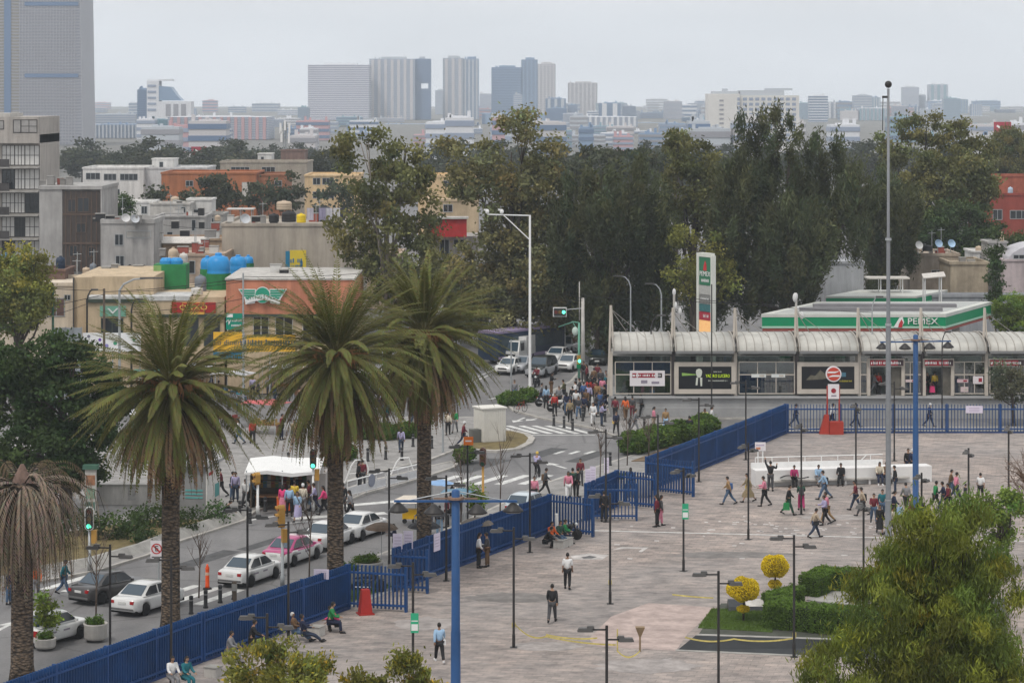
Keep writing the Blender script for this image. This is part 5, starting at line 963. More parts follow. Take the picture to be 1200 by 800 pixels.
# ------------------------------------------------------------ blue steel fence
FH = 2.25
def fence(name,label,a,b_,group=None,pitch=.2,h=FH,gate=False,postlen=4.2,cat='fence',bw=(.06,.15)):
    a,b_ = Vector((a[0],a[1],0)),Vector((b_[0],b_[1],0));L_ = (b_-a).length;ang = math.atan2(b_.y-a.y,b_.x-a.x);t = thing(name,label,cat,a,ang,group)
    m = MB();n = int(L_/pitch)
    for k in range(n): x = (k+.5)*L_/n;m.bb(x-bw[0]/2,-bw[1]/2,.12,x+bw[0]/2,bw[1]/2,h)
    m.build('bars',BLUE,t)
    for z,nm in ((.3,'bottom_rail'),(h-.38,'top_rail')):
        m = MB();m.bb(0,-.1,z-.045,L_,.1,z+.045);m.build(nm,BLUEL,t)
    k = max(1,round(L_/postlen))
    for i in range(k+1): x = min(max(L_*i/k,.05),L_-.05);m = MB();m.bb(x-.06,-.09,0,x+.06,.11,h+.03);m.build('post',BLUEL if not gate else BLUE,t)
    if not gate:                                      # low plinth
        m = MB();m.bb(0,-.12,-.3,L_,.12,.1);m.build('plinth',M('plinth_blue',(.015,.045,.15),.7,.3),t)
    return t
g = 'blue steel bar fence runs'
PT = lambda Y: (XF(Y),Y)
fence('bar_fence','long blue bar fence in front of the parked taxis',PT(96),PT(117.2),g);fence('bar_fence','blue bar fence where people sit along its foot',PT(117.35),PT(129.3),g)
fence('bar_fence','blue bar fence behind the white coated couple',PT(133.9),PT(151.9),g);fence('bar_fence','short blue bar fence between the two open gateways',PT(156.2),PT(161.6),g);fence('bar_fence','blue bar fence beside the clipped hedge, up to the corner',PT(167.6),PT(184.6),g);fence('bar_fence','blue bar fence running from the hedge end to the far corner',PT(184.75),PT(196.2),g)
fence('bar_fence','see-through blue bar fence along the far edge of the plaza',(XF(196.3)+.1,196.45),(62,196.45),g,.24,2.2,bw=(.05,.06))
gg = 'open blue gate leaves'
fence('gate_leaf','open blue gate leaf next to the red cone',PT(129.35),tuple(G(477,717))[:2],gg,gate=True,cat='gate',postlen=3);fence('gate_leaf','open blue gate leaf behind the second lamp near the red cone',PT(133.8),tuple(G(502,695))[:2],gg,gate=True,cat='gate',postlen=3)
fence('gate_leaf','open blue gate leaf behind the parked black scooter',PT(151.95),tuple(G(695.6,629))[:2],gg,gate=True,cat='gate',postlen=3);fence('gate_leaf','open blue gate leaf with a person in black before it',PT(156.1),tuple(G(747,610))[:2],gg,gate=True,cat='gate',postlen=3);fence('gate_leaf','open blue gate leaf in front of the concrete planter',PT(161.7),tuple(G(768.5,597))[:2],gg,gate=True,cat='gate',postlen=3);fence('gate_leaf','open blue gate leaf nearest the hedge',PT(167.5),tuple(G(813,582))[:2],gg,gate=True,cat='gate',postlen=3)
for i,(Y,off,z,w_,lb) in enumerate(((127.2,-.14,2.3,.75,'white paper notice tilted on the fence top by the dark motorcycle'),(134.6,-.14,2.35,.5,'first upright white notice above the fence by the parked cars'),(135.7,-.14,2.3,.5,'second upright white notice above the fence by the parked cars'),(138.2,.14,1.75,.75,'white notice hung on the fence behind the tall blue mast'),(157.0,-.14,2.45,.35,'slim white notice over the short fence'),(157.8,-.14,2.5,.35,'another slim white notice on the short fence'),(160.2,-.14,2.7,.3,'thin white notice sticking up near the gateway'))):
    o = thing('paper_notice',lb,'notice',(XF(Y)+off,Y,z-.4),FA+rad(90) if i == 3 else rad(-5));b = MB();hh = .5 if i == 0 else .95;b.bb(-w_/2,-.015,0,w_/2,.015,hh);b.build('sheet',M('paper_lilac',(.66,.60,.72),.7,.05),o);b = MB();[b.bb(-w_*.35,-.02,hh*(.25+.17*k),w_*.35,-.0151,hh*(.29+.17*k)) for k in range(4)];b.build('printed_lines',M('print_faint',(.45,.38,.5),.7,.1),o)
o = thing('paper_notice','white paper notice hung on the far see-through fence','notice',(WX(1142,196.2),196.3,WZ(484,196.2)));b = MB();b.bb(-.65,-.02,0,.65,.02,.55);b.build('sheet',M('paper_lilac',()),o);b = MB();[b.bb(-.4,-.025,.12+.12*k,.4,-.0201,.17+.12*k) for k in range(3)];b.build('printed_lines',M('print_faint',()),o)
# ------------------------------------------------------------ lamp posts
LH = 5.62
def make_lamp(label,heads=2):
    t = thing('lamp_post',label,'lamp post',(0,0,0),0,'dark twin lamp posts');b = MB();b.lathe([(.075,0),(.075,.6),(.058,.65),(.055,LH),(.05,LH+.02)],(0,0,0),8);b.build('pole',DARK,t);b = MB();b.box((0,0,.01),(.34,.34,.02));b.build('base_plate',DARK,t)
    b = MB();b.bb(-.55,-.028,LH-.17,-.05,.028,LH-.11);b.build('arm',DARK,t);b = MB();b.bb(.05,-.028,LH-.55,.5,.028,LH-.49);b.build('arm',DARK,t)
    for sg_,x,z in ((-1,-.82,LH-.14),(1,.74,LH-.52))[:heads]:
        b = MB();b.box((x,0,z),(.62,.3,.13),0,0,.8);b.box((x-sg_*.2,0,z+.1),(.3,.2,.09),0,0,.8);h_ = b.build('lamp_head',M('lamp_shell',(.075,.072,.07),.5,.15),t);b = MB();b.box((x,0,z-.075),(.48,.22,.02));b.build('diffuser',M('lamp_lens',(.3,.3,.28),.3,.05),h_)
    return t
LB = [(930.5,627,'at the lawn planter edge, full height in view',0),(842,669,'before the dark sloped planter slab, base cut off',0),(711,733,'lowest in the frame near the yellow taped post',0),(602,618,'with yellow tape tied round its shaft',0),(715,578,'behind the two walking men, yellow band near its base',0),(801,548,'carrying a small green sign',.9),(877,519,'left of the white bench wall',1.0),(939,496,'in front of the white bench wall',1.15),(1003,472,'behind the white bench wall',1.2),(1048,447,'just beside the flagpole',.2),(1135,525,'behind the drooping tree',1.2),(1182,498,'by the leafless twiggy tree',1.25),(1012,587,'rising behind the clipped hedge, left of the flagpole',1.2),(1080,554,'beside the foot of the far blue mast',1.1),(819,466,'on the far side of the fence near the hedge',.1),(874,446,'against the shelter glass by the ticket machines',.15),(710,503,'behind the gateways by the zebra crossing',.1),(621,531,'by the fence where workers sit',.15),(456,549,'among parked white cars',.05),(523,557,'beside the white notice on the fence',.1),(290,594,'behind the white parked taxi',.1),(338,611,'before the fence by the seated white haired man',.1),(313,719,'with grey heads low above the wide bush',0),(484,659,'by the red cone, carrying a small green sign',.05),(200.6,652,'half hidden by the date palm trunk',.1),(129,638,'near the dark saloon car',-.15),(548,520,'topped by an orange street sign',.25),(771,486,'behind the gate leaf nearest the hedge',.1)]
l0 = None;LAMPS = []
for i,(px,top,lb,rz) in enumerate(LB):
    Y = (H-LH)*F/(top-HY);lbl = 'dark twin headed lamp post '+lb
    if l0 is None: l0 = make_lamp(lbl);t = l0
    else: t = dup(l0,label=lbl)
    t.location = (WX(px,Y),Y,0 if px > 300 else 0);t.rotation_euler = (0,0,rz);LAMPS.append((px,Y))
for px,top,dz in ((801,548,1.1),(484,659,1.15)):
    Y = (H-LH)*F/(top-HY);z = WZ(597 if px > 600 else 727,Y);t = thing('evacuation_sign','small green sign on the lamp post %s' % ('right of the gateways' if px > 600 else 'by the red cone'),'sign',(WX(px+2,Y),Y-.1,z-.5));b = MB();b.bb(-.17,-.02,0,.17,.02,.85);b.build('panel',M('evac_green',(.03,.36,.19),.5,.05),t);b = MB();b.bb(-.14,-.025,.1,.14,-.021,.38);b.bb(-.14,-.025,.5,.14,-.021,.54);b.build('white_symbol',WHITE,t)
Y = (H-LH)*F/(520-HY);t = thing('street_name_sign','orange street sign board on top of a lamp post','sign',(WX(549,Y),Y-.08,WZ(521,Y)));b = MB();b.bb(-.28,-.03,0,.28,.03,.48);b.build('panel',M('orange_board',(.72,.17,.02),.5,.05),t);b = MB();b.bb(-.18,-.035,.2,.18,-.031,.28);b.build('white_symbol',WHITE,t)
# ------------------------------------------------------------ tall blue lighting masts
def blue_mast(label,px,Y,dz=0,hgt=None,half=2.25,rz=0):
    t = thing('lighting_mast',label,'lighting mast',(WX(px,Y),Y,0),rz,'blue lighting masts');h = hgt;b = MB();b.lathe([(.24,0),(.24,.8),(.19,.85),(.175,h*.55),(.16,h*.56),(.15,h),(.1,h+.05)],(0,0,0),14);b.build('pole',BLUEP,t,True)
    b = MB();b.bb(-half,-.04,h-.41,half,.04,h-.33);b.build('cross_arm',BLUEP,t);b = MB();b.lathe([(.3,h-.3),(.3,h-.22)],(0,0,0),12);b.bb(-.8,-.03,h-.3,.8,.03,h-.25);b.build('collar',M('rust_collar',(.22,.14,.10),.8,.2),t)
    for x,y in ((-half+.15,.1),(-half*.35,-.35),(half*.35,-.3),(half-.15,.1)):
        b = MB();b.lathe([(.05,.0),(.12,-.05),(.36,-.28),(.38,-.34),(.3,-.35)],(x,y,h-.42),12);hd = b.build('floodlight',DARK,t,True);b = MB();b.lathe([(.3,-.352),(.28,-.38)],(x,y,h-.42),12);b.build('lens',M('lamp_lens',()),hd)
    b = MB();[b.tube([(x*half,0,h-.4),(0,0,h+.0)],.02,4) for x in (-.9,.9)];b.build('stay',GREYM,t);return t
blue_mast('tall near blue lighting mast with four floodlights',534,93.5,hgt=WZ(575,93.5));blue_mast('far blue lighting mast with drooping floodlights near the flagpole',1073,154,hgt=WZ(393,154),half=2.2,rz=.15)
B = G(1041,692);h = WZ(104,B.y);t = thing('flagpole','very tall grey stepped flagpole','flagpole',B);b = MB();b.lathe([(.3,0),(.3,.3),(.17,.4),(.165,h*.18),(.14,h*.185),(.135,h*.53),(.105,h*.54),(.1,h*.7),(.08,h*.705),(.065,h)],(0,0,0),14);b.build('pole',M('flagpole_grey',(.20,.21,.225),.5,.1),t,True)
for z in (.18,.53,.7): b = MB();b.lathe([(.165,h*z-.06),(.165,h*z+.06)],(0,0,0),14);b.build('joint_ring',GREYM,t)
b = MB();b.ell((0,0,h+.22),(.19,.19,.19));b.build('ball_finial',DARK,t,True);b = MB();b.bb(-.32,-.05,h-.5,0,.05,h-.38);b.tube([(-.28,0,h-.5),(-.3,0,h-2.2)],.02,4);b.build('pulley_arm',DARK,t)
# camera pole, slim poles
Y = 223;t = thing('camera_pole','white pole with a braced arm carrying two cameras','camera pole',(WX(621,Y),Y,0));z1 = WZ(252,Y);s = Y/F;b = MB();b.lathe([(.2,0),(.2,.4),(.13,.5),(.09,z1)],(0,0,0),10);b.build('pole',M('camera_pole_white',(.55,.55,.55),.5,.08),t,True);b = MB();b.tube([(0,0,z1-.05),(-50*s,0,z1+.05)],.06,6);b.tube([(-.02,0,WZ(281,Y)),(-31*s,0,z1)],.05,6);b.build('arm',WHITE,t)
for x in (-50,-33): b = MB();b.ell((x*s,0,z1+.3),(.18,.18,.22));b.bb(x*s-.3,-.1,z1+.38,x*s+.05,.1,z1+.52);b.build('camera',WHITE,t)
def slim_pole(label,px,base,top,r=.05,mat=DARK,arm=None,name='street_light',headpx=None):
    B = G(px,base,zr);z1 = WZ(top,B.y)-zr;s = B.y/F;t = thing(name,label,'street light',B);b = MB();b.lathe([(r*1.5,0),(r,1),(r*.8,z1)],(0,0,0),8);b.build('pole',mat,t)
    if arm is not None: b = MB();b.tube([(0,0,z1-.02),(arm*.15*s,0,z1+.5),(arm*.5*s,0,z1+.9),(arm*s,0,z1+1.0)],[r*.8,r*.7,r*.6,r*.5],6);b.build('curved_arm',mat,t);b = MB();b.box((arm*s*1.1,0,z1+1.0),(abs(arm)*s*.7+.2,.22,.12));b.build('lamp_head',M('lamp_shell',()),t)
    return t
slim_pole('thin dark street light with a curved arm before the glass end bay',763,486,384,.07,DARK,11);slim_pole('thin dark pole crossing the portrait advert screen',834,494,333,.06,DARK);slim_pole('grey street light behind the shelter roof',739,440,336,.08,GREYM,-13);slim_pole('dark slim street light before the shelter doors',1104,505,404,.06,DARK,6);slim_pole('grey street light with a curved arm by the petrol canopy front',1022,486,362,.06,GREYM,8)
slim_pole('grey pole with a lamp behind the shelter next to the insulators',775,440,345,.09,GREYM,-12);slim_pole('slim street light among the trees left of the camera pole',467,430,312,.09,GREYM,14);slim_pole('wooden telegraph pole by the beige shop',122,480,338,.12,M('pole_wood',(.14,.11,.085),.9,.2),None,'utility_pole');slim_pole('grey pole with a long arm on the beige shop wall',140,480,340,.12,GREYM,34);slim_pole('dark street light pole with a flat head by the beige shop',102,470,353,.1,DARK,8);slim_pole('green painted pole before the cream building',62,480,335,.12,M('pole_green',(.05,.13,.09),.7,.1),None,'utility_pole');slim_pole('dark street light near the second shop window',154,470,364,.1,DARK,8);slim_pole('metal pole with a long curved lamp over the dark ficus',-8,600,492,.08,M('lamp_brown',(.16,.1,.08),.6,.1),40)
slim_pole('white base pole at the traffic island pavement',519,532,432,.07,GREYM,None,'utility_pole');slim_pole('thin dark pole among the gateways',725,565,490,.04,DARK,None,'utility_pole');slim_pole('thin white pole near the camera pole cars',599,470,398,.07,GREYM,None,'utility_pole')
for i,(px,top,lb) in enumerate(((790,345,'pole with white insulators above the shelter roof'),(933,350,'shelter mast pole with a white speaker beside the petrol canopy'))):
    t = thing('utility_pole',lb,'utility pole',(WX(px,214),214,0));z1 = WZ(top,214);b = MB();b.lathe([(.13,0),(.1,z1)],(0,0,0),8);b.build('pole',CONCL,t);b = MB();[b.ell((x,0,z1+z),(.15,.14,.3)) for x,z in ((0,.2),(.12,-.9),(.5,-1.4))][:0 if i else 3];(b.ell((-.1,0,z1+.1),(.2,.2,.4)) if i else None);b.build('insulator' if not i else 'loudspeaker',M('insulator_white',(.6,.6,.6),.5,.05),t)
def wire(label,pts,r=.02):
    b = MB();P_ = []
    for (a,c) in zip(pts[:-1],pts[1:]):
        a,c = Vector(a),Vector(c)
        for k in range(9): u = k/8;P_.append(a.lerp(c,u)-Vector((0,0,4*(c-a).length*.012*u*(1-u))))
    b.tube(P_,r,4);return tag(b.build('overhead_wire',BLACK),label,'wire','overhead wires')
wire('overhead wire from the utility pole to the shelter end',[P(683,346,228),P(790,350,214)]);wire('overhead wire across the trees above the shelter',[P(560,350,228),P(683,352,228)]);wire('overhead wire near the beige shop',[P(122,345,210),P(-20,372,214)],.025);wire('overhead wire between shop poles',[P(122,342,210),P(285,326,205)],.025)
for i,(a,c) in enumerate(((P(102,356,212),P(-30,390,190)),(P(140,342,212),P(285,330,205)),(P(285,324,205),P(467,316,220)),(P(467,318,220),P(621,300,224)),(P(122,340,210),P(62,338,213)),(P(154,366,214),P(285,350,205)),(P(683,350,228),P(621,330,224)),(P(790,347,214),P(1022,366,212)),(P(180,262,300),P(262,268,290)),(P(119,264,288),P(182,258,325)))): wire('sagging street cable %s among the shop poles' % 'one two three four five six seven eight nine ten'.split()[i],[a,c],.022)
wire('low overhead wire behind the shelter masts',[P(790,352,214),P(933,356,214)])
# ------------------------------------------------------------ planter, topiary, white bench wall
BS = M('black_stone',(.022,.025,.028),.35,.35,.8)
t = thing('raised_planter','raised lawn planter with a sloping black stone face','planter',(0,0,0))
zp = .55
fa,fb = G(794,761),G(1180,778);ta,tb_ = G(815,744,zp),G(1180,756,zp);ba,bb_ = G(845,706,zp),G(1180,700,zp)
b = MB();b.add([fa,fb,tb_,ta,(ta.x,ta.y+.05,0),(tb_.x,tb_.y+.05,0)],[(0,1,2,3),(0,3,4),(1,5,2),(0,4,5,1)]);b.build('sloping_face',BS,t)
b = MB();b.prism([(fa.x-.1,fa.y-.25),(fb.x,fb.y-.25),(fb.x,fb.y+.05),(fa.x-.1,fa.y+.05)],.004,.02);b.build('kerb_strip',CONC,t)
b = MB();b.prism([ta.xy,tb_.xy,(tb_.x,tb_.y+.28),(ta.x+.2,ta.y+.28)],0,zp+.02);b.build('coping',CONC,t)
b = MB();b.prism([(ta.x+.2,ta.y+.5),(tb_.x,tb_.y+.5),bb_.xy,ba.xy],0,zp-.02);b.build('planter_bed',M('bed_dark',(.07,.075,.06),.9,.2),t)
b = MB();q = [G(818,735,zp),G(905,740,zp),G(905,716,zp),G(834,713,zp)];b.prism([p.xy for p in q],zp-.02,zp+.02);lw = struct(b.build('lawn',GRASS))
g = np.random.default_rng(4);n = 9000;u = g.random((n,2));A = [np.array(p) for p in q];pt = (A[0]*(1-u[:,:1])+A[1]*u[:,:1])*(1-u[:,1:])+(A[3]*(1-u[:,:1])+A[2]*u[:,:1])*u[:,1:];pt[:,2] = zp+.01
d = g.normal(size=(n,3))*.5;d[:,2] = 1;d,s_ = basis(d,g);ln = g.uniform(.05,.13,(n,1));V = np.stack([pt-s_*.012,pt+s_*.012,pt+d*ln+s_*.003,pt+d*ln-s_*.003],1).reshape(-1,3);GB = leafmat('grass_blades',(.10,.16,.03));o = link('grass',fast_mesh('grass',V,n,GB,np.clip(g.normal(1,.2,(n,1)),.5,1.6)*np.ones((1,3))));tag(o,'short green grass of the planter lawn','grass',kind='stuff')
# inner paving
b = MB();q2 = [G(945,703,zp),G(1030,712,zp),G(1040,692,zp),G(966,690,zp)];b.prism([p.xy for p in q2],zp-.018,zp+.03);struct(b.build('stone_terrace',CONC))
def hedge(label,pts,h,wd=1.0,seed=1):
    """a clipped hedge following ground points, leaves through and over a dark twig core"""
    t = thing('clipped_hedge',label,'hedge',(0,0,0),0,'clipped box hedges of the planter');b = MB();g = np.random.default_rng(seed);Vs = [];Ts = []
    for a,c in zip(pts[:-1],pts[1:]):
        a,c = Vector(a),Vector(c);d = (c-a).normalized();nn = Vector((-d.y,d.x,0));L_ = (c-a).length;ang = math.atan2(d.y,d.x);b.box(((a+c)/2+Vector((0,0,h*.46))),(L_+wd*.7,wd*.82,h*.9),ang)
        m = int((L_*h*2+L_*wd+wd*h*2)*900);u = g.random((m,3));f = g.integers(0,5,m);x = u[:,0]*(L_+wd)-wd/2;y = (u[:,1]-.5)*wd;z = u[:,2]*h
        z = np.where(f == 0,h+g.normal(0,.03,m),z);y = np.where(f == 1,-wd/2+g.normal(0,.03,m),np.where(f == 2,wd/2+g.normal(0,.03,m),y));x = np.where(f == 3,-wd/2+g.normal(0,.03,m),np.where(f == 4,L_+wd/2+g.normal(0,.03,m),x))
        bump = .05*np.sin(x*5+seed)+.04*np.sin(x*11+y*7);y = y*(1+.06*np.sin(x*4.3));z = z+np.where(f == 0,bump,0)
        p = np.array(a)[None]+np.array(d)[None]*x[:,None]+np.array(nn)[None]*y[:,None];p[:,2] += z
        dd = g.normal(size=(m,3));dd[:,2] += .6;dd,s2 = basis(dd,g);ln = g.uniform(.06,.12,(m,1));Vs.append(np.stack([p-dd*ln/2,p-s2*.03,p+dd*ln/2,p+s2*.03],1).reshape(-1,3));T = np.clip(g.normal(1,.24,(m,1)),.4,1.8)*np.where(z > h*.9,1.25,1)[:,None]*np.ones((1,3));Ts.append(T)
    b.build('twig_core',M('hedge_core',(.025,.04,.012),.95,.2),t);V = np.concatenate(Vs);link('foliage',fast_mesh('foliage',V,len(V)//4,LEAF['hedge'],np.concatenate(Ts)),t);return t
hg = lambda x,y: tuple(G(x,y,zp))
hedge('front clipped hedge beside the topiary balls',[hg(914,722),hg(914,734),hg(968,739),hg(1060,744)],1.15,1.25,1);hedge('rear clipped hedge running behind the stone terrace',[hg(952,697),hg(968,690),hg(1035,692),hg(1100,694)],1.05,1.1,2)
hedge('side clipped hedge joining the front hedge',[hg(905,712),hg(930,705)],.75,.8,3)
def topiary(label,px,base,balls,seed):
    B = G(px,base,zp);s = B.y/F;t = thing('topiary',label,'topiary',B,0,'golden topiary balls');b = MB();b.tube([(0,0,0),(.03,0,balls[0][0]*s),(0,0,balls[-1][0]*s)],[.06,.05,.03],6);b.build('trunk',WOOD,t,True)
    for i,(h,rx,ry) in enumerate(balls):
        g = np.random.default_rng(seed+i);n = 5200 if i else 1500;u = g.normal(size=(n,3));u /= np.linalg.norm(u,axis=1,keepdims=True);r = 1+.07*np.sin(u[:,:1]*7+seed)+g.normal(0,.035,(n,1));p = u*np.array([rx*s,rx*s,ry*s])*r;p[:,2] += h*s;d = u+g.normal(size=(n,3))*.8;d,s2 = basis(d,g);ln = g.uniform(.05,.1,(n,1));V = np.stack([p-d*ln/2,p-s2*.026,p+d*ln/2,p+s2*.026],1).reshape(-1,3);link('leaf_ball',fast_mesh('leaf_ball',V,n,LEAF['topiary'],np.clip(g.normal(1,.18,(n,1)),.5,1.5)*np.ones((1,3))),t)
        b = MB();b.ell((0,0,h*s),(rx*s*.9,rx*s*.9,ry*s*.9),12,8);b.build('twig_core',M('topiary_core',(.2,.15,.02),.95,.2),t,True)
topiary('taller golden topiary ball on a thin stem',908,700,[(16,8,4.5),(37,16.5,12.5)],5);topiary('nearer golden topiary ball over the lawn',871,728,[(15,7,4),(38,18,13.5)],9)
t = thing('memorial_slab','low black slab with a pale sloped top beside the topiary','slab',G(876,714,zp));b = MB();b.add([(-1,-.5,0),(.9,-.5,0),(.9,.5,0),(-1,.5,0),(-.95,-.3,.2),(.85,-.3,.2),(.85,.4,.45),(-.95,.4,.45)],[(3,2,1,0),(4,5,6,7),(0,1,5,4),(1,2,6,5),(2,3,7,6),(3,0,4,7)]);b.build('stone',BS,t);b = MB();b.slab((-.1,-.3,.215),(.8,-.3,.215),(.8,.38,.458),(-.1,.38,.458),.012);b.build('plaque',CONCL,t)
# yellow tape on lamp posts and stakes
TAPE = M('yellow_tape',(.52,.43,.13),.6,.3,4)
def tape(label,pts):
    b = MB();Q = []
    for a,c in zip(pts[:-1],pts[1:]):
        a,c = Vector(a),Vector(c);n = 12
        for k in range(n):
            u,v = k/n,(k+1)/n;p,q = a.lerp(c,u),a.lerp(c,v);p.z -= .7*(a.z)*u*(1-u)*1.6;q.z -= .7*(a.z)*v*(1-v)*1.6;b.slab(p,q,q+Vector((0,.01,.07)),p+Vector((0,.01,.07)),.004)
    return tag(b.build('warning_tape',TAPE),label,'tape','yellow warning tapes')
l602 = G(602,757);tape('yellow tape sagging from the taped lamp post to the stakes',[(l602.x,l602.y-.1,1.1),tuple(G(640,746,.3)),tuple(G(722,756,.95))]);b = MB()
t = thing('taped_stake','thin stake wrapped in yellow tape','stake',G(723.5,763));b = MB();b.tube([(0,0,0),(0,0,1.05)],.03,6);b.build('stake',TAPE,t);
t = thing('taped_bin_stand','rusty funnel shaped bin stand by the taped stake','stand',G(750,763));b = MB();b.tube([(0,0,0),(0,0,.75)],.045,6);b.add([(-.05,-.05,.7),(.05,-.05,.7),(.05,.05,.7),(-.05,.05,.7),(-.22,-.18,1.15),(.22,-.18,1.15),(.22,.18,1.15),(-.22,.18,1.15)],[(0,1,5,4),(1,2,6,5),(2,3,7,6),(3,0,4,7),(3,2,1,0),(4,5,6,7)]);b.build('funnel',M('rusty_brown',(.24,.17,.1),.8,.2),t)
tape('yellow tape between the stake and the rusty stand',[tuple(G(723.5,763,1.02)),tuple(G(750,763,1.1))]);tape('yellow tape along the front of the planter',[tuple(G(803,747,.55)),tuple(G(860,749,.45)),tuple(G(931,748,.75))]);tape('yellow tape lying on the paving left of the topiary',[tuple(G(788,697,.08)),tuple(G(836,701,.08))]);tape('yellow tape across the pale paving',[tuple(G(640,744,.35)),tuple(G(700,748,.5))])
for px,py in ((602,740),(715,690),(931,738)): 
    B = G(px,{602: 757,715: 705,931: 769}[px]);b = MB();b.lathe([(.085,.9),(.09,1.0),(.085,1.12)],(B.x,B.y,0),8);tag(b.build('tape_band',TAPE),'yellow tape wound round the lamp post %s' % {602: 'in the open plaza',715: 'behind the walking men',931: 'at the planter edge'}[px],'tape','yellow warning tapes')
# white bench wall
t = thing('bench_wall','long low white wall with a ledge bench and a rail','bench wall',(0,0,0));wl = G(886,570);wr = G(1092,564);L_ = (wr-wl).length;ang = math.atan2(wr.y-wl.y,wr.x-wl.x);t.location = wl;t.rotation_euler.z = ang;WP = M('wall_white_paint',(.68,.67,.66),.7,.07,.8)
b = MB();b.bb(0,0,.0,L_,1.2,1.05);b.build('wall',WP,t);b = MB();b.bb(.6,-.45,.32,L_*.86,-.003,.42);b.build('ledge',CONCL,t)
for k in range(6): b = MB();x = 1+k*L_*.82/6;b.bb(x,-.38,0,x+.12,-.004,.32);b.build('bracket',WP,t)
b = MB();b.bb(0,1.18,1.05,L_*.75,1.3,1.4);b.tube([(.3,1.2,1.75),(L_*.75,1.2,1.75)],.035,6);[b.tube([(x,1.2,1.35),(x,1.2,1.75)],.03,5) for x in [.3+k*L_*.75/8 for k in range(9)]];b.tube([(L_*.6,1.2,1.1),(L_*.66,1.2,1.75)],.03,5);b.build('rail',WHITE,t)
t = thing('board_sign','small white sign board on two posts at the end of the bench wall','sign',G(891,560));b = MB();[b.tube([(x,0,0),(x,0,2.1)],.05,6) for x in (-.16,.16)];b.build('posts',WHITE,t);b = MB();b.bb(-.36,-.06,1.85,.36,-.05+.1,2.42);b.build('panel',M('banner_white',()),t);b = MB();b.bb(-.3,-.07,1.95,.0,-.061,2.1);b.build('printed_block',M('print_orange',(.55,.22,.12),.6,.1),t);b = MB();b.bb(-.3,-.07,2.2,.25,-.061,2.28);b.build('printed_line',M('print_faint',()),t)
# red stop sign stand (round red logo over a white panel)
B = G(973,508);t = thing('stop_totem','red stand with a round red and white sign above a white panel','sign',B);s = B.y/F;z = lambda py: (508-py)*s
b = MB();b.box((0,0,.6),(1.75,.9,1.2));
b = MB();b.bb(-.1,-.55,0,.95,.3,.95);b.build('base_box',M('totem_red',(.36,.035,.02),.6,.15),t);b = MB();b.add([(-.85,-.3,0),(-.12,-.4,0),(-.12,.3,0),(-.85,.3,0),(-.45,-.2,1.45),(-.12,-.2,1.45),(-.12,.2,1.45),(-.45,.2,1.45)],[(3,2,1,0),(4,5,6,7),(0,1,5,4),(1,2,6,5),(2,3,7,6),(3,0,4,7)]);b.build('base_wedge',M('totem_red',()),t)
b = MB();[b.tube([(x*s,0,.5),(x*s,0,z(452))],.06,6) for x in (-3.5,10.5)];b.build('posts',M('totem_red',()),t);b = MB();b.bb(-2.8*s,-.08,z(467),10.2*s,.06,z(450));b.build('panel',M('banner_white',()),t)
def disc(r,y0,y1,mat,nm,c): b = MB();b.lathe([(r,0),(r,y1-y0)],(0,0,0),24);o = b.build(nm,mat,t,loc=(c[0],y1,c[1]));o.rotation_euler.x = rad(90);return o
c = (3.7*s,z(438));disc(9.2*s,-.12,.05,M('banner_white',()),'disc_rim',c);disc(7.8*s,-.14,-.115,M('totem_red_bright',(.50,.06,.035),.5,.05),'disc',c)
for k,sg_ in enumerate((-1,1)): b = MB();b.add([(c[0]+sg_*x*s,-.16,c[1]+sg_*zz*s) for x,zz in ((-7.4,1.2),(1.5,1.2),(4.6,2.4),(7,4.2),(4.2,3.4),(1.5,3.0),(-7,3.0))],[(0,1,2,3,4,5,6)]);b.build('white_bar',WHITE,t)
b = MB();b.lathe([(.02,0),(3*s,.0),(3*s,.02)],(0,0,0),8);o = b.build('red_emblem',WINE,t,loc=(3.7*s,-.085,z(457.5)));o.rotation_euler.x = rad(90);b = MB();b.bb(1*s,-.09,z(464.2),7*s,-.081,z(462.6));b.build('caption',M('print_grey',()),t)
t = thing('red_cone','squat red four sided cone beside the open gate','cone',G(428,719));b = MB();b.box((0,0,.62),(.62,.62,1.24),.3,0,.62);b.build('cone_body',M('cone_red',(.34,.02,.015),.6,.12),t);b = MB();b.box((0,0,.03),(.78,.78,.06),.3);b.build('foot',M('cone_red',()),t)
for i,(px,py) in enumerate(((299,747),(371,744),(250,792),(306,770),(660,640))): 
    t = thing('concrete_block',['low concrete seat block behind the wide bush','square concrete seat block near the green jacket','concrete seat block by the teal jacket','concrete seat block hidden in the wide bush','concrete seat block under the seated workers'][i],'seat block',G(px,py),FA,'concrete seat blocks');b = MB();b.box((0,0,.21),(.62,1.5 if i in (0,4) else .6,.42),0,0,.95);b.build('block',CONCL,t);b = MB();b.box((0,0,.44),(.66,1.55 if i in (0,4) else .64,.04));b.build('seat_top',CONC,t)
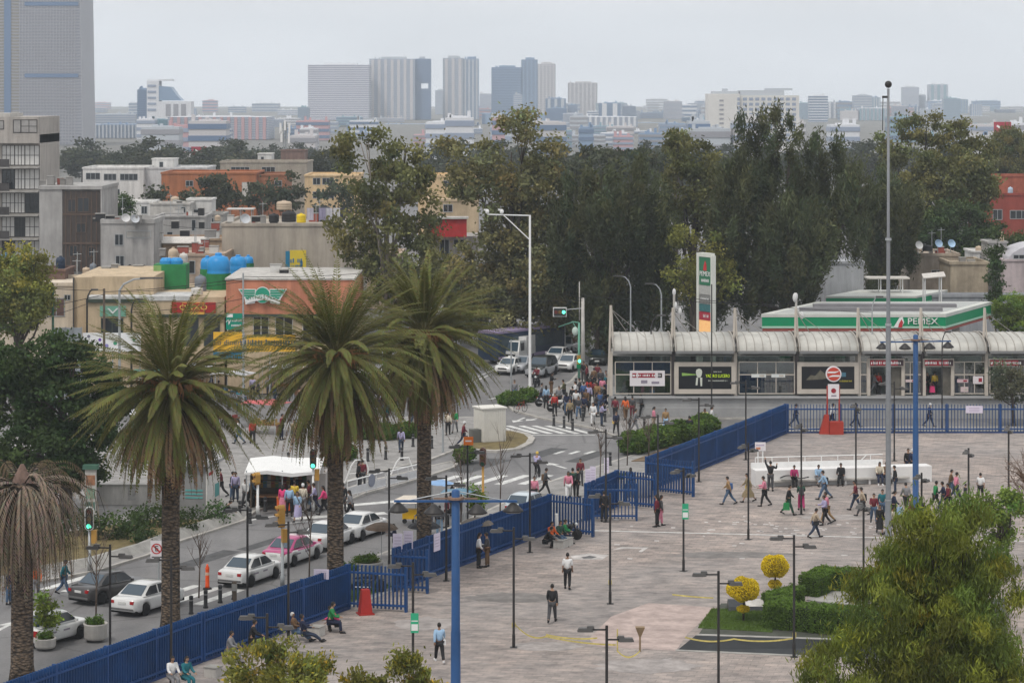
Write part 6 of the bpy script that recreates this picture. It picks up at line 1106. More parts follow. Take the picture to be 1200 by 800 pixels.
# planters, bollards, verge hedge along the footway
def round_planter(label,px,py,r=.75,h=.7,plant=True):
    t = thing('round_planter',label,'planter',G(px,py,.03),0,'round concrete planters');b = MB();b.lathe([(r*.9,0),(r,.1),(r*1.02,h*.9),(r*1.06,h),(r*.9,h),(r*.88,h-.08)],(0,0,0),20);b.build('bowl',CONCL,t,True);b = MB();b.lathe([(r*.87,h-.12),(r*.86,h-.06)],(0,0,0),16);b.build('soil',SOIL,t)
    if plant: link('foliage',crown_mesh([(0,0,h+.08,r*.7,r*.7,.12)],'hedge',int(px),3.0),t)
round_planter('round concrete planter holding the leafy young tree',53,758,.5,.45);round_planter('second round planter behind the fence, by the dark saloon',112,748,.55,.75);round_planter('first round planter beside the date palm and white taxis',430,678,.85,.95);round_planter('second round planter by the parked white taxis',408,684,.8,.8);round_planter('round planter next to the gateways',731,574,.8,.8);round_planter('larger round planter beyond the gateways',748,580,.9,1.2,False)
def bed(label,pts,mat=GRASS,gr=True):
    b = MB();b.prism([tuple(p) for p in pts],.028,.06);struct(b.build('grass_bed',mat))
for Y in (121,133,144.5):
    c = Vector((XF(Y)-2.2,Y));pts = [c+d2*3.0-n2*1.4,c+d2*3.0+n2*1.4,c-d2*3.0+n2*1.4,c-d2*3.0-n2*1.4];bed('',pts);g = np.random.default_rng(int(Y));n = 5000;u = g.random((n,2))*2-1;p = np.zeros((n,3));p[:,:2] = np.array(c)+np.array(d2)*u[:,:1]*2.9+np.array(n2)*u[:,1:]*1.3;p[:,2] = .06;d = g.normal(size=(n,3))*.5;d[:,2] = 1;d,s_ = basis(d,g);ln = g.uniform(.1,.32,(n,1));V = np.stack([p-s_*.02,p+s_*.02,p+d*ln+s_*.004,p+d*ln-s_*.004],1).reshape(-1,3);o = link('grass',fast_mesh('grass',V,n,GB,np.clip(g.normal(1,.25,(n,1)),.5,1.6)*np.ones((1,3))));tag(o,'grass tufts around the foot of the date palm %s' % {121: 'nearest the frame corner',133: 'beside the taxis',144.5: 'behind the blue mast arm'}[Y],'grass',kind='stuff')
b = MB();c0 = [(XF(y)-1.0,y) for y in (181,186,191)]+[(XF(y)-6.2,y) for y in (191,186,181)];b.prism(c0,.028,.075);struct(b.build('soil_bed',SOIL))
hp = [(XF(y)-4.4+.6*math.sin(y),y,.06) for y in (1,)]
hp = [(8.9,185.5,.06),(10.6,188.5,.06),(12.6,191.5,.06),(14.6,195,.06)]
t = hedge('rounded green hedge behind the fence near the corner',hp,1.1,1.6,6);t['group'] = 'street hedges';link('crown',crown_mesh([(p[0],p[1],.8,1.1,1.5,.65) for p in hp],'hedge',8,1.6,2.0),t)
bm = M('bollard_black',(.03,.03,.032),.6,.2);bo = None
for i,(px,py,lb) in enumerate(((224,719,'nearest the palm trunk, before the zebra stripes'),(241,712,'behind the orange delineator'),(258,706,'closest to the parked taxi bumper'),(274,702,'by the bare stick sapling'),(281,604,'at the kiosk corner near the seated person'),(311,599,'in front of the bookstall table'),(293,613,'at the kerb end before the bookstall'),(338,545,'by the far pavement edge left of the railing'),(431,540,'on the pale far pavement, first from the palm trunk'),(452,538,'on the pale far pavement, between two others'),(471,539,'on the far pavement beside the third palm'),(484,523,'left of the third palm trunk'),(506,525,'right of the third palm trunk'),(649,499,'at the crowd kerb, first of the row'),(661,501,'at the crowd kerb, second of the row'),(671,504,'at the crowd kerb, tallest of the row'),(683,493,'among the crowd by the white clad walker'),(709,494,'among the crowd beside the dark suited walker'),(738,505,'near the grey walker'),(755,503,'beyond the grey walker'),(715,545,'by the clipped hedge'),(691,480,'deep in the crowd'),(662,462,'at the crossing corner by the camera pole'),(675,455,'near the green traffic pole'),(547,525,'at the traffic island edge'))):
    c = G(px,py,.04)
    if bo is None: bo = thing('bollard','','bollard',c,0,'black bollards');b = MB();b.lathe([(.13,0),(.13,.08),(.1,.1),(.1,.78),(.115,.8),(.1,.9),(.04,.93)],(0,0,0),12);b.build('post',bm,bo,True);b = MB();b.lathe([(.103,.66),(.103,.72)],(0,0,0),12);b.build('band',M('band_grey_b',(.25,.25,.25),.5,.1),bo);t = bo
    else: t = dup(bo,c)
    t['label'] = 'black bollard '+lb
t = thing('delineator','orange plastic road delineator post by the zebra stripes','delineator',R(243,690));b = MB();b.lathe([(.13,.08),(.11,.2),(.1,1.05),(.12,1.1),(.05,1.25),(.05,1.32)],(0,0,0),12);b.build('post',M('delineator_orange',(.78,.09,.015),.5,.05),t,True);b = MB();b.lathe([(.25,0),(.22,.08)],(0,0,0),12);b.build('base',BLACK,t);b = MB();b.lathe([(.106,.75),(.105,.9)],(0,0,0),12);b.build('reflector',M('reflector_pale',(.6,.4,.3),.4,.1),t)
# ------------------------------------------------------------ traffic signals and road signs
SIGY = M('signal_amber_body',(.42,.23,.05),.5,.12);LG = M('lit_green',(.12,1.0,.62),.5,0,emit=1.6);LR = M('unlit_red',(.13,.02,.015),.4,.1);LA = M('unlit_amber',(.16,.09,.02),.4,.1);LGD = M('unlit_green',(.02,.1,.06),.4,.1);LRD = M('lit_red',(1,.12,.08),.5,0,emit=.7);GPOL = M('signal_pole_green',(.16,.40,.30),.5,.1)
def signal(label,px,base,top,lit=0,rz=0,body=None,rim=False,pole=GREYM,second=True,head_dx=0,n=3):
    B = G(px,base,.04);t = thing('traffic_signal',label,'traffic light',B,rz,'traffic lights');h = WZ(top,B.y)-.04;body = body or M('signal_dark',(.03,.035,.033),.5,.1);b = MB();b.lathe([(.12,0),(.12,.5),(.08,.55),(.075,h-.1)],(0,0,0),10);b.build('pole',pole,t,True);hh = .42*n-.06;x = head_dx
    b = MB();prof = [(x+.2*math.cos(a),(.2*math.sin(a)+(hh/2-.2)*(1 if math.sin(a) >= 0 else -1))) for a in [2*math.pi*k/20 for k in range(20)]]
    z0 = h-hh/2;b.add([(p,-.22,z0+q) for p,q in prof]+[(p,.1,z0+q) for p,q in prof],[tuple(range(20)),tuple(range(39,19,-1))]+[(k,20+k,20+(k+1) % 20,(k+1) % 20) for k in range(20)]);hd = b.build('signal_head',body,t)
    if rim: b = MB();R1 = [(x+(p-x)*1.28,q*1.1) for p,q in prof];b.add([(p,-.10,z0+q) for p,q in R1]+[(p,-.06,z0+q) for p,q in R1],[tuple(range(20)),tuple(range(39,19,-1))]+[(k,20+k,20+(k+1) % 20,(k+1) % 20) for k in range(20)]);b.build('white_backboard',WHITE,t)
    for k in range(n):
        z = z0+hh/2-.2-.4*k;b = MB();b.lathe([(.02,.02),(.135,.01),(.135,0)],(0,0,0),14);mt = [LR,LA,LGD,LGD][k];mt = (LG if k == 2 else LRD) if k == lit else mt;o = b.build('lens',mt,hd,loc=(x,-.225,z));o.rotation_euler.x = rad(90)
        b = MB();m_ = 8;vs = [(x+.15*math.cos(math.pi*j/m_),y,z+.15*math.sin(math.pi*j/m_)) for y in (-.225,-.42) for j in range(m_+1)];b.add(vs,[(j,j+1,m_+2+j,m_+1+j) for j in range(m_)]);b.build('visor',body,hd)
    if second: b = MB();b.bb(x+.1,-.1,z0-hh/2-.75,x+.38,.2,z0-hh/2-.05);b.build('side_signal',SIGY,t)
    return t
signal('green lit traffic light with white backboard by the dead palm',105,668,594,2,0,None,True);signal('amber bodied traffic light facing the street behind the pink taxi',331,686,591,9,rad(-70),SIGY);signal('green lit traffic light above the bookstall awning',367,598,526,2,0,None,False,WHITE);signal('traffic light with yellow post by the leafy sapling',566,588,524,9,rad(-8),M('signal_rust',(.10,.05,.035),.5,.1),False,SIGY,False);signal('amber pedestrian signal on a white post before the bookstall',302,602,553,9,rad(-60),SIGY,False,WHITE,False,0,2)
B = G(683,444,.04);t = thing('signal_mast','concrete pole with a long arm holding a horizontal traffic light','traffic light',B);s = B.y/F;zz = lambda py: WZ(py,B.y)-.04;b = MB();b.lathe([(.2,0),(.14,zz(349))],(0,0,0),10);b.tube([(-4*s,0,zz(330)),(-4*s,0,zz(375))],.05,6);b.build('pole',CONCL,t,True);b = MB();b.tube([(0,0,zz(361)),(-22*s,0,zz(363))],.04,6);b.build('arm',GREYM,t);b = MB();b.bb(-34*s,-.2,zz(370),-20*s,.1,zz(361));hd = b.build('signal_head',M('signal_dark',()),t);b = MB();b.bb(-35*s,-.1,zz(371),-19*s,-.05+.1,zz(360));b.build('white_backboard',WHITE,t)
for k,m_ in enumerate((LR,LA,LG)): b = MB();b.lathe([(.02,.02),(.16,.01),(.16,0)],(0,0,0),12);o = b.build('lens',m_,hd,loc=((-31.5+4.5*k)*s,-.21,zz(365.5)));o.rotation_euler.x = rad(90)
B = G(678.5,443,.04);t = thing('signal_mast','pale green traffic light pole with a bracket arm at the avenue','traffic light',B);b = MB();b.lathe([(.12,0),(.09,zz(378))],(0,0,0),10);b.tube([(0,0,zz(378)),(-7*s,0,zz(377)),(-24*s,0,zz(383))],.06,6);b.tube([(0,0,zz(390)),(-7*s,0,zz(378))],.04,5);b.build('pole',GPOL,t,True);b = MB();b.bb(-.2,-.3,zz(430),.35,.0,zz(416));hd = b.build('signal_head',SIGY,t);b = MB();b.bb(-.22,-.32,zz(431),.37,-.02,zz(426));b.build('green_cover',GREEN,t);b = MB();b.lathe([(.02,.02),(.16,.01),(.16,0)],(0,0,0),12);o = b.build('lens',LG,hd,loc=(.05,-.33,zz(422.5)));o.rotation_euler.x = rad(90)
b = MB();b.ell((-.35,0,zz(388)),(.3,.2,.4));b.build('lamp_globe',M('globe_pale',(.5,.6,.55),.4,.05),t)
B = G(186,692,.04);t = thing('no_parking_sign','square white no parking sign with a red ring on a steel post','sign',B);h = WZ(632,B.y)-.04;b = MB();b.lathe([(.05,0),(.045,h)],(0,0,0),8);b.build('post',GREYM,t);b = MB();b.bb(-.42,-.08,h-.98,.22,-.05,h-.04);b.build('panel',M('banner_white',()),t)
b = MB();n = 20;vs = [(-.1+r*math.cos(2*math.pi*k/n),-.09,h-.46+r*math.sin(2*math.pi*k/n)) for r in (.28,.22) for k in range(n)];b.add(vs,[(k,(k+1) % n,n+(k+1) % n,n+k) for k in range(n)]);b.add([(-.1+x,-.092,h-.46+z) for x,z in ((-.2,.14),(-.14,.2),(.2,-.14),(.14,-.2))],[(0,1,2,3)]);b.build('red_ring',M('ring_red',(.5,.03,.03),.5,0),t);text('E',.4,BLACK,t,(-.1,-.086,h-.46));b = MB();b.bb(-.36,-.085,h-.92,.16,-.081,h-.86);b.build('caption',BLACK,t)
# ------------------------------------------------------------ stall, kiosk, booth, railings, carts
B = G(333,594,.04);t = thing('market_stall','bookstall under a white awning with goods on display','market stall',B);s = B.y/F;w2 = 44*s;b = MB()
b.add([(-w2,-1.4,2.35),(-w2*.4,-1.5,2.52),(w2*.25,-1.5,2.35),(w2,-1.4,2.45),(-w2,2.4,2.75),(-w2*.4,2.4,2.9),(w2*.25,2.4,2.75),(w2,2.4,2.8)],[(0,1,5,4),(1,2,6,5),(2,3,7,6)]);b.add([(-w2,-1.4,2.22),(-w2*.4,-1.5,2.3),(w2*.25,-1.5,2.12),(w2,-1.4,2.3),(-w2,-1.4,2.35),(-w2*.4,-1.5,2.52),(w2*.25,-1.5,2.35),(w2,-1.4,2.45)],[(0,1,5,4),(1,2,6,5),(2,3,7,6)]);b.build('awning',M('awning_white',(.72,.72,.71),.7,.05),t)
b = MB();[MB().tube([(x,y,0),(x,y,2.5)],.04,6).build('pole',GREYM,t) for x in (-w2*.95,0,w2*.95) for y in (-1.3,2.2)];b = MB();b.bb(-w2*.9,1.9,0,w2*.62,2.0,2.5);b.bb(-w2*.9,-.2,0,-w2*.86,2,2.5);b.build('back_board',M('stall_brown',(.13,.10,.075),.9,.3,2),t);b = MB();b.bb(-w2*.75,-.7,.72,-w2*.1,.2,.8);[b.bb(x*w2-.04,-.6,0,x*w2+.04,-.5,.72) for x in (-.72,-.14)];b.build('table',M('table_wood',(.2,.1,.05),.7,.2),t);b = MB();b.bb(w2*.62,-.6,0,w2*1.12,2.3,2.2);b.build('side_tarp',M('tarp_grey',(.40,.37,.35),.8,.15,.8),t)
r_ = random.Random(2);PAL = [(.3,.06,.05),(.45,.3,.1),(.1,.2,.3),(.5,.45,.35),(.35,.16,.05),(.12,.22,.1),(.3,.28,.26)]
for k in range(42):
    x,z = -w2*.85+(k % 14)*w2*.105,.95+(k//14)*.5;o = thing('magazine',['book','magazine','print'][k//14]+' hung on the stall back board','magazine',B+Vector((x,1.86,z)),0,'goods on the bookstall');o['label'] = ['lower','middle','upper'][k//14]+' row magazine on the bookstall back board';b = MB();hh = r_.uniform(.3,.46);b.bb(0,-.03,0,r_.uniform(.24,.34),.02,hh);b.build('cover',M('cover_%d' % (k % 7),PAL[k % 7],.6,.2,4),o);b = MB();b.bb(.03,-.035,hh*.6,.2,-.0301,hh*.8);b.build('printed_block',M('cover_%d' % ((k+3) % 7),PAL[(k+3) % 7],.6,.2,4),o)
o = thing('orange_crate','orange crate on the table end of the bookstall','crate',B+Vector((.15,-1.0,0)));b = MB();b.bb(-.5,-.3,0,.5,.3,.75);b.build('crate_body',ORANGE,o);b = MB();b.bb(-.52,-.32,.75,.52,.32,.82);b.build('crate_rim',M('crate_rim',(.55,.2,.05),.6,.1),o)
B = G(224,609,.05);t = thing('kiosk','grey concrete kiosk with a white panelled side','kiosk',(G(207,609).x,G(207,609).y,.04),rad(-8));s = B.y/F;w_ = 35*s;h = 63*s;b = MB();b.bb(0,0,0,w_,3.2,h);b.build('wall',M('kiosk_grey',(.22,.22,.22),.85,.2,.8),t);b = MB();b.bb(w_+.003,.02,.1,w_+.08,3.15,h-.2);b.build('side_panel',M('kiosk_white',(.62,.6,.57),.7,.15,.8),t);b = MB();b.bb(-.25,-.3,h+.003,w_+.4,3.5,h+.18);b.build('roof_slab',M('kiosk_roof',(.3,.3,.3),.8,.1),t);b = MB();b.bb(w_+.081,1.9,1.1,w_+.1,2.9,1.9);b.build('teal_stripe',M('kiosk_teal',(.1,.33,.32),.6,.1),t)
for k in range(3): b = MB();b.bb(w_*.3,-.03,1.3+k*.22,w_*.9,-.003,1.4+k*.22);b.build('teal_slat',M('kiosk_teal',()),t)
text('~aaaaa',.3,M('ring_red',()),t,(w_+.09,.9,h-.55),(90,0,90))
t = thing('shelter_wall','long pale low wall with billposters beyond the kiosk','wall',(G(100,592).x,G(100,592).y,.04));b = MB();b.bb(0,0,0,107*s,.3,1.2);b.build('wall',M('wall_pale',(.55,.53,.5),.9,.15,.8),t);b = MB();b.bb(0,-.06,1.2,107*s,.4,1.3);b.build('coping',CONC,t);
for k,(x,c) in enumerate(((8,(.42,.4,.42)),(52,(.36,.35,.34)),(88,(.5,.48,.46)))): b = MB();b.bb(x*s,-.03,.3,(x+9)*s,-.003,1.1);b.build('poster',M('poster_%s' % 'abcd'[k],c,.7,.3,3),t)
B = G(106,616,.05);t = thing('map_totem','grey information totem with pictures behind the green traffic light','totem',B);s = B.y/F;b = MB();b.bb(-6.5*s,0,0,6.5*s,.25,3.4);b.build('panel',CONCL,t);b = MB();b.bb(-9*s,-.1,3.4,9*s,.5,3.65);b.build('hood',M('hood_green',(.06,.14,.1),.6,.1),t)
for k,(z,hh,c) in enumerate(((2.45,.6,(.33,.16,.09)),(1.65,.6,(.22,.34,.26)),(.95,.5,(.1,.17,.14)))): b = MB();b.bb(-5.3*s,-.025,z,5.3*s,-.003,z+hh);b.build('picture',M('totem_pic_%s' % 'abc'[k],c,.7,.4,4),t)
B = G(575,520,.06);t = thing('white_booth','white corrugated metal booth on the traffic island','booth',(G(566,519).x,G(566,519).y,.05),rad(24));s = B.y/F;CW2 = M('booth_white',(.66,.64,.59),.6,.08);b = MB();w_,dd,h = 1.85,1.7,2.45;b.bb(0,0,0,w_,dd,h);b.build('body',CW2,t);b = MB()
for k in range(12): x = w_*(k+.5)/12;b.bb(x-.035,-.04,.05,x+.035,-.001,h-.05)
for k in range(11): y = dd*(k+.5)/11;b.bb(-.04,y-.035,.05,-.001,y+.035,h-.05);b.bb(w_+.001,y-.035,.05,w_+.04,y+.035,h-.05)
b.build('corrugation',CW2,t);b = MB();b.bb(-.1,-.1,h+.002,w_+.1,dd+.1,h+.1);b.build('roof',CW2,t);b = MB();b.bb(-.75,.2,0,-.06,.9,.95);b.build('meter_box',M('meter_grey',(.12,.12,.11),.7,.1),t)
# white street railings on the median
def railing(label,pa,pb,h=1.0,logo=None):
    a,c = G(*pa,.05),G(*pb,.05);d = c-a;L_ = d.length;t = thing('street_railing',label,'railing',a,math.atan2(d.y,d.x),'white street railings');b = MB();b.tube([(0,0,h),(L_,0,h)],.045,6);b.tube([(0,0,.15),(L_,0,.15)],.04,6);b.build('rails',WHITE,t);n = max(2,int(L_/1.2));b = MB();[b.tube([(L_*k/n,0,0),(L_*k/n,0,h)],.035,5) for k in range(n+1)];b.build('uprights',WHITE,t);b = MB();b.bb(.05,-.012,.17,L_-.05,.012,.62);b.build('panel',M('railing_panel',(.62,.62,.63),.6,.1),t)
    if logo: b = MB();b.lathe([(.42,0),(.42,.03)],(0,0,0),16);o = b.build('round_emblem',M('emblem_grey',(.24,.26,.32),.6,.1),t,loc=(L_*logo,-.02,.72));o.rotation_euler.x = rad(90)
railing('white street railing carrying a round grey emblem',(407,583),(452,571),1.05,.62);railing('white street railing section running to the third palm',(454,570.5),(490,561),1.0)
def arch(label,pa,w_,h):
    a = G(*pa,.05);t = thing('railing_hoop',label,'railing',a,rad(20),'white railing hoops');b = MB();b.tube([(0,0,0),(w_*.25,0,h*.75),(w_*.4,0,h),(w_*.8,0,h),(w_,0,h*.2)],.05,6);b.build('hoop',WHITE,t);b = MB();b.tube([(w_*.12,0,h*.4),(w_*.92,0,h*.45)],.035,6);b.build('crossbar',WHITE,t)
arch('larger white hoop rail with people leaning inside',(404,566),1.8,1.5);arch('second white hoop rail beside the third palm',(458,556),1.6,1.1)
B = G(480,612,.04);t = thing('food_cart','yellow food cart with a cream canopy behind the third palm','food cart',B);b = MB();b.bb(-.6,-.4,.35,.6,.4,1.15);b.build('cart_body',M('cart_yellow',(.65,.38,.01),.5,.1),t);b = MB();[b.lathe([(.22,-.03),(.22,.03)],(x,0,.22),12) for x in ()];b.tube([(-.5,0,1.15),(-.5,0,2.1)],.03,6);b.tube([(.5,0,1.15),(.5,0,2.1)],.03,6);b.build('canopy_posts',GREYM,t);b = MB();b.add([(-1.3,-.9,1.75),(1.3,-.9,1.75),(1.3,.9,1.8),(-1.3,.9,1.8),(-.5,0,2.3),(.5,0,2.3)],[(0,1,5,4),(1,2,5),(2,3,4,5),(3,0,4)]);b.build('canopy',M('canvas_cream',(.62,.56,.48),.8,.1),t);
for x in (-.4,.4): b = MB();b.lathe([(.2,0),(.2,.08)],(0,0,0),14);o = b.build('wheel',BLACK,t,loc=(x,-.4,.2));o.rotation_euler.x = rad(90)
t.scale = (.72,)*3
def tarp(label,px,py,w_,d,h,c,mt='tarp'):
    t = thing('vendor_tarp',label,'tarp',G(px,py,.04),FA,'street vendor tarps');[MB().tube([(x,y,0),(x,y,h)],.025,5).build('pole',GREYM,t) for x in (-w_/2,w_/2) for y in (-d/2,d/2)];b = MB();n = 6;vs = []
    for i in range(n+1):
        for j in range(n+1): u,v = i/n-.5,j/n-.5;vs.append((u*w_*1.08,v*d*1.08,h+.16-.5*(u*u+v*v)+.05*math.sin(9*u+5*v)))
    b.add(vs,[(i*(n+1)+j,(i+1)*(n+1)+j,(i+1)*(n+1)+j+1,i*(n+1)+j+1) for i in range(n) for j in range(n)]);b.build('sheet',M(label.replace(' ','_')[:30],c,.7,.2,2),t,True)
tarp('light blue vendor tarp beside the third palm',514,606,1.7,1.6,2.1,(.22,.36,.58));tarp('blue grey vendor tarp in front of the leafy sapling',537,612,1.6,1.6,1.9,(.12,.22,.30));tarp('black vendor tarp low by the third palm',508,626,1.7,1.5,1.2,(.02,.02,.025))
for i,(px,py,c,lb) in enumerate(((447,634,(.1,.07,.05),'dark patterned umbrella over the parked white car'),(559,628,(.14,.12,.1),'brown round umbrella behind the blue fence'),(497,632,(.03,.03,.035),'black umbrella beside the blue mast arm'))):
    t = thing('umbrella',lb,'umbrella',G(px,py+22,.04));b = MB();b.tube([(0,0,0),(0,0,2.0)],.02,5);b.build('shaft',GREYM,t);b = MB();b.lathe([(.95,1.75),(.8,1.9),(.5,2.03),(.05,2.12)],(0,0,0),10);b.build('canopy',M('umbrella_%d' % i,c,.8,.3,3),t)
t = thing('utility_box','wooden post with a small box near the bare stick sapling','post',G(275,704,.04));b = MB();b.bb(-.1,-.1,0,.1,.1,1.0);b.build('post',M('pole_wood',()),t);b = MB();b.bb(-.14,-.15,.55,.14,-.101,.9);b.build('box',CONC,t)
t = thing('parked_bicycle_bin','red cone on the far pavement','cone',G(183,590,.05));t.name = 'red_cone';t['label'] = 'small red traffic cone on the far pavement behind the palm';b = MB();b.lathe([(.22,.04),(.05,.75)],(0,0,0),12);b.build('cone_body',M('cone_bright',(.6,.03,.02),.5,.05),t);b = MB();b.box((0,0,.02),(.5,.5,.04));b.build('foot',BLACK,t)
# dark shrubs of the verge
for i,(px,py,rx) in enumerate(((150,622,22),(178,616,20),(215,622,14),(60,640,22),(250,612,12),(90,628,22),(125,630,20),(30,650,24),(165,634,16),(5,660,24))):
    B = G(px,py,.06);s = B.y/F;t = thing('verge_shrub',['dark shrub left of the palm trunk on the verge','dark shrub under the low palm fronds','small shrub against the kiosk base','shrub near the dead palm fronds','tiny shrub by the seated person','shrub by the information totem','broad shrub below the dark ficus','shrub behind the dead palm trunk','low shrub nearest the kerb','shrub at the frame edge verge'][i],'shrub',B,0,'dark verge shrubs');link('foliage',crown_mesh([(0,0,.55,rx*s,.9,.6)],'ficus',200+i,2.2,.7),t);b = MB();[b.tube([(0,0,-.05),(x*rx*s*.5,.1,.7)],[.04,.01],4) for x in (-1,-.4,.4,1)];b.build('stems',WOOD,t)

# market tents and lawns of the far pavement, seen between the palms
for i,(px,py,w_,d,h,c,lb) in enumerate(((228,462,3.2,2.6,2.5,(.6,.6,.62),'white tent'),(252,452,3.0,2.4,2.5,(.42,.4,.55),'lilac tent'),(276,470,3.2,2.6,2.4,(.62,.62,.64),'second white tent'),(306,455,3.6,2.6,2.6,(.02,.2,.36),'blue tent'),(334,462,3.0,2.6,2.4,(.55,.57,.6),'pale grey tent'),(180,468,3.4,2.6,2.4,(.1,.3,.24),'teal tent'),(202,486,3.0,2.6,2.3,(.55,.5,.45),'cream tent'),(262,500,3.0,2.6,2.4,(.12,.12,.14),'black tent'),(312,508,3.0,2.6,2.4,(.45,.1,.1),'red tent'),(440,470,3.2,2.6,2.5,(.6,.6,.6),'small white tent behind the third palm'),(425,500,3.2,2.6,2.4,(.3,.3,.33),'grey tent beyond the middle palm'),(160,520,3.2,2.6,2.4,(.5,.5,.52),'off white tent over the low wall'),(10,402,3.4,3,2.6,(.6,.22,.25),'pinkish tent at the street tree'))):
    tarp(lb+' of the far street market',px,py,w_,d,h,c);B = G(px,py,.04);o = thing('market_table','goods table under the '+lb,'table',B,FA,'tables of the far street market');b = MB();b.bb(-w_*.42,-.5,.7,w_*.42,.5,.78);[b.bb(x-.04,-.4,0,x+.04,.4,.7) for x in (-w_*.38,w_*.38)];b.build('table_top',M('table_wood',()),o);b = MB();rr_ = random.Random(i);[b.bb(-w_*.4+k*w_*.1,-.35,.781,-w_*.4+k*w_*.1+.2,.3,.85+rr_.random()*.3) for k in range(8)];b.build('goods',M('cover_%d' % (i % 7),()),o,False)['kind'] = 'stuff'
for pts in (((415,512),(492,512),(497,498),(430,498)),((150,530),(250,520),(262,508),(170,512))):
    b = MB();b.prism([tuple(G(x,y,.03)[:2]) for x,y in pts],.028,.07);struct(b.build('lawn',GRASS))
for i,(px,py,rx) in enumerate(((428,513,16),(452,514,14),(476,512,16),(405,538,12),(388,545,10),(545,540,12),(600,474,16),(618,470,12))):
    B = G(px,py,.06);s = B.y/F;t = thing('clipped_shrub',['first low green shrub of the far lawn','middle low green shrub of the far lawn','last low green shrub of the far lawn','green shrub by the white hoop rail','green shrub beside the middle palm','green shrub at the traffic island kerb','low green shrub by the red bicycle','low shrub near the camera pole'][i],'shrub',B,0,'low shrubs of the far pavement');link('foliage',crown_mesh([(0,0,.5,rx*s,.9,.5)],'hedge',300+i,1.2,2),t);b = MB();[b.tube([(0,0,-.05),(x*rx*s*.5,.1,.6)],[.04,.01],4) for x in (-1,-.4,.4,1)];b.build('stems',WOOD,t)
# ------------------------------------------------------------ vehicles (front is +Y)
def paint(name,c): return M('paint_'+name,c,.3,.03,.5,spec=.5,coat=.5)
TAILR = M('tail_red',(.35,.012,.015),.25,.05);HEADL = M('head_clear',(.6,.62,.62),.15,.05,spec=.7);CHROME = M('chrome',(.5,.5,.5),.25,0,metal=.8);PLATE = M('plate_white',(.6,.6,.58),.5,.05);RIMM = M('rim_alloy',(.36,.36,.37),.35,.1,metal=.5);UNDER = M('underbody_shade',(.012,.012,.012),.9,.1)  # last one: near-black for the under-car shade box, shared by the grilles
KINDS = dict(
 sedan=dict(L=4.4,W=1.72,hood=.90,belt=.93,trunk=1.0,roof=1.46,y=(1.08,.42,-.78,-1.52),wr=.31,wb=1.28),
 hatch=dict(L=3.75,W=1.66,hood=.94,belt=.96,trunk=.98,roof=1.51,y=(1.0,.32,-1.2,-1.68),wr=.30,wb=1.18),
 suv=dict(L=4.7,W=1.9,hood=1.08,belt=1.1,trunk=1.1,roof=1.78,y=(1.1,.5,-1.75,-2.15),wr=.37,wb=1.4),
 van=dict(L=4.6,W=1.8,hood=1.1,belt=1.12,trunk=1.12,roof=1.95,y=(1.75,1.05,-2.0,-2.2),wr=.33,wb=1.4))
def wheel(par,x,y,r,w=.2,name='wheel'):
    b = MB();b.lathe([(r*.55,-w/2),(r*.93,-w/2),(r,-w*.3),(r,w*.3),(r*.93,w/2),(r*.55,w/2)],(0,0,0),18);o = b.build(name,BLACK,par,True,(x,y,r));o.rotation_euler.y = rad(90)
    b = MB();b.lathe([(.02,-w*.42),(r*.2,-w*.47),(r*.58,-w*.42),(r*.58,w*.42),(r*.2,w*.47),(.02,w*.42)],(0,0,0),10);rr = b.build('rim',RIMM,o);return o
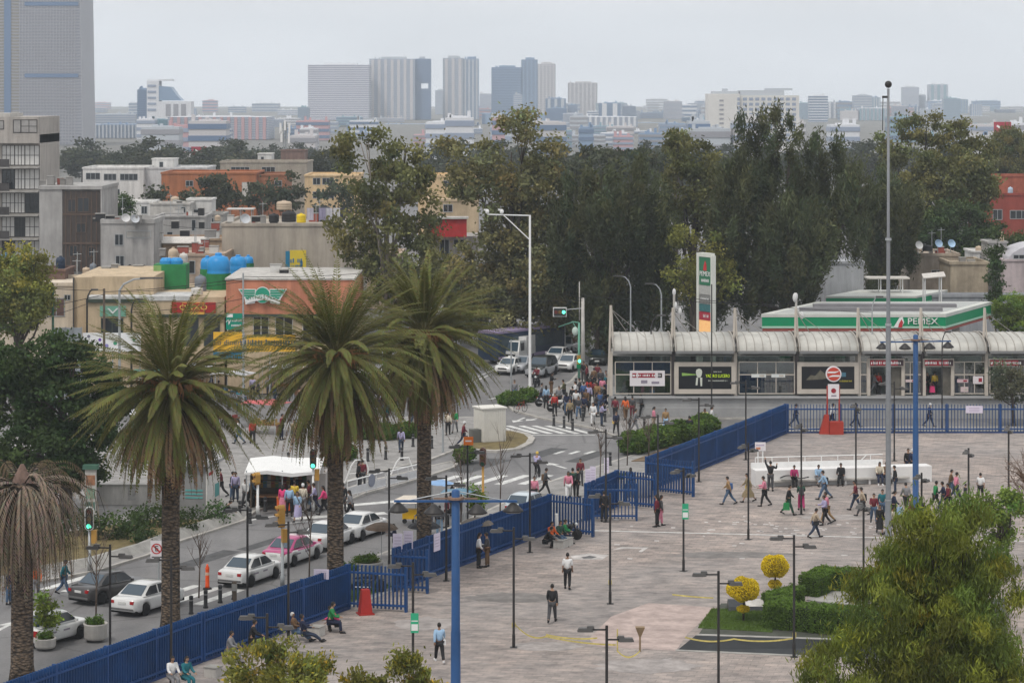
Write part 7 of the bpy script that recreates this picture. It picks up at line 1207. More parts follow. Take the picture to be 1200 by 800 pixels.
def car(label,kind,pos,rz,c1,c2=None,taxi=False,group='road traffic',cat='car',name='parked_car',stripes=None):
    k = KINDS[kind];L,W = k['L'],k['W']/2;y0,y1,y2,y3 = k['y'];t = thing(name,label,cat,pos,rz,group);wr = k['wr'];ra = wr*1.2;wf_,wb_ = k['wb'],-k['wb']
    m1 = c1;m2 = c2 or c1
    ys = sorted(set([-L/2,-L/2+.06,-L/2+.2,L/2-.25,L/2-.08,L/2,y0,y3]+[c+d for c in (wf_,wb_) for d in (-ra,-ra*.93,-ra*.75,-ra*.45,0,ra*.45,ra*.75,ra*.93,ra)]+[0,-.4,.4]));ys = [y for y in ys if -L/2 <= y <= L/2]
    b = MB();vs = [];rings = 13
    for y in ys:
        if y > y0: u = (y-y0)/(L/2-y0);zt = k['belt']+(k['hood']-k['belt'])*min(1,u*1.2)-.24*max(0,u-.55)**1.5*2.2
        elif y < y3: u = (y3-y)/(L/2+y3);zt = k['belt']+(k['trunk']-k['belt'])*min(1,u*3)-.1*u*u
        else: zt = k['belt']+(k['trunk']-k['belt'])*max(0,min(1,(0-y)/1.5))*.6
        e_ = max(0,abs(y)-(L/2-.55))/.55;w_ = W*(1-.17*e_**2.2);zb = .24+.08*e_**2;za = zb
        for c in (wf_,wb_):
            if abs(y-c) < ra: za = max(zb,wr+math.sqrt(max(0,ra*ra-(y-c)**2))*.98)
        if abs(y) >= L/2-.001: w_ *= .96;zt -= .06
        h = zt-za;half = [(0,zt+.02),(.80*w_,zt),(.95*w_,zt-.07),(.995*w_,zt-.2*min(1,h)),(w_,za+h*.45),(.985*w_,za+min(.09,h*.3)),(.93*w_,za)]
        ring = [(x,z) for x,z in half]+[(-x,z) for x,z in half[:0:-1]];rings = len(ring);vs += [(x,y,z) for x,z in ring]
    n = len(ys);fs = [];mi = []
    for i in range(n-1):
        for j in range(rings):
            j2 = (j+1) % rings;fs.append((i*rings+j,(i+1)*rings+j,(i+1)*rings+j2,i*rings+j2));mi.append(1 if (j in (0,1,2,rings-1,rings-2,rings-3) and c2) else 0)
    fs += [tuple(range(rings)),tuple(range(n*rings-1,(n-1)*rings-1,-1))];mi += [0,0]
    b.v = vs;b.f = fs;b.m = mi;b.build('body',[m1,m2],t,True)
    wbt,wrf = W*.93,W*.74;zb_ = k['belt']-.03;zr = k['roof'];zt3 = zb_+.05
    ym = (y1+y2)/2
    A = [(wbt,y0,zb_),(wrf,y1,zr-.03),(wrf*1.02,ym,zr),(wrf*.97,y2,zr-.04),(wbt*.97,y3,zt3)]
    b = MB();vs = []
    for x,y,z in A: vs += [(x,y,z),(x*.6,y,z+(.035 if z > zr-.1 else 0)),(-x*.6,y,z+(.035 if z > zr-.1 else 0)),(-x,y,z)]
    fs = [(i*4+j,i*4+j+1,(i+1)*4+j+1,(i+1)*4+j) for i in range(4) for j in range(3)];fs += [(0,4,8,12,16),(19,15,11,7,3)]
    b.add(vs,fs);b.build('cabin',m2,t,True)
    def lerp3(a,c,u): return Vector(a).lerp(Vector(c),u)
    # screens
    for nm,a,r in (('windscreen',A[0],A[1]),('rear_window',A[4],A[3])):
        q = []
        for u,kx in ((.1,.86),(.93,.9)): p = lerp3(a,r,u);q.append((p.x*kx,p.y,p.z))
        nrm = 1 if nm == 'windscreen' else -1;o = Vector((0,.02*nrm,.02));b = MB();b.add([Vector((q[0][0],q[0][1],q[0][2]))+o,Vector((q[1][0],q[1][1],q[1][2]+.01))+o,Vector((-q[1][0],q[1][1],q[1][2]+.01))+o,Vector((-q[0][0],q[0][1],q[0][2]))+o],[(0,1,2,3) if nrm > 0 else (3,2,1,0)]);b.build(nm,GLASSB,t)
    # side windows: front and rear door glass on both flanks, cut from the sloping side
    def side(y,v): # v 0 belt ..1 roof
        x = wbt+(wrf-wbt)*v;return x
    def topv(y):
        if y > y1: return (y0-y)/(y0-y1)
        if y < y2: return (y-y3)/(y2-y3)
        return 1
    for sg in (-1,1):
        for a,c in ((ym-.02+.05,y0-.18),(y3+.24,ym-.07)):
            pts = [];yy = [a+(c-a)*i/8 for i in range(9)]
            for y in yy: pts.append((y,.12))
            for y in yy[::-1]: v = max(.14,min(.88,topv(y)*.93-.04));pts.append((y,v))
            vs = []
            for y,v in pts: x = wbt+(wrf-wbt)*v+.018;vs.append((sg*x,y,zb_+(zr-.03-zb_)*v+.02))
            b = MB();b.add(vs,[tuple(range(len(vs))) if sg < 0 else tuple(range(len(vs)-1,-1,-1))]);b.build('side_window',GLASSD,t)
        b = MB();b.box((sg*(W+.09),y0-.3,k['belt']+.06),(.16,.09,.12));b.build('wing_mirror',m1 if not c2 else m2,t)
        for y in (.05,-.95 if kind != 'hatch' else -.75): b = MB();b.box((sg*(W*.99),y,k['belt']-.16),(.05,.17,.03));b.build('door_handle',m1,t)
        for y in (wf_,wb_): wheel(t,sg*(W-.1),y,wr)
        b = MB();x0 = sg*W*.52;x1 = sg*W*.86;zh = k['hood']-.24;yf = L/2
        b.add([(x0,yf+.012,zh-.08),(x1,yf-.09,zh-.08),(x1+sg*.03,yf-.24,zh+.06),(x0,yf-.03,zh+.06),(x0,yf-.2,zh-.08),(x1,yf-.3,zh-.08),(x1,yf-.4,zh+.06),(x0,yf-.3,zh+.06)],[(0,1,2,3),(3,2,6,7),(0,4,5,1),(1,5,6,2),(0,3,7,4)]);b.build('headlight',HEADL,t)
        b = MB();zt_ = k['trunk']-.24;hh = .075 if kind == 'sedan' else .14;xa_,xc,xo = sg*W*.56,sg*W*.80,sg*W*.93;q_ = [(xa_,-yf-.02),(xc,-yf-.015),(xo,-yf+.28),(xc,-yf+.26),(xa_,-yf+.2)];b.prism(q_,zt_-hh,zt_+hh);b.build('taillight',TAILR,t)
    b = MB();b.bb(-W*.9,-L/2+.1,.2,W*.9,L/2-.1,.34);b.build('underbody_shade',UNDER,t)  # dark box added below the body to stand in for shadow
    b = MB();b.bb(-.22,-L/2-.03,.66,.22,-L/2-.0,.78);b.build('number_plate',PLATE,t);b = MB();b.bb(-.22,L/2+.0,.42,.22,L/2+.03,.54);b.build('number_plate',PLATE,t)
    b = MB();b.bb(-W*.5,L/2-.02,k['hood']-.33,W*.5,L/2+.014,k['hood']-.2);b.build('grille',UNDER,t);b = MB();b.bb(-W*.55,L/2-.04,.34,W*.55,L/2+.012,.42);b.build('lower_grille',UNDER,t)
    b = MB();b.bb(-W*.8,-L/2-.018,.36,W*.8,-L/2+.05,.46);b.build('bumper_strip',M('bumper_grey',(.12,.12,.12),.7,.1) if not taxi else m1,t)
    if taxi: b = MB();b.box((0,ym+.15,zr+.1),(.5,.18,.14),0,0,.7);b.build('taxi_sign',WHITE,t)
    if stripes:
        for sg in (-1,1):
            for y in (.1,-.85): b = MB();b.bb(sg*(W+.004)-.006,y-.22,.62,sg*(W+.004)+.006,y+.22,.7);b.build('door_lettering',M('print_grey',()),t)
    return t
PWH = paint('white',(.66,.66,.65));PPK = paint('pink',(.42,.04,.17));PDG = paint('dark_grey',(.045,.042,.042));PSV = paint('silver',(.36,.37,.39));PRD = paint('red',(.3,.015,.02));PBK = paint('black',(.012,.015,.014));PGY = paint('grey',(.16,.175,.19));PBL = paint('pale_blue',(.5,.56,.6))
pk = 'parked taxis and cars along the fence'
def rs(px,py,W=.86,along=0): return R(px,py)-FN*W+FD*along
car('white parked taxi in front of the pink taxi, nearest the zebra stripes','sedan',rs(310,682.5),FA,PWH,None,False,pk,'taxi','taxi',True);car('pink and white taxi parked between two white cars','sedan',rs(359,659),FA,PWH,PPK,True,pk,'taxi','taxi',True)
car('white parked car half hidden by the middle date palm','sedan',rs(401,641),FA,PWH,None,False,pk);car('white parked car with dark umbrella beside it','sedan',rs(438,629.5),FA,PWH,None,False,pk)
car('dark grey saloon driving past the traffic light with red tail lights','sedan',R(127,701),FA-.18,PDG,None,False,'cars driving up the street','car','moving_car');car('white saloon driving behind the date palm trunk','sedan',rs(174,721,.86,1.28),FA-.05,PWH,None,False,'cars driving up the street','car','moving_car');car('white hatchback beside the dead palm','hatch',rs(78.5,753),FA-.1,PWH,None,True,'cars driving up the street','taxi','moving_car',True)
car('pale blue roofed car peeping over the blue fence','hatch',Vector((.95,158.3,zr)),FA,PBL,None,False,pk);car('red car at the far pavement under the dark ficus','sedan',R(50,573),rad(-80),PRD)
AV = rad(160);tr = 'oncoming avenue traffic'
car('dark green black off-road car leading the oncoming traffic','suv',R(635,440),AV,PSV,PBK,False,tr,'car','oncoming_car');car('white small hatchback waiting by the green signal pole','hatch',R(667,434),AV,PWH,None,False,tr,'car','oncoming_car');car('white saloon behind the leading off-road car','sedan',R(654,424),AV,PWH,None,False,tr,'car','oncoming_car');car('pale grey car between the truck and the off-road car','sedan',R(613,435),AV,PSV,None,False,tr,'car','oncoming_car');car('grey van in the middle of the oncoming queue','van',R(643,416),AV,PGY,None,False,tr,'car','oncoming_car');car('silver off-road car at the kerb side of the queue','suv',R(665,414),AV,PSV,None,False,tr,'car','oncoming_car');car('red car far back in the queue','hatch',R(655,401),AV,PRD,None,False,tr,'car','oncoming_car');car('second red car even farther back in the queue','sedan',R(662,396),AV,PRD,None,False,tr,'car','oncoming_car');car('black car on the side road in front of the dark feathery tree','sedan',R(701,426),rad(175),PBK,None,False,tr,'car','oncoming_car');car('white taxi behind the palm fronds','sedan',R(598,437),AV,PWH,None,True,tr,'taxi','oncoming_car')
for i,(px,py) in enumerate(((640,404),(630,409),(648,394))): car(['dark car far back beside the red car','blue grey car behind the bus front','pale car at the far end of the queue'][i],'sedan',R(px,py),AV,(PDG,PGY,PSV)[i],None,False,tr,'car','oncoming_car')
# box truck and bus
t = thing('white_truck','white light truck facing forward beside the bus','truck',R(606,424),AV,tr);b = MB();b.add([(-.95,.2,.45),(.95,.2,.45),(.95,2.1,.45),(-.95,2.1,.45),(-.95,.2,2.2),(.95,.2,2.2),(.85,1.55,2.2),(-.85,1.55,2.2),(.95,2.1,1.2),(-.95,2.1,1.2)],[(3,2,1,0),(4,5,6,7),(0,1,5,4),(2,3,9,8),(8,9,7,6),(1,2,8,6,5),(3,0,4,7,9)]);b.build('cab',PWH,t);b = MB();b.bb(-1.0,-3.6,.7,1.0,.1,2.5);b.build('cargo_box',PWH,t);b = MB();b.add([(-.8,2.07,1.25),(.8,2.07,1.25),(.74,1.62,2.1),(-.74,1.62,2.1)],[(0,1,2,3)]);[b.add([(x,y+.02,z) for x,y,z in ((-.8,2.07,1.25),(.8,2.07,1.25),(.74,1.62,2.1),(-.74,1.62,2.1))],[(0,1,2,3)])];b.build('windscreen',GLASSB,t)
for sg in (-1,1):
    b = MB();b.bb(sg*.955-.01,.6,1.25,sg*.955+.01,1.5,2.0);b.build('side_window',GLASSD,t);b = MB();b.bb(sg*.55,2.1,.7,sg*.85,2.13,.9);b.build('headlight',HEADL,t);[wheel(t,sg*.82,y,.38) for y in (1.35,-2.4)]
b = MB();b.bb(-.6,2.1,.75,.6,2.125,.95);b.build('grille',UNDER,t)
hd = -math.atan2(.6,.8);t = thing('city_bus','long city bus with a violet and white roof behind the camera pole','bus',R(612,421),hd,tr);b = MB();W = 1.25;b.bb(-W,-5.5,.4,W,5.5,2.95);b.build('body',M('bus_navy',(.025,.045,.085),.4,.1),t);b = MB();b.bb(-W*1.01,-5.52,2.951,W*1.01,5.52,3.15);b.build('roof',M('bus_violet',(.33,.27,.42),.5,.08),t);b = MB();b.bb(-W*.9,5.5,.9,W*.9,5.54,2.7);b.build('windscreen',GLASSB,t);b = MB();b.bb(-W*1.01,5.4,.42,-W*.9,5.56,2.95);b.bb(W*.9,5.4,.42,W*1.01,5.56,2.95);b.build('front_pillar',WHITE,t)
for sg in (-1,1):
    for k in range(7): b = MB();y = -5.2+k*1.48;b.bb(sg*(W+.01)-.008,y,1.35,sg*(W+.01)+.008,y+1.3,2.55);b.build('window',M('bus_glass',(.05,.075,.09),.12,.3,.9),t)
    [wheel(t,sg*(W-.12),y,.48,.28) for y in (3.2,-3.4)];b = MB();b.bb(sg*(W+.008)-.01,-5.5,.45,sg*(W+.008)+.01,5.4,.75);b.build('skirt_stripe',M('bus_violet',()),t)
# motorcycles and bicycles
def motorbike(label,pos,rz,c,name='motorcycle',group='motorcycles'):
    t = thing(name,label,'motorcycle',pos,rz,group)
    for y in (.66,-.62): wheel(t,0,y,.31,.12)
    b = MB();b.tube([(0,-.62,.31),(0,-.1,.42),(0,.25,.6),(0,.45,.88)],[.05,.09,.07,.05],8);b.tube([(.07,.66,.31),(.07,.45,.95)],.03,6);b.tube([(-.07,.66,.31),(-.07,.45,.95)],.03,6);b.box((0,-.02,.42),(.26,.42,.3));b.build('frame',DARK,t);b = MB();b.ell((0,.18,.82),(.15,.27,.14));b.build('fuel_tank',c,t,True);b = MB();b.box((0,-.35,.8),(.24,.72,.1),0,0,.8);b.build('seat',BLACK,t);b = MB();b.tube([(-.36,.32,1.05),(-.15,.43,1.0),(.15,.43,1.0),(.36,.32,1.05)],.018,6);b.build('handlebar',DARK,t);b = MB();b.ell((0,.6,.92),(.11,.09,.11));b.build('headlight',HEADL,t,True);b = MB();b.tube([(.13,-.75,.35),(.13,.1,.3)],[.05,.035],6);b.build('exhaust',CHROME,t);b = MB();b.box((0,-.8,.78),(.16,.06,.08));b.build('taillight',TAILR,t);b = MB();b.box((0,.66,.66),(.14,.5,.03));b.build('mudguard',c,t);return t
motorbike('black scooter parked against the open gate leaf',G(664,633),rad(-70),M('bike_black',(.02,.02,.02),.35,.1));motorbike('large black and white motorcycle at the crossing corner',G(654,482,.04),rad(-88),M('bike_white',(.5,.5,.5),.35,.1));motorbike('motorcycle ridden towards the viewer ahead of the queue',R(629.5,453),rad(165),M('bike_dark',(.06,.06,.06),.35,.1));motorbike('dark motorcycle lying parked behind the tilted paper notice',G(432,694,.03),rad(-75),M('bike_black',()))
motorbike('black motorcycle parked behind the large black and white one',G(640,476,.04),rad(-80),M('bike_red',(.25,.03,.02),.35,.1))
def bicycle(label,pos,rz,c):
    t = thing('bicycle',label,'bicycle',pos,rz,'bicycles')
    for y in (.52,-.52):
        b = MB();n = 24;vs = [];
        for k in range(n): a = 2*math.pi*k/n;vs.append((math.cos(a)*.33,math.sin(a)*.33,0))
        b.tube(vs+[vs[0]],.022,5,cap=False);[b.tube([(0,0,0),vs[k]],.005,3) for k in range(0,n,3)];o = b.build('wheel',BLACK,t,loc=(0,y,.34));o.rotation_euler.y = rad(90)
    b = MB();[b.tube([p,q],.018,5) for p,q in (((0,-.52,.34),(0,-.12,.3)),((0,-.12,.3),(0,-.2,.82)),((0,-.2,.76),(0,.4,.8)),((0,-.12,.3),(0,.42,.72)),((0,.42,.95),(0,.52,.34)),((0,-.52,.34),(0,-.2,.74)))];b.build('frame',c,t);b = MB();b.box((0,-.22,.87),(.14,.26,.06));b.build('saddle',BLACK,t);b = MB();b.tube([(-.28,.36,.98),(0,.42,.98),(.28,.36,.98)],.015,5);b.build('handlebar',DARK,t);return t
bicycle('red bicycle parked at the crossing beyond the white booth',G(610,483,.04),rad(-40),M('bike_frame_red',(.35,.04,.03),.4,.1));bicycle('bicycle of the yellow helmeted rider on the zebra crossing',R(630,560),FA+.2,M('bike_frame_grey',(.1,.1,.1),.4,.1));bicycle('dark bicycle among the crowd by the signal pole',G(700,447,.04),rad(-60),M('bike_frame_dark',(.04,.04,.05),.4,.1));bicycle('dark bicycle carrying white bags at the end of the bus shelter',G(693,452,.04),rad(10),M('bike_frame_dark',()))
# ------------------------------------------------------------ people: one continuous skinned body, clothes and hair as its children
def skin(verts,edges,radii,root=0,levels=1):
    me = bpy.data.meshes.new('t');me.from_pydata(verts,edges,[]);o = bpy.data.objects.new('t',me);col.objects.link(o)
    m = o.modifiers.new('s','SKIN');m.use_smooth_shade = True
    for i,r in enumerate(radii): me.skin_vertices[0].data[i].radius = r if hasattr(r,'__len__') else (r,r)
    me.skin_vertices[0].data[root].use_root = True
    s = o.modifiers.new('u','SUBSURF');s.levels = levels;s.render_levels = levels
    dg = bpy.context.evaluated_depsgraph_get();r = bpy.data.meshes.new_from_object(o.evaluated_get(dg));bpy.data.objects.remove(o);bpy.data.meshes.remove(me);return r
def merge(parts,name,nm=1):
    """several (mesh or MB, material index) -> one mesh"""
    b = MB()
    for p,mi in parts:
        if isinstance(p,MB): b.add(p.v,p.f,mi)
        else: b.add([tuple(v.co) for v in p.vertices],[tuple(f.vertices) for f in p.polygons],mi)
    me = bpy.data.meshes.new(name);me.from_pydata(b.v,[],b.f)
    for k in range(nm): me.materials.append(None)
    me.polygons.foreach_set('material_index',b.m);me.polygons.foreach_set('use_smooth',[True]*len(b.f));me.update();return me
def rot(v,ax,a): return Matrix.Rotation(a,3,ax) @ Vector(v)
def make_pose(p):
    """angles in degrees: lean, hips (flex l, r), knees, shoulders (forward l, r), elbows, spread, drop (pelvis height scale)"""
    lean = rad(p.get('lean',2));R_ = lambda v: rot(v,'X',-lean)
    pel = Vector((0,0,.93));J = {'pel': pel,'spi': pel+R_((0,0,.22)),'che': pel+R_((0,0,.44)),'nec': pel+R_((0,0,.57)),'hea': pel+R_((0,.015,.66))}
    for i,(s,sg) in enumerate((('l',-1),('r',1))):
        hip = pel+Vector((sg*.09,0,-.04));th = rad(p['hip'][i]);kn = rad(p['knee'][i]);sp = rad(p.get('legspread',3))*sg
        d = Vector((math.sin(sp),math.sin(th),-math.cos(th)));k = hip+d.normalized()*.43;d2 = Vector((math.sin(sp)*.4,math.sin(th-kn),-math.cos(th-kn)));an = k+d2.normalized()*.42
        fd = Vector((sg*.15,math.cos(max(-.6,min(.3,(th-kn)*.5))),math.sin(min(.2,(th-kn)*.5)))).normalized()
        J['hip'+s],J['kne'+s],J['ank'+s],J['toe'+s] = hip,k,an,an+fd*.17+Vector((0,0,-.04))
        sh = J['che']+R_((sg*.17,0,.06));a = rad(p['arm'][i]);e_ = rad(p['elb'][i]);ab = rad(p.get('spread',(8,8))[i])*sg
        ua = R_((math.sin(ab),math.sin(a)*math.cos(ab),-math.cos(a)*math.cos(ab)));el = sh+ua*.28;inn = rad(p.get('inw',10))*-sg*(e_/1.5)
        fa = R_((math.sin(ab*.5+inn),math.sin(a+e_),-math.cos(a+e_))).normalized();wr = el+fa*.24
        J['sho'+s],J['elb'+s],J['wri'+s],J['han'+s] = sh,el,wr,fa
    lo = min(J['ankl'].z,J['ankr'].z)-.085;dz = p.get('seat',None);off = -lo if dz is None else dz-J['pel'].z
    for k in J:
        if not k.startswith('han'): J[k] = J[k]+Vector((0,0,off))
    return J
def body_mesh(J,lean):
    ns = ['pel','spi','che','nec','hea']+[a+s for s in 'lr' for a in ('hip','kne','ank','sho','elb','wri')];ix = {n: i for i,n in enumerate(ns)}
    E = [('pel','spi'),('spi','che'),('che','nec'),('nec','hea')]
    for s in 'lr': E += [('pel','hip'+s),('hip'+s,'kne'+s),('kne'+s,'ank'+s),('che','sho'+s),('sho'+s,'elb'+s),('elb'+s,'wri'+s)]
    rr = dict(pel=.12,spi=.105,che=.115,nec=.052,hea=.05,hip=.082,kne=.055,ank=.038,sho=.058,elb=.041,wri=.028)
    return skin([J[n] for n in ns],[(ix[a],ix[b_]) for a,b_ in E],[rr[n[:3]] for n in ns])
def sub_skin(J,ns,E,rr):
    ix = {n: i for i,n in enumerate(ns)};return skin([J[n] for n in ns],[(ix[a],ix[b_]) for a,b_ in E],[rr.get(n,rr.get(n[:3])) for n in ns])
def hand(J,s):
    sg = -1 if s == 'l' else 1;w = J['wri'+s];f = J['han'+s];side = Vector((1,0,0));side = (side-f*side.dot(f)).normalized();nn = f.cross(side);b = MB();pc = w+f*.05
    def bar(p,q,r0,r1): b.tube([p,p.lerp(q,.5)+nn*.004*1,q],[r0,(r0+r1)/2,r1],5)
    b.tube([w-f*.015,w+f*.03,w+f*.09],[.024,.036,.034],6,flat=.55)
    for k,L_ in enumerate((.062,.072,.068,.052)): o = w+f*.085+side*(k-1.5)*.017;bar(o,o+f*L_*.75+nn*sg*.0-side*0+Vector((0,0,-.004)),.0095,.006)
    o = w+f*.035-side*sg*.028;bar(o,o+f*.04-side*sg*.022,.011,.007);return b
def head(J,lean):
    c = J['hea']+rot((0,.01,.075),'X',-lean);R_ = lambda v: c+rot(v,'X',-lean);b = MB();nu,nv = 14,10;vs = []
    for i in range(nv+1):
        t = math.pi*i/nv
        for j in range(nu):
            a = 2*math.pi*j/nu;z = -math.cos(t);q = max(math.sin(t),.05);jaw = 1-.22*max(0,-z)**1.3;x = q*math.cos(a)*.076*jaw;y = q*math.sin(a)*.096*(jaw if math.sin(a) < 0 else 1);vs.append(R_((x,y,z*.118)))
    fs = [(i*nu+j,i*nu+(j+1) % nu,(i+1)*nu+(j+1) % nu,(i+1)*nu+j) for i in range(nv) for j in range(nu)];b.add(vs,fs)
    b.add([R_(v) for v in ((-.013,.088,-.02),(.013,.088,-.02),(0,.09,.03),(0,.116,-.018))],[(0,1,3),(1,2,3),(2,0,3)])
    for sg in (-1,1): b.add([R_((sg*x,y,z)) for x,y,z in ((.074,-.01,-.025),(.074,.012,-.02),(.086,-.012,.02),(.078,.012,.022))],[(0,1,3,2),(2,3,1,0)])
    d = MB()
    for sg in (-1,1): d.ell(R_((sg*.03,.083,.008)),(.011,.008,.007),6,4)
    d.add([R_(v) for v in ((-.024,.089,-.052),(.024,.089,-.052),(.02,.09,-.06),(-.02,.09,-.06))],[(0,1,2,3)]);return b,d,c
def hair_mesh(J,lean,style):
    c = J['hea']+rot((0,.01,.075),'X',-lean);R_ = lambda v: c+rot(v,'X',-lean);b = MB();nu,nv = 14,8;k = 1.1;vs = []
    for i in range(nv+1):
        t = math.pi*.5*i/nv*1.25
        for j in range(nu):
            a = 2*math.pi*j/nu;z = math.cos(t);q = max(math.sin(t),.03);fr = math.sin(a);zz = z*.128
            if fr > .2: zz = max(zz,.035+.02*fr)
            vs.append(R_((q*math.cos(a)*.084,q*fr*.1-.01*(fr < 0),zz+.002)))
    b.add(vs,[(i*nu+j,(i+1)*nu+j,(i+1)*nu+(j+1) % nu,i*nu+(j+1) % nu) for i in range(nv) for j in range(nu)])
    if style == 'long': b.tube([R_((0,-.065,.03)),R_((0,-.085,-.08)),R_((0,-.095,-.2)),R_((0,-.085,-.31))],[.075,.085,.075,.03],8,flat=.55)
    if style == 'tail': b.tube([R_((0,-.09,.04)),R_((0,-.14,-.03)),R_((0,-.125,-.16))],[.03,.034,.012],6)
    if style in ('cap','helmet'): b.ell(R_((0,-.005,.05)),(.095,.11,.1),12,8)
    if style == 'cap': b.tube([R_((0,.09,.045)),R_((0,.15,.035))],[.07,.05],8,flat=.2)
    if style == 'hat': b.lathe([(.2,.02),(.2,.03),(.1,.05),(.09,.13),(.03,.14)],R_((0,0,.03)),14)
    me = b.mesh('hair',[],True);me.materials.append(None);return me
POSES = dict(
 stand=dict(hip=(2,-2),knee=(0,2),arm=(4,-4),elb=(8,14)),talk=dict(hip=(4,-4),knee=(2,0),arm=(12,8),elb=(62,30)),phone=dict(hip=(0,3),knee=(4,0),arm=(20,28),elb=(75,85),lean=5),bag=dict(hip=(10,-12),knee=(6,10),arm=(-8,4),elb=(10,14)),
 walka=dict(hip=(27,-22),knee=(8,22),arm=(-24,26),elb=(16,30),lean=5),walkb=dict(hip=(-18,22),knee=(26,4),arm=(22,-18),elb=(30,14),lean=4),walkc=dict(hip=(17,-14),knee=(10,24),arm=(10,30),elb=(70,60),lean=4),raise_=dict(hip=(4,-6),knee=(2,4),arm=(140,60),elb=(30,90),spread=(25,30)),
 sit=dict(hip=(84,86),knee=(84,80),arm=(30,34),elb=(45,50),seat=.55,lean=8),slouch=dict(hip=(74,78),knee=(22,30),arm=(25,20),elb=(50,55),seat=.50,lean=-12),crouch=dict(hip=(100,104),knee=(110,120),arm=(45,55),elb=(40,35),seat=.38,lean=25),ride=dict(hip=(62,40),knee=(75,50),arm=(58,58),elb=(18,18),seat=.93,lean=18),moto=dict(hip=(66,66),knee=(80,80),arm=(55,55),elb=(30,30),seat=.90,lean=10,legspread=14))
SK_ = [M('skin_a',(.30,.17,.11),.6,.08),M('skin_b',(.36,.215,.14),.6,.08),M('skin_c',(.22,.12,.075),.6,.08)];EYE = M('eye_dark',(.02,.015,.012),.4,0)
HAIRC = {'black': M('hair_black',(.014,.011,.010),.6,.1),'brown': M('hair_brown',(.055,.03,.018),.6,.1),'white': M('hair_white',(.5,.49,.47),.7,.05),'blond': M('hair_blond',(.28,.17,.07),.6,.1),'redcap': M('cap_red',(.35,.03,.03),.7,.05),'yellowcap': M('cap_yellow',(.6,.42,.08),.6,.05),'whitecap': M('cap_white',(.62,.62,.62),.7,.05),'blackcap': M('cap_black',(.02,.02,.022),.7,.05)}
CC = dict(white=(.66,.66,.66),black=(.016,.016,.018),grey=(.2,.2,.21),darkgrey=(.06,.06,.065),navy=(.018,.024,.055),blue=(.05,.11,.26),lightblue=(.28,.42,.58),denim=(.07,.115,.19),darkdenim=(.028,.042,.075),beige=(.42,.34,.25),cream=(.56,.5,.4),brown=(.13,.075,.04),tan=(.30,.19,.09),maroon=(.14,.018,.03),red=(.38,.03,.025),orange=(.62,.12,.03),pink=(.62,.22,.30),hotpink=(.72,.06,.2),green=(.02,.2,.06),darkgreen=(.02,.06,.04),teal=(.015,.13,.16),yellow=(.60,.42,.05),lilac=(.36,.33,.5),olive=(.1,.1,.045),khaki=(.24,.19,.11),paleyellow=(.6,.52,.22),magenta=(.35,.03,.12))
def cloth(c): return M('fabric_'+c,CC[c],.85,.16,8,bump=.15)
_pm = {}
def pose_meshes(name):
    if name in _pm: return _pm[name]
    p = POSES[name];J = make_pose(p);lean = rad(p.get('lean',2));d = {}
    h,ey,hc = head(J,lean);d['body'] = merge([(body_mesh(J,lean),0),(h,0),(hand(J,'l'),0),(hand(J,'r'),0),(ey,1)],'body',2)
    nst = ['pel','spi','che','shol','elbl','wril','shor','elbr','wrir'];Et = [('pel','spi'),('spi','che'),('che','shol'),('shol','elbl'),('elbl','wril'),('che','shor'),('shor','elbr'),('elbr','wrir')]
    J2 = dict(J);J2['pel'] = J['pel']+Vector((0,0,.02))
    d['top'] = merge([(sub_skin(J2,nst,Et,dict(pel=.155,spi=.15,che=.155,sho=.085,elb=.062,wri=.048)),0)],'top')
    J3 = dict(J);
    for s in 'lr': J3['wri'+s] = J['elb'+s].lerp(J['wri'+s],.12);J3['elb'+s] = J['sho'+s].lerp(J['elb'+s],.72)
    d['tee'] = merge([(sub_skin(J3,nst,Et,dict(pel=.15,spi=.143,che=.148,sho=.082,elb=.068,wri=.062)),0)],'top')
    nsb = ['pel','hipl','knel','ankl','hipr','kner','ankr'];Eb = [('pel','hipl'),('hipl','knel'),('knel','ankl'),('pel','hipr'),('hipr','kner'),('kner','ankr')]
    J4 = dict(J)
    for s in 'lr': J4['ank'+s] = J['kne'+s].lerp(J['ank'+s],.93)
    d['trousers'] = merge([(sub_skin(J4,nsb,Eb,dict(pel=.148,hip=.112,kne=.082,ank=.066)),0)],'trousers')
    for s in 'lr':
        b = MB();a,t = J['ank'+s],J['toe'+s];f = (t-a);f.z = min(0,f.z);b.tube([a+Vector((0,0,.03)),a+Vector((0,0,-.02))],[.05,.052],8);hl = a+Vector((0,-.045,-.055));b.tube([hl,a+Vector((0,.03,-.05)),t+Vector((0,0,-.005)),t+f.normalized()*.05+Vector((0,0,-.01))],[.042,.05,.046,.024],8,flat=.8);d['shoe'+s] = b.mesh('shoe',[],True);d['shoe'+s].materials.append(None)
    for st in ('short','long','tail','cap','helmet','hat'): d['hair_'+st] = hair_mesh(J,lean,st)
    # skirt cone around the legs
    b = MB();c = J['pel'];k = (J['knel']+J['kner'])/2;w_ = abs(J['knel'].y-J['kner'].y)/2+.17;n = 16;vs = []
    for r1,r2,q in ((.145,.12,c+Vector((0,0,.09))),(.185,.16,c+Vector((0,0,-.1))),(.2,w_*1.0,c.lerp(k,.9)),(.21,w_*1.1,k+Vector((0,0,-.16)))): vs += [(q.x+r1*math.cos(2*math.pi*j/n)*(1+.04*math.sin(5*j)),q.y+r2*math.sin(2*math.pi*j/n),q.z) for j in range(n)]
    b.add(vs,[(i*n+j,(i+1)*n+j,(i+1)*n+(j+1) % n,i*n+(j+1) % n) for i in range(3) for j in range(n)]);d['skirt'] = b.mesh('skirt',[],True);d['skirt'].materials.append(None);d['J'] = J
    _pm[name] = d;return d
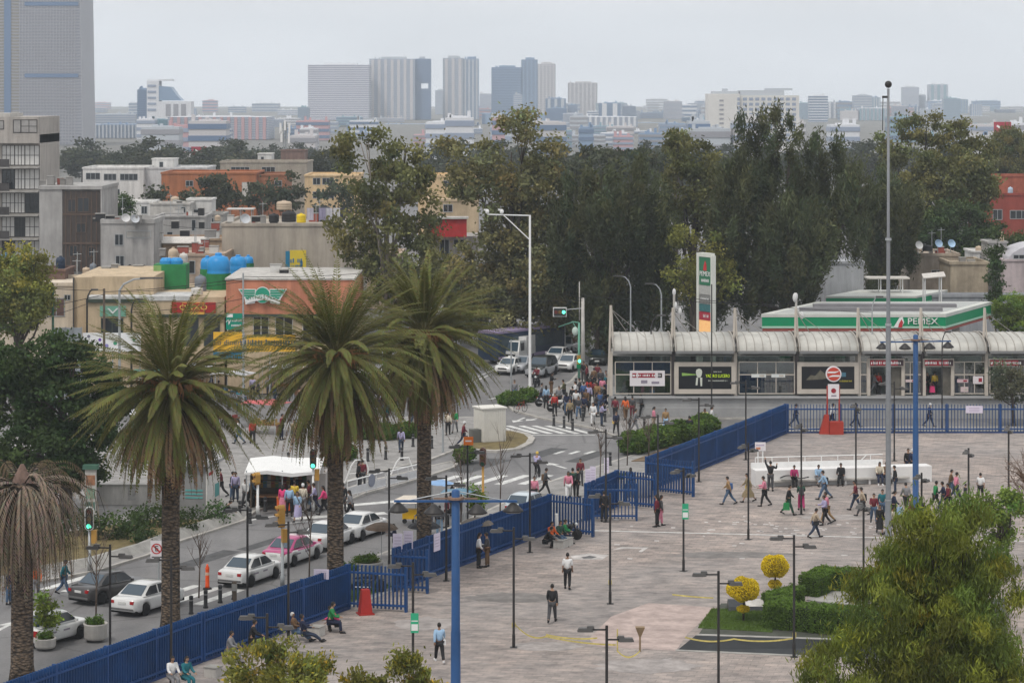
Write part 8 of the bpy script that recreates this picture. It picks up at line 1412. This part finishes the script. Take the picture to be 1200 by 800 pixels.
def setmat(o,mats):
    for i,m in enumerate(mats): o.material_slots[i].link = 'OBJECT';o.material_slots[i].material = m
FACE = dict(N=0,E=-90,S=180,W=90,NE=-35,NW=35,SE=-145,SW=145)
BAGS = []
rp = random.Random(21);NP = 0
def person(px,py,pose,face,top,bottom,where,hair='short',hc='black',z=0.0,tee=False,size=None,shoes='black',skirt=False,bag=None,loc=None,group=None,label=None):
    global NP
    NP += 1;d = pose_meshes(pose);pos = loc if loc is not None else G(px,py,z);o = link('person',d['body'],None,pos,rad(FACE[face]+rp.uniform(-14,14)) if isinstance(face,str) else rad(face));s = size or rp.uniform(.94,1.03);o.scale = (s*1.12,s*1.1,s*1.05)
    act = dict(stand='standing',talk='standing',phone='looking down at hands',bag='walking slowly',walka='striding',walkb='walking',walkc='walking with bent arms',raise_='raising an arm',sit='sitting',slouch='sitting with legs stretched out',crouch='crouching',ride='cycling',moto='riding').get(pose)
    nice = lambda c: {'lightblue': 'light blue','darkgrey': 'dark grey','darkdenim': 'dark jeans','denim': 'jeans','darkgreen': 'dark green','hotpink': 'bright pink','paleyellow': 'pale yellow'}.get(c,c)
    lb = label or ('person in %s top and %s, %s %s' % (nice(top),nice(bottom) if 'denim' in bottom else nice(bottom)+(' skirt' if skirt else ' trousers'),act,where))
    nw = lambda q: len(q.split())
    if nw(lb) > 16 and act: lb = lb.replace(', '+act,'')
    if nw(lb) > 16: lb = lb.replace(' top and ',' and ')
    tag(o,lb,'person',group);setmat(o,[SK_[rp.randrange(3)],EYE])
    def ch(nm,me,m): c = link(nm,me,o);setmat(c,[m]);return c
    ch('jacket' if not tee else 'shirt',d['tee' if tee else 'top'],cloth(top))
    if skirt: ch('skirt',d['skirt'],cloth(bottom))
    else: ch('trousers',d['trousers'],cloth(bottom))
    ch('shoe',d['shoel'],cloth(shoes));ch('shoe',d['shoer'],cloth(shoes));ch('cap' if hair in ('cap','helmet','hat') else 'hair',d['hair_'+hair],HAIRC[hc])
    if bag:
        kind,c,bl = bag;J = d['J'];mw = Matrix.Translation(pos) @ Matrix.Rotation(o.rotation_euler.z,4,'Z') @ Matrix.Scale(s,4)
        if kind == 'pack': p = (J['che']+J['spi'])/2+rot((0,-.2,0),'X',0);dims = (.3,.17,.42)
        elif kind == 'hand': p = J['wrir']+J['hanr']*.08+Vector((.03,0,-.2));dims = (.12,.32,.3)
        elif kind == 'big': p = J['wrir']+J['hanr']*.08+Vector((.04,0,-.26));dims = (.16,.42,.5)
        else: p = J['hipr']+Vector((.14,.02,.1));dims = (.12,.3,.24)
        t = thing({'pack': 'backpack','hand': 'handbag','big': 'shopping_bag','side': 'shoulder_bag'}[kind],bl,'bag',mw @ p,o.rotation_euler.z,'bags carried by people');b = MB();x,y,zz = dims;b.box((0,0,-zz*.08),(x,y,zz*.84),0,0,.86);b.box((0,0,zz*.37),(x*.82,y*.82,zz*.1),0,0,.7);b.build('bag_body',cloth(c),t);b = MB();hz = zz*.38
        if kind == 'pack': [b.tube([(q*.09,.05,hz),(q*.1,.2,hz-.02),(q*.1,.22,-.1),(q*.1,.07,-.2)],.018,5) for q in (-1,1)]
        elif kind == 'side': b.tube([(0,.1,hz),(-.12,.0,.42),(-.14,-.02,.44),(0,-.12,hz)],.012,5)
        else: b.tube([(0,y*.25,hz),(0,y*.15,hz+.13),(0,-y*.15,hz+.13),(0,-y*.25,hz)],.011,5)
        b.build('strap',cloth(c),t)
    return o
W3 = 'walkers on the plaza';Q = person
# the open plaza
Q(665,690,'bag','N','white','black','alone in the open plaza',tee=True);Q(647,729,'walkb','N','black','darkgrey','away below the white topped one',bag=('side','black','dark bag at the hip of the black jacketed walker'));Q(515,776,'walka','N','lightblue','black','near the tall blue mast',bag=('side','white','white bag of the light blue walker'),shoes='white')
Q(561,665,'talk','E','white','black','beside the fence facing a friend','long');Q(571,664,'talk','W','darkgrey','brown','beside the fence facing the white coat');Q(770,617,'stand','W','maroon','black','in front of the gateways','long',bag=('side','black','black bag on the maroon dressed one'));Q(774,616,'bag','E','darkgrey','pink','right behind the maroon one','long');Q(708,611,'stand','N','black','black','in the open gate leaf behind a lamp post')
Q(854,591,'walka','W','tan','denim','left of the bench wall, first of a line',bag=('pack','blue','blue backpack of the tan coated walker'));Q(877,588,'walka','W','khaki','khaki','beside a lamp post','long',bag=('side','yellow','yellow bag of the khaki walker'),skirt=True);Q(896,593,'walkc','W','pink','black','by the bench wall corner');Q(903,575,'raise_','N','black','darkgrey','at the white bench wall');Q(924,603,'walkb','E','black','darkgreen','with a bright green bag',bag=('big','green','bright green shopping bag near the bench wall'));Q(939,598,'walkc','N','darkgreen','magenta','with a grey backpack',bag=('pack','darkgrey','grey backpack of the walker in magenta trousers'));Q(966,585,'walka','W','lightblue','denim','towards the seated row',bag=('pack','black','black backpack in front of the bench wall'));Q(967,615,'walkc','W','lilac','black','behind a walker with a dark bag',bag=None);Q(969,612,'walkb','W','pink','tan','just behind the lilac jacket');Q(955,630,'walka','E','beige','darkdenim','over the white line with a black bag',bag=('side','black','black bag of the beige topped walker on the white line'))
Q(1003,598,'walkb','W','maroon','darkdenim','arm out near the flagpole',tee=True);Q(1011,604,'walka','W','beige','darkgrey','bent forward by a lamp post',bag=('pack','black','black backpack left of the flagpole'));Q(1024,613,'walkc','S','maroon','denim','left of the flagpole');Q(1034,607,'walkb','S','teal','denim','left of the flagpole behind the dark dress');Q(1031,625,'walka','S','black','black','by the flagpole on the white line','long',skirt=True);Q(1047,610,'walka','E','navy','black','right of the flagpole',bag=('big','lightblue','light blue bag right of the flagpole'));Q(1045,628,'walkb','E','cream','black','half hidden by the flagpole');Q(1069,619,'walka','W','maroon','black','left of the far blue mast','long','blond');Q(1079,621,'stand','N','black','darkgrey','under a lamp post by the far blue mast');Q(1114,582,'walkb','E','brown','denim','behind a pink topped one');Q(1120,586,'walkb','E','pink','navy','beside the drooping tree');Q(1131,592,'stand','E','black','darkgrey','small child by the drooping tree',size=.72);Q(1149,586,'walkb','N','white','black','near the lime tree',tee=True);Q(1096,597,'walkb','E','green','black','at the edge of the drooping tree');Q(1106,598,'walka','W','navy','darkdenim','above the drooping tree');Q(1112,600,'walkb','W','maroon','black','partly behind the drooping tree');Q(1062,600,'walkb','N','grey','black','between the flagpole and the mast')
# sitting on the bench ledge
be = t_b = None
def bench(px,face='S',**k):
    f = (px-886)/206.;p = G(px,570-6*f);p = Vector((p.x,p.y-.28,0));return p
Q(0,0,'sit','S','magenta','black','on the bench ledge with dark shawl',loc=bench(930));Q(0,0,'sit','S','lightblue','grey','on the bench ledge',loc=bench(958));Q(0,0,'sit','S','black','black','alone on the bench ledge',loc=bench(985));Q(0,0,'sit','S','cream','navy','on the bench ledge left of the flagpole','long',loc=bench(1030),shoes='white');Q(0,0,'sit','S','brown','darkdenim','on the bench ledge behind the flagpole',loc=bench(1037));Q(1049,578,'stand','W','black','darkdenim','at the bench wall beside the flagpole');Q(1064,558,'stand','S','black','navy','behind the bench wall rail');Q(1070,559,'stand','N','navy','black','behind the bench wall rail in a white cap','cap','whitecap')
o = tag(link('dark_shawl',None),'dark shawl spread over the lap of the seated one','shawl');o.location = bench(930)+Vector((0,-.3,.62));b = MB();n = 10;vs = [(x*1.9-.95,y*.5-.25,.1*math.sin(x*7)-.25*abs(x-.5)+.1-.3*y*(1-y)*0) for x in [i/n for i in range(n+1)] for y in (0,.5,1)];b.add(vs,[(i*3+j,(i+1)*3+j,(i+1)*3+j+1,i*3+j+1) for i in range(n) for j in (0,1)]);b.build('cloth',cloth('black'),o)
# along the fence
Q(346,750,'slouch','E','brown','denim','on a seat block, white haired','short','white');Q(357,753,'slouch',-70,'navy','darkdenim','beside the white haired one');Q(387,741,'sit','E','green','navy','at the fence foot beside the bright pink jacket');Q(396,739,'crouch','W','hotpink','black','at the fence foot near the red cone','long');Q(217,806,'sit','SE','teal','teal','by the fence at the frame bottom','long');Q(201,806,'sit','SE','white','grey','beside the teal jacket');Q(268,776,'sit','E','grey','grey','behind the wide bush');Q(295,763,'sit','E','black','black','against the fence over the wide bush');Q(322,790,'sit','SE','orange','cream','half hidden in the wide bush');Q(645,640,'sit','SE','orange','grey','at the gate with an orange vest');Q(655,639,'sit','SE','darkgreen','denim','next to the orange vest');Q(660,636,'sit','E','green','navy','between the vested worker and the scooter');Q(639,641,'crouch','E','black','black','against the fence beside the orange vest')
o = tag(link('rolled_banner',None),'rolled white banner leaning beside the seated workers','banner');o.location = G(652,637);b = MB();b.lathe([(.06,0),(.07,.3),(.09,1.6),(.1,1.75)],(0,0,0),10);b.build('roll',WHITE,o);b = MB();b.lathe([(.16,0),(.14,.04)],(0,0,0),10);b.build('foot',WHITE,o)
# the street
zr_ = zr;T3 = 'people crossing the street'
Q(630.5,560,'ride',FA*57.3+12,'lilac','black','on the zebra crossing with yellow helmet','helmet','yellowcap',loc=R(630,560)+Vector((.0,.0,.06)) - FD*.2);Q(639,580,'walkb','E','darkgrey','black','past the pale blue roofed car',bag=('pack','brown','brown backpack behind the blue fence'));Q(626,592,'stand','S','pink','black','behind the blue fence by the pale roofed car');Q(680,569,'talk','S','maroon','darkgrey','in the street above the gateways');Q(671,583,'stand','N','darkgreen','black','with a black backpack at the gateways',bag=('pack','black','black backpack at the gateways'));Q(666,585,'walkb','S','pink','white','at the gateways beside the black backpack','long');Q(677,583,'stand','E','black','black','last of three at the gateways');Q(739,583,'stand','N','blue','blue','behind the open gate leaf bars','long');Q(529,604,'stand','E','navy','darkgrey','beside the white shirted one behind the fence','long');Q(538,602,'stand','S','white','black','behind the fence with a dark pack',bag=('pack','black','dark pack on the white shirted one'));Q(515,628,'stand','N','darkgrey','lightblue','at the vendor tarps');Q(524,618,'stand','W','maroon','black','under the vendor tarps');Q(503,612,'bag','N','grey','navy','between the vendor tarps',size=.95);Q(463,652,'phone','W','navy','black','behind the white notices, by a planter',size=.97)
Q(411,609,'walka','W','grey','black','on the painted stripes, long hair','long');Q(402,600,'walkb','N','black','darkgrey','beside the middle palm trunk');Q(380,604,'walkb','W','hotpink','black','left of the middle palm trunk','long');Q(369,599,'walkb','W','lilac','navy','beyond the bright pink top');Q(363,598,'walkb','W','maroon','darkgrey','with a pale blue sack by the stall',bag=('big','lightblue','pale blue sack near the bookstall'));Q(349,611,'walkb','S','lightblue','lilac','before the bookstall','long',skirt=True);Q(331,602,'stand','N','hotpink','pink','at the bookstall','long',skirt=True);Q(339,605,'stand','N','lightblue','black','at the bookstall beside the pink dress');Q(345,600,'stand','N','yellow','darkdenim','reading at the bookstall');Q(355,602,'stand','N','cream','grey','waiting at the bookstall','cap','whitecap');Q(276,588,'stand','S','lilac','darkdenim','left of the bookstall');Q(272,585,'talk','E','navy','denim','behind the lilac one left of the bookstall');Q(288,594,'walkb','S','white','darkgrey','with white sleeves before the stall');Q(294,593,'walka','E','lightblue','black','before the bookstall in a red cap','cap','redcap');Q(263,609,'crouch','E','black','black','at the kiosk foot',size=1.0);Q(345,591,'stand','S','navy','black','selling behind the bookstall table');Q(259,582,'walkb','W','maroon','black','beside the white kiosk panel')
Q(420,573,'stand','E','black','black','leaning in the white hoop rail','long');Q(425,571,'stand','N','maroon','darkgrey','in the white hoop rail');Q(525,510,'walkb','N','cream','black','towards the far pavement');Q(543,523,'walkb','E','maroon','navy','left of the white booth','cap','whitecap');Q(533,507,'walkb','S','green','grey','on the far pavement');Q(75,697,'walkb','E','teal','denim','behind the dead palm fronds');Q(42,702,'walkb','S','orange','grey','behind the dead palm trunk');Q(10,708,'stand','E','navy','denim','at the frame edge by the dead palm')
Q(0,0,'moto',165,'maroon','black','the motorcycle ahead of the queue','helmet','blackcap',loc=R(629.5,453)+Vector((0,.15,.02)),label='rider in maroon jacket and black helmet on the oncoming motorcycle')
# the crowd at the corner
CR = [(603,470,'stand','S','grey','denim','at the parked red bicycle'),(640,478,'stand','N','lightblue','black','beside the motorcycles'),(634,473,'walkb','E','grey','darkdenim','left of the motorcycles'),(650,487,'stand','S','red','black','before the large motorcycle'),(661,470,'walkb','W','olive','black','above the large motorcycle'),(668,495,'walka','S','khaki','black','at the crowd kerb with a dark bag'),(675,483,'walkb','S','white','black','in the crowd, pale shirt'),(684,489,'walkb','N','navy','darkgrey','in the crowd behind the white clad walker'),(695,498,'walkb','S','white','white','in front of the crowd'),(707,489,'walka','N','navy','black','right of the white clad walker'),(703,484,'walkb','S','blue','denim','behind the navy walker'),(690,476,'walkb','N','lilac','black','mid crowd with a pale bag'),(684,473,'stand','N','blue','navy','mid crowd'),(700,474,'walkb','S','tan','brown','mid crowd'),(697,470,'walkb','N','maroon','black','mid crowd'),(706,468,'stand','N','pink','grey','mid crowd'),(712,472,'walkb','S','navy','darkdenim','near the shelter end'),(714,465,'walkb','S','black','black','near the shelter end'),(704,458,'stand','S','darkgrey','navy','at the back of the crowd'),(696,456,'stand','N','brown','black','at the back of the crowd'),(710,457,'walkb','S','grey','darkdenim','at the back of the crowd in a cap'),(688,452,'stand','W','maroon','black','by the signal mast'),(684,448,'stand','S','black','darkgrey','behind the green signal pole'),(717,480,'walkb','N','darkgreen','black','beside the shelter platform'),(722,508,'walka','S','navy','black','nearing the hedge with a yellow bag'),(733,492,'walkb','N','orange','brown','beside the grey walker at the platform'),(741,490,'stand','N','darkgrey','maroon','beside the orange jacket'),(744,507,'walkb','E','grey','grey','past the bollards near the platform'),(721,492,'walkb','N','maroon','black','left of the orange jacket'),(678,490,'walkb','S','darkgrey','denim','between two bollards'),(671,478,'stand','N','black','darkdenim','at the crossing corner'),(766,504,'bag','E','pink','beige','under the bare sapling'),(780,506,'stand','S','tan','lightblue','beyond the street hedge'),(826,506,'stand','S','paleyellow','khaki','over the street hedge'),(808,517,'stand','N','black','navy','in the street hedge'),(834,503,'stand','E','white','grey','right of the pale yellow top')]
for i,(px,py,po,fc,a,c,wh) in enumerate(CR): Q(px,py,po,fc,a,c,wh,('short','long','short','tail')[i % 4],z=.04,bag={5: ('hand','black','dark bag of the khaki topped walker in the crowd'),24: ('side','yellow','yellow bag near the street hedge'),11: ('big','white','pale bag in the middle of the crowd')}.get(i))
for i,(px,py,a,c) in enumerate(((655,478,'grey','black'),(664,486,'navy','denim'),(680,468,'darkgrey','navy'),(693,464,'black','denim'),(700,450,'maroon','darkgrey'),(716,472,'tan','black'),(709,478,'black','navy'),(698,488,'darkgrey','darkdenim'),(687,482,'brown','black'),(728,486,'black','grey'),(675,472,'white','darkdenim'),(646,462,'black','brown'),(711,462,'teal','black'),(690,470,'red','darkgrey'),(752,488,'darkgrey','black'),(705,499,'lilac','darkdenim'))): Q(px,py,('walkb','stand','walkc','phone')[i % 4],'SNWE'[i % 4],a,c,'packed into the crowd at the corner',('short','long')[i % 2],z=.04)
# shoppers among the far tents
TC = ['black','navy','grey','maroon','lilac','white','teal','brown','pink','blue','khaki','darkgrey','red','green','lightblue','olive'];BC = ['darkdenim','black','darkgrey','denim','navy']
for i,(px,py) in enumerate(((172,480),(190,478),(196,470),(215,478),(222,474),(236,470),(242,482),(248,462),(256,470),(268,480),(280,482),(286,476),(296,466),(302,470),(315,466),(322,474),(342,470),(350,480),(240,500),(280,520),(296,520),(330,515),(345,520),(432,482),(446,484),(416,515),(452,500),(230,520),(470,530),(485,500))): Q(px,py,('stand','walkb','walka')[i % 3],'NESW'[i % 4],TC[(i*7) % 16],BC[(i*3+i//16) % 5],'shopping among the far market tents',('short','long','tail')[i % 3],z=.04)
# behind the far fence and in the station
for px,a,c,wh in ((975,'white','navy','behind the red totem outside the far fence'),(1003,'navy','navy','outside the far fence by a lamp post'),(1089,'navy','navy','outside the far fence by the far mast'),(932,'navy','darkdenim','outside the far fence near the corner')): Q(px,500,'walkb','E',a,c,wh,'cap' if px == 1089 else 'short','whitecap' if px == 1089 else 'black')
for px,po,fc,a,c,wh in ((1026,'walka','E','grey','grey','inside the first station door'),(1031.5,'stand','S','red','black','inside the first station door'),(1089,'stand','S','black','black','inside the busy station door'),(1098,'stand','N','yellow','black','inside the busy station door'),(1109,'stand','W','darkgrey','darkgrey','inside the busy station door'),(1085,'stand','S','hotpink','pink','at the edge of the busy station door'),(737,'sit','S','black','black','behind the station glass'),(768,'stand','N','beige','grey','behind the station glass'),(783,'stand','N','yellow','navy','at the end of the glass bay'),(1141,'stand','S','black','navy','behind the notices'),(1147,'stand','E','teal','tan','behind the notices'),(1136,'stand','W','navy','black','at the notices')): Q(0,0,po,fc,a,c,wh,z=0,loc=Vector((sx(px),SY+1.0,PLZ)),size=.95)
o = tag(link('station_bag',None),'red bag carried inside the busy station door','bag');o.location = (sx(1094),SY+.7,PLZ+.45);b = MB();b.box((0,0,0),(.45,.25,.5),0,0,.8);b.build('bag_body',cloth('hotpink'),o);b = MB();b.tube([(-.1,0,.24),(-.08,0,.4),(.08,0,.4),(.1,0,.24)],.012,5);b.build('strap',cloth('hotpink'),o)
# check: labels
seen = {}
for o in sc.objects:
    if o.parent is None and 'label' in o: seen.setdefault(o['label'],[]).append(o.name);n = len(o['label'].split());(print('LABELLEN',n,o['label']) if not 4 <= n <= 16 else None)
for k,v in seen.items():
    if len(v) > 1: print('DUPLABEL',k,v[:4])
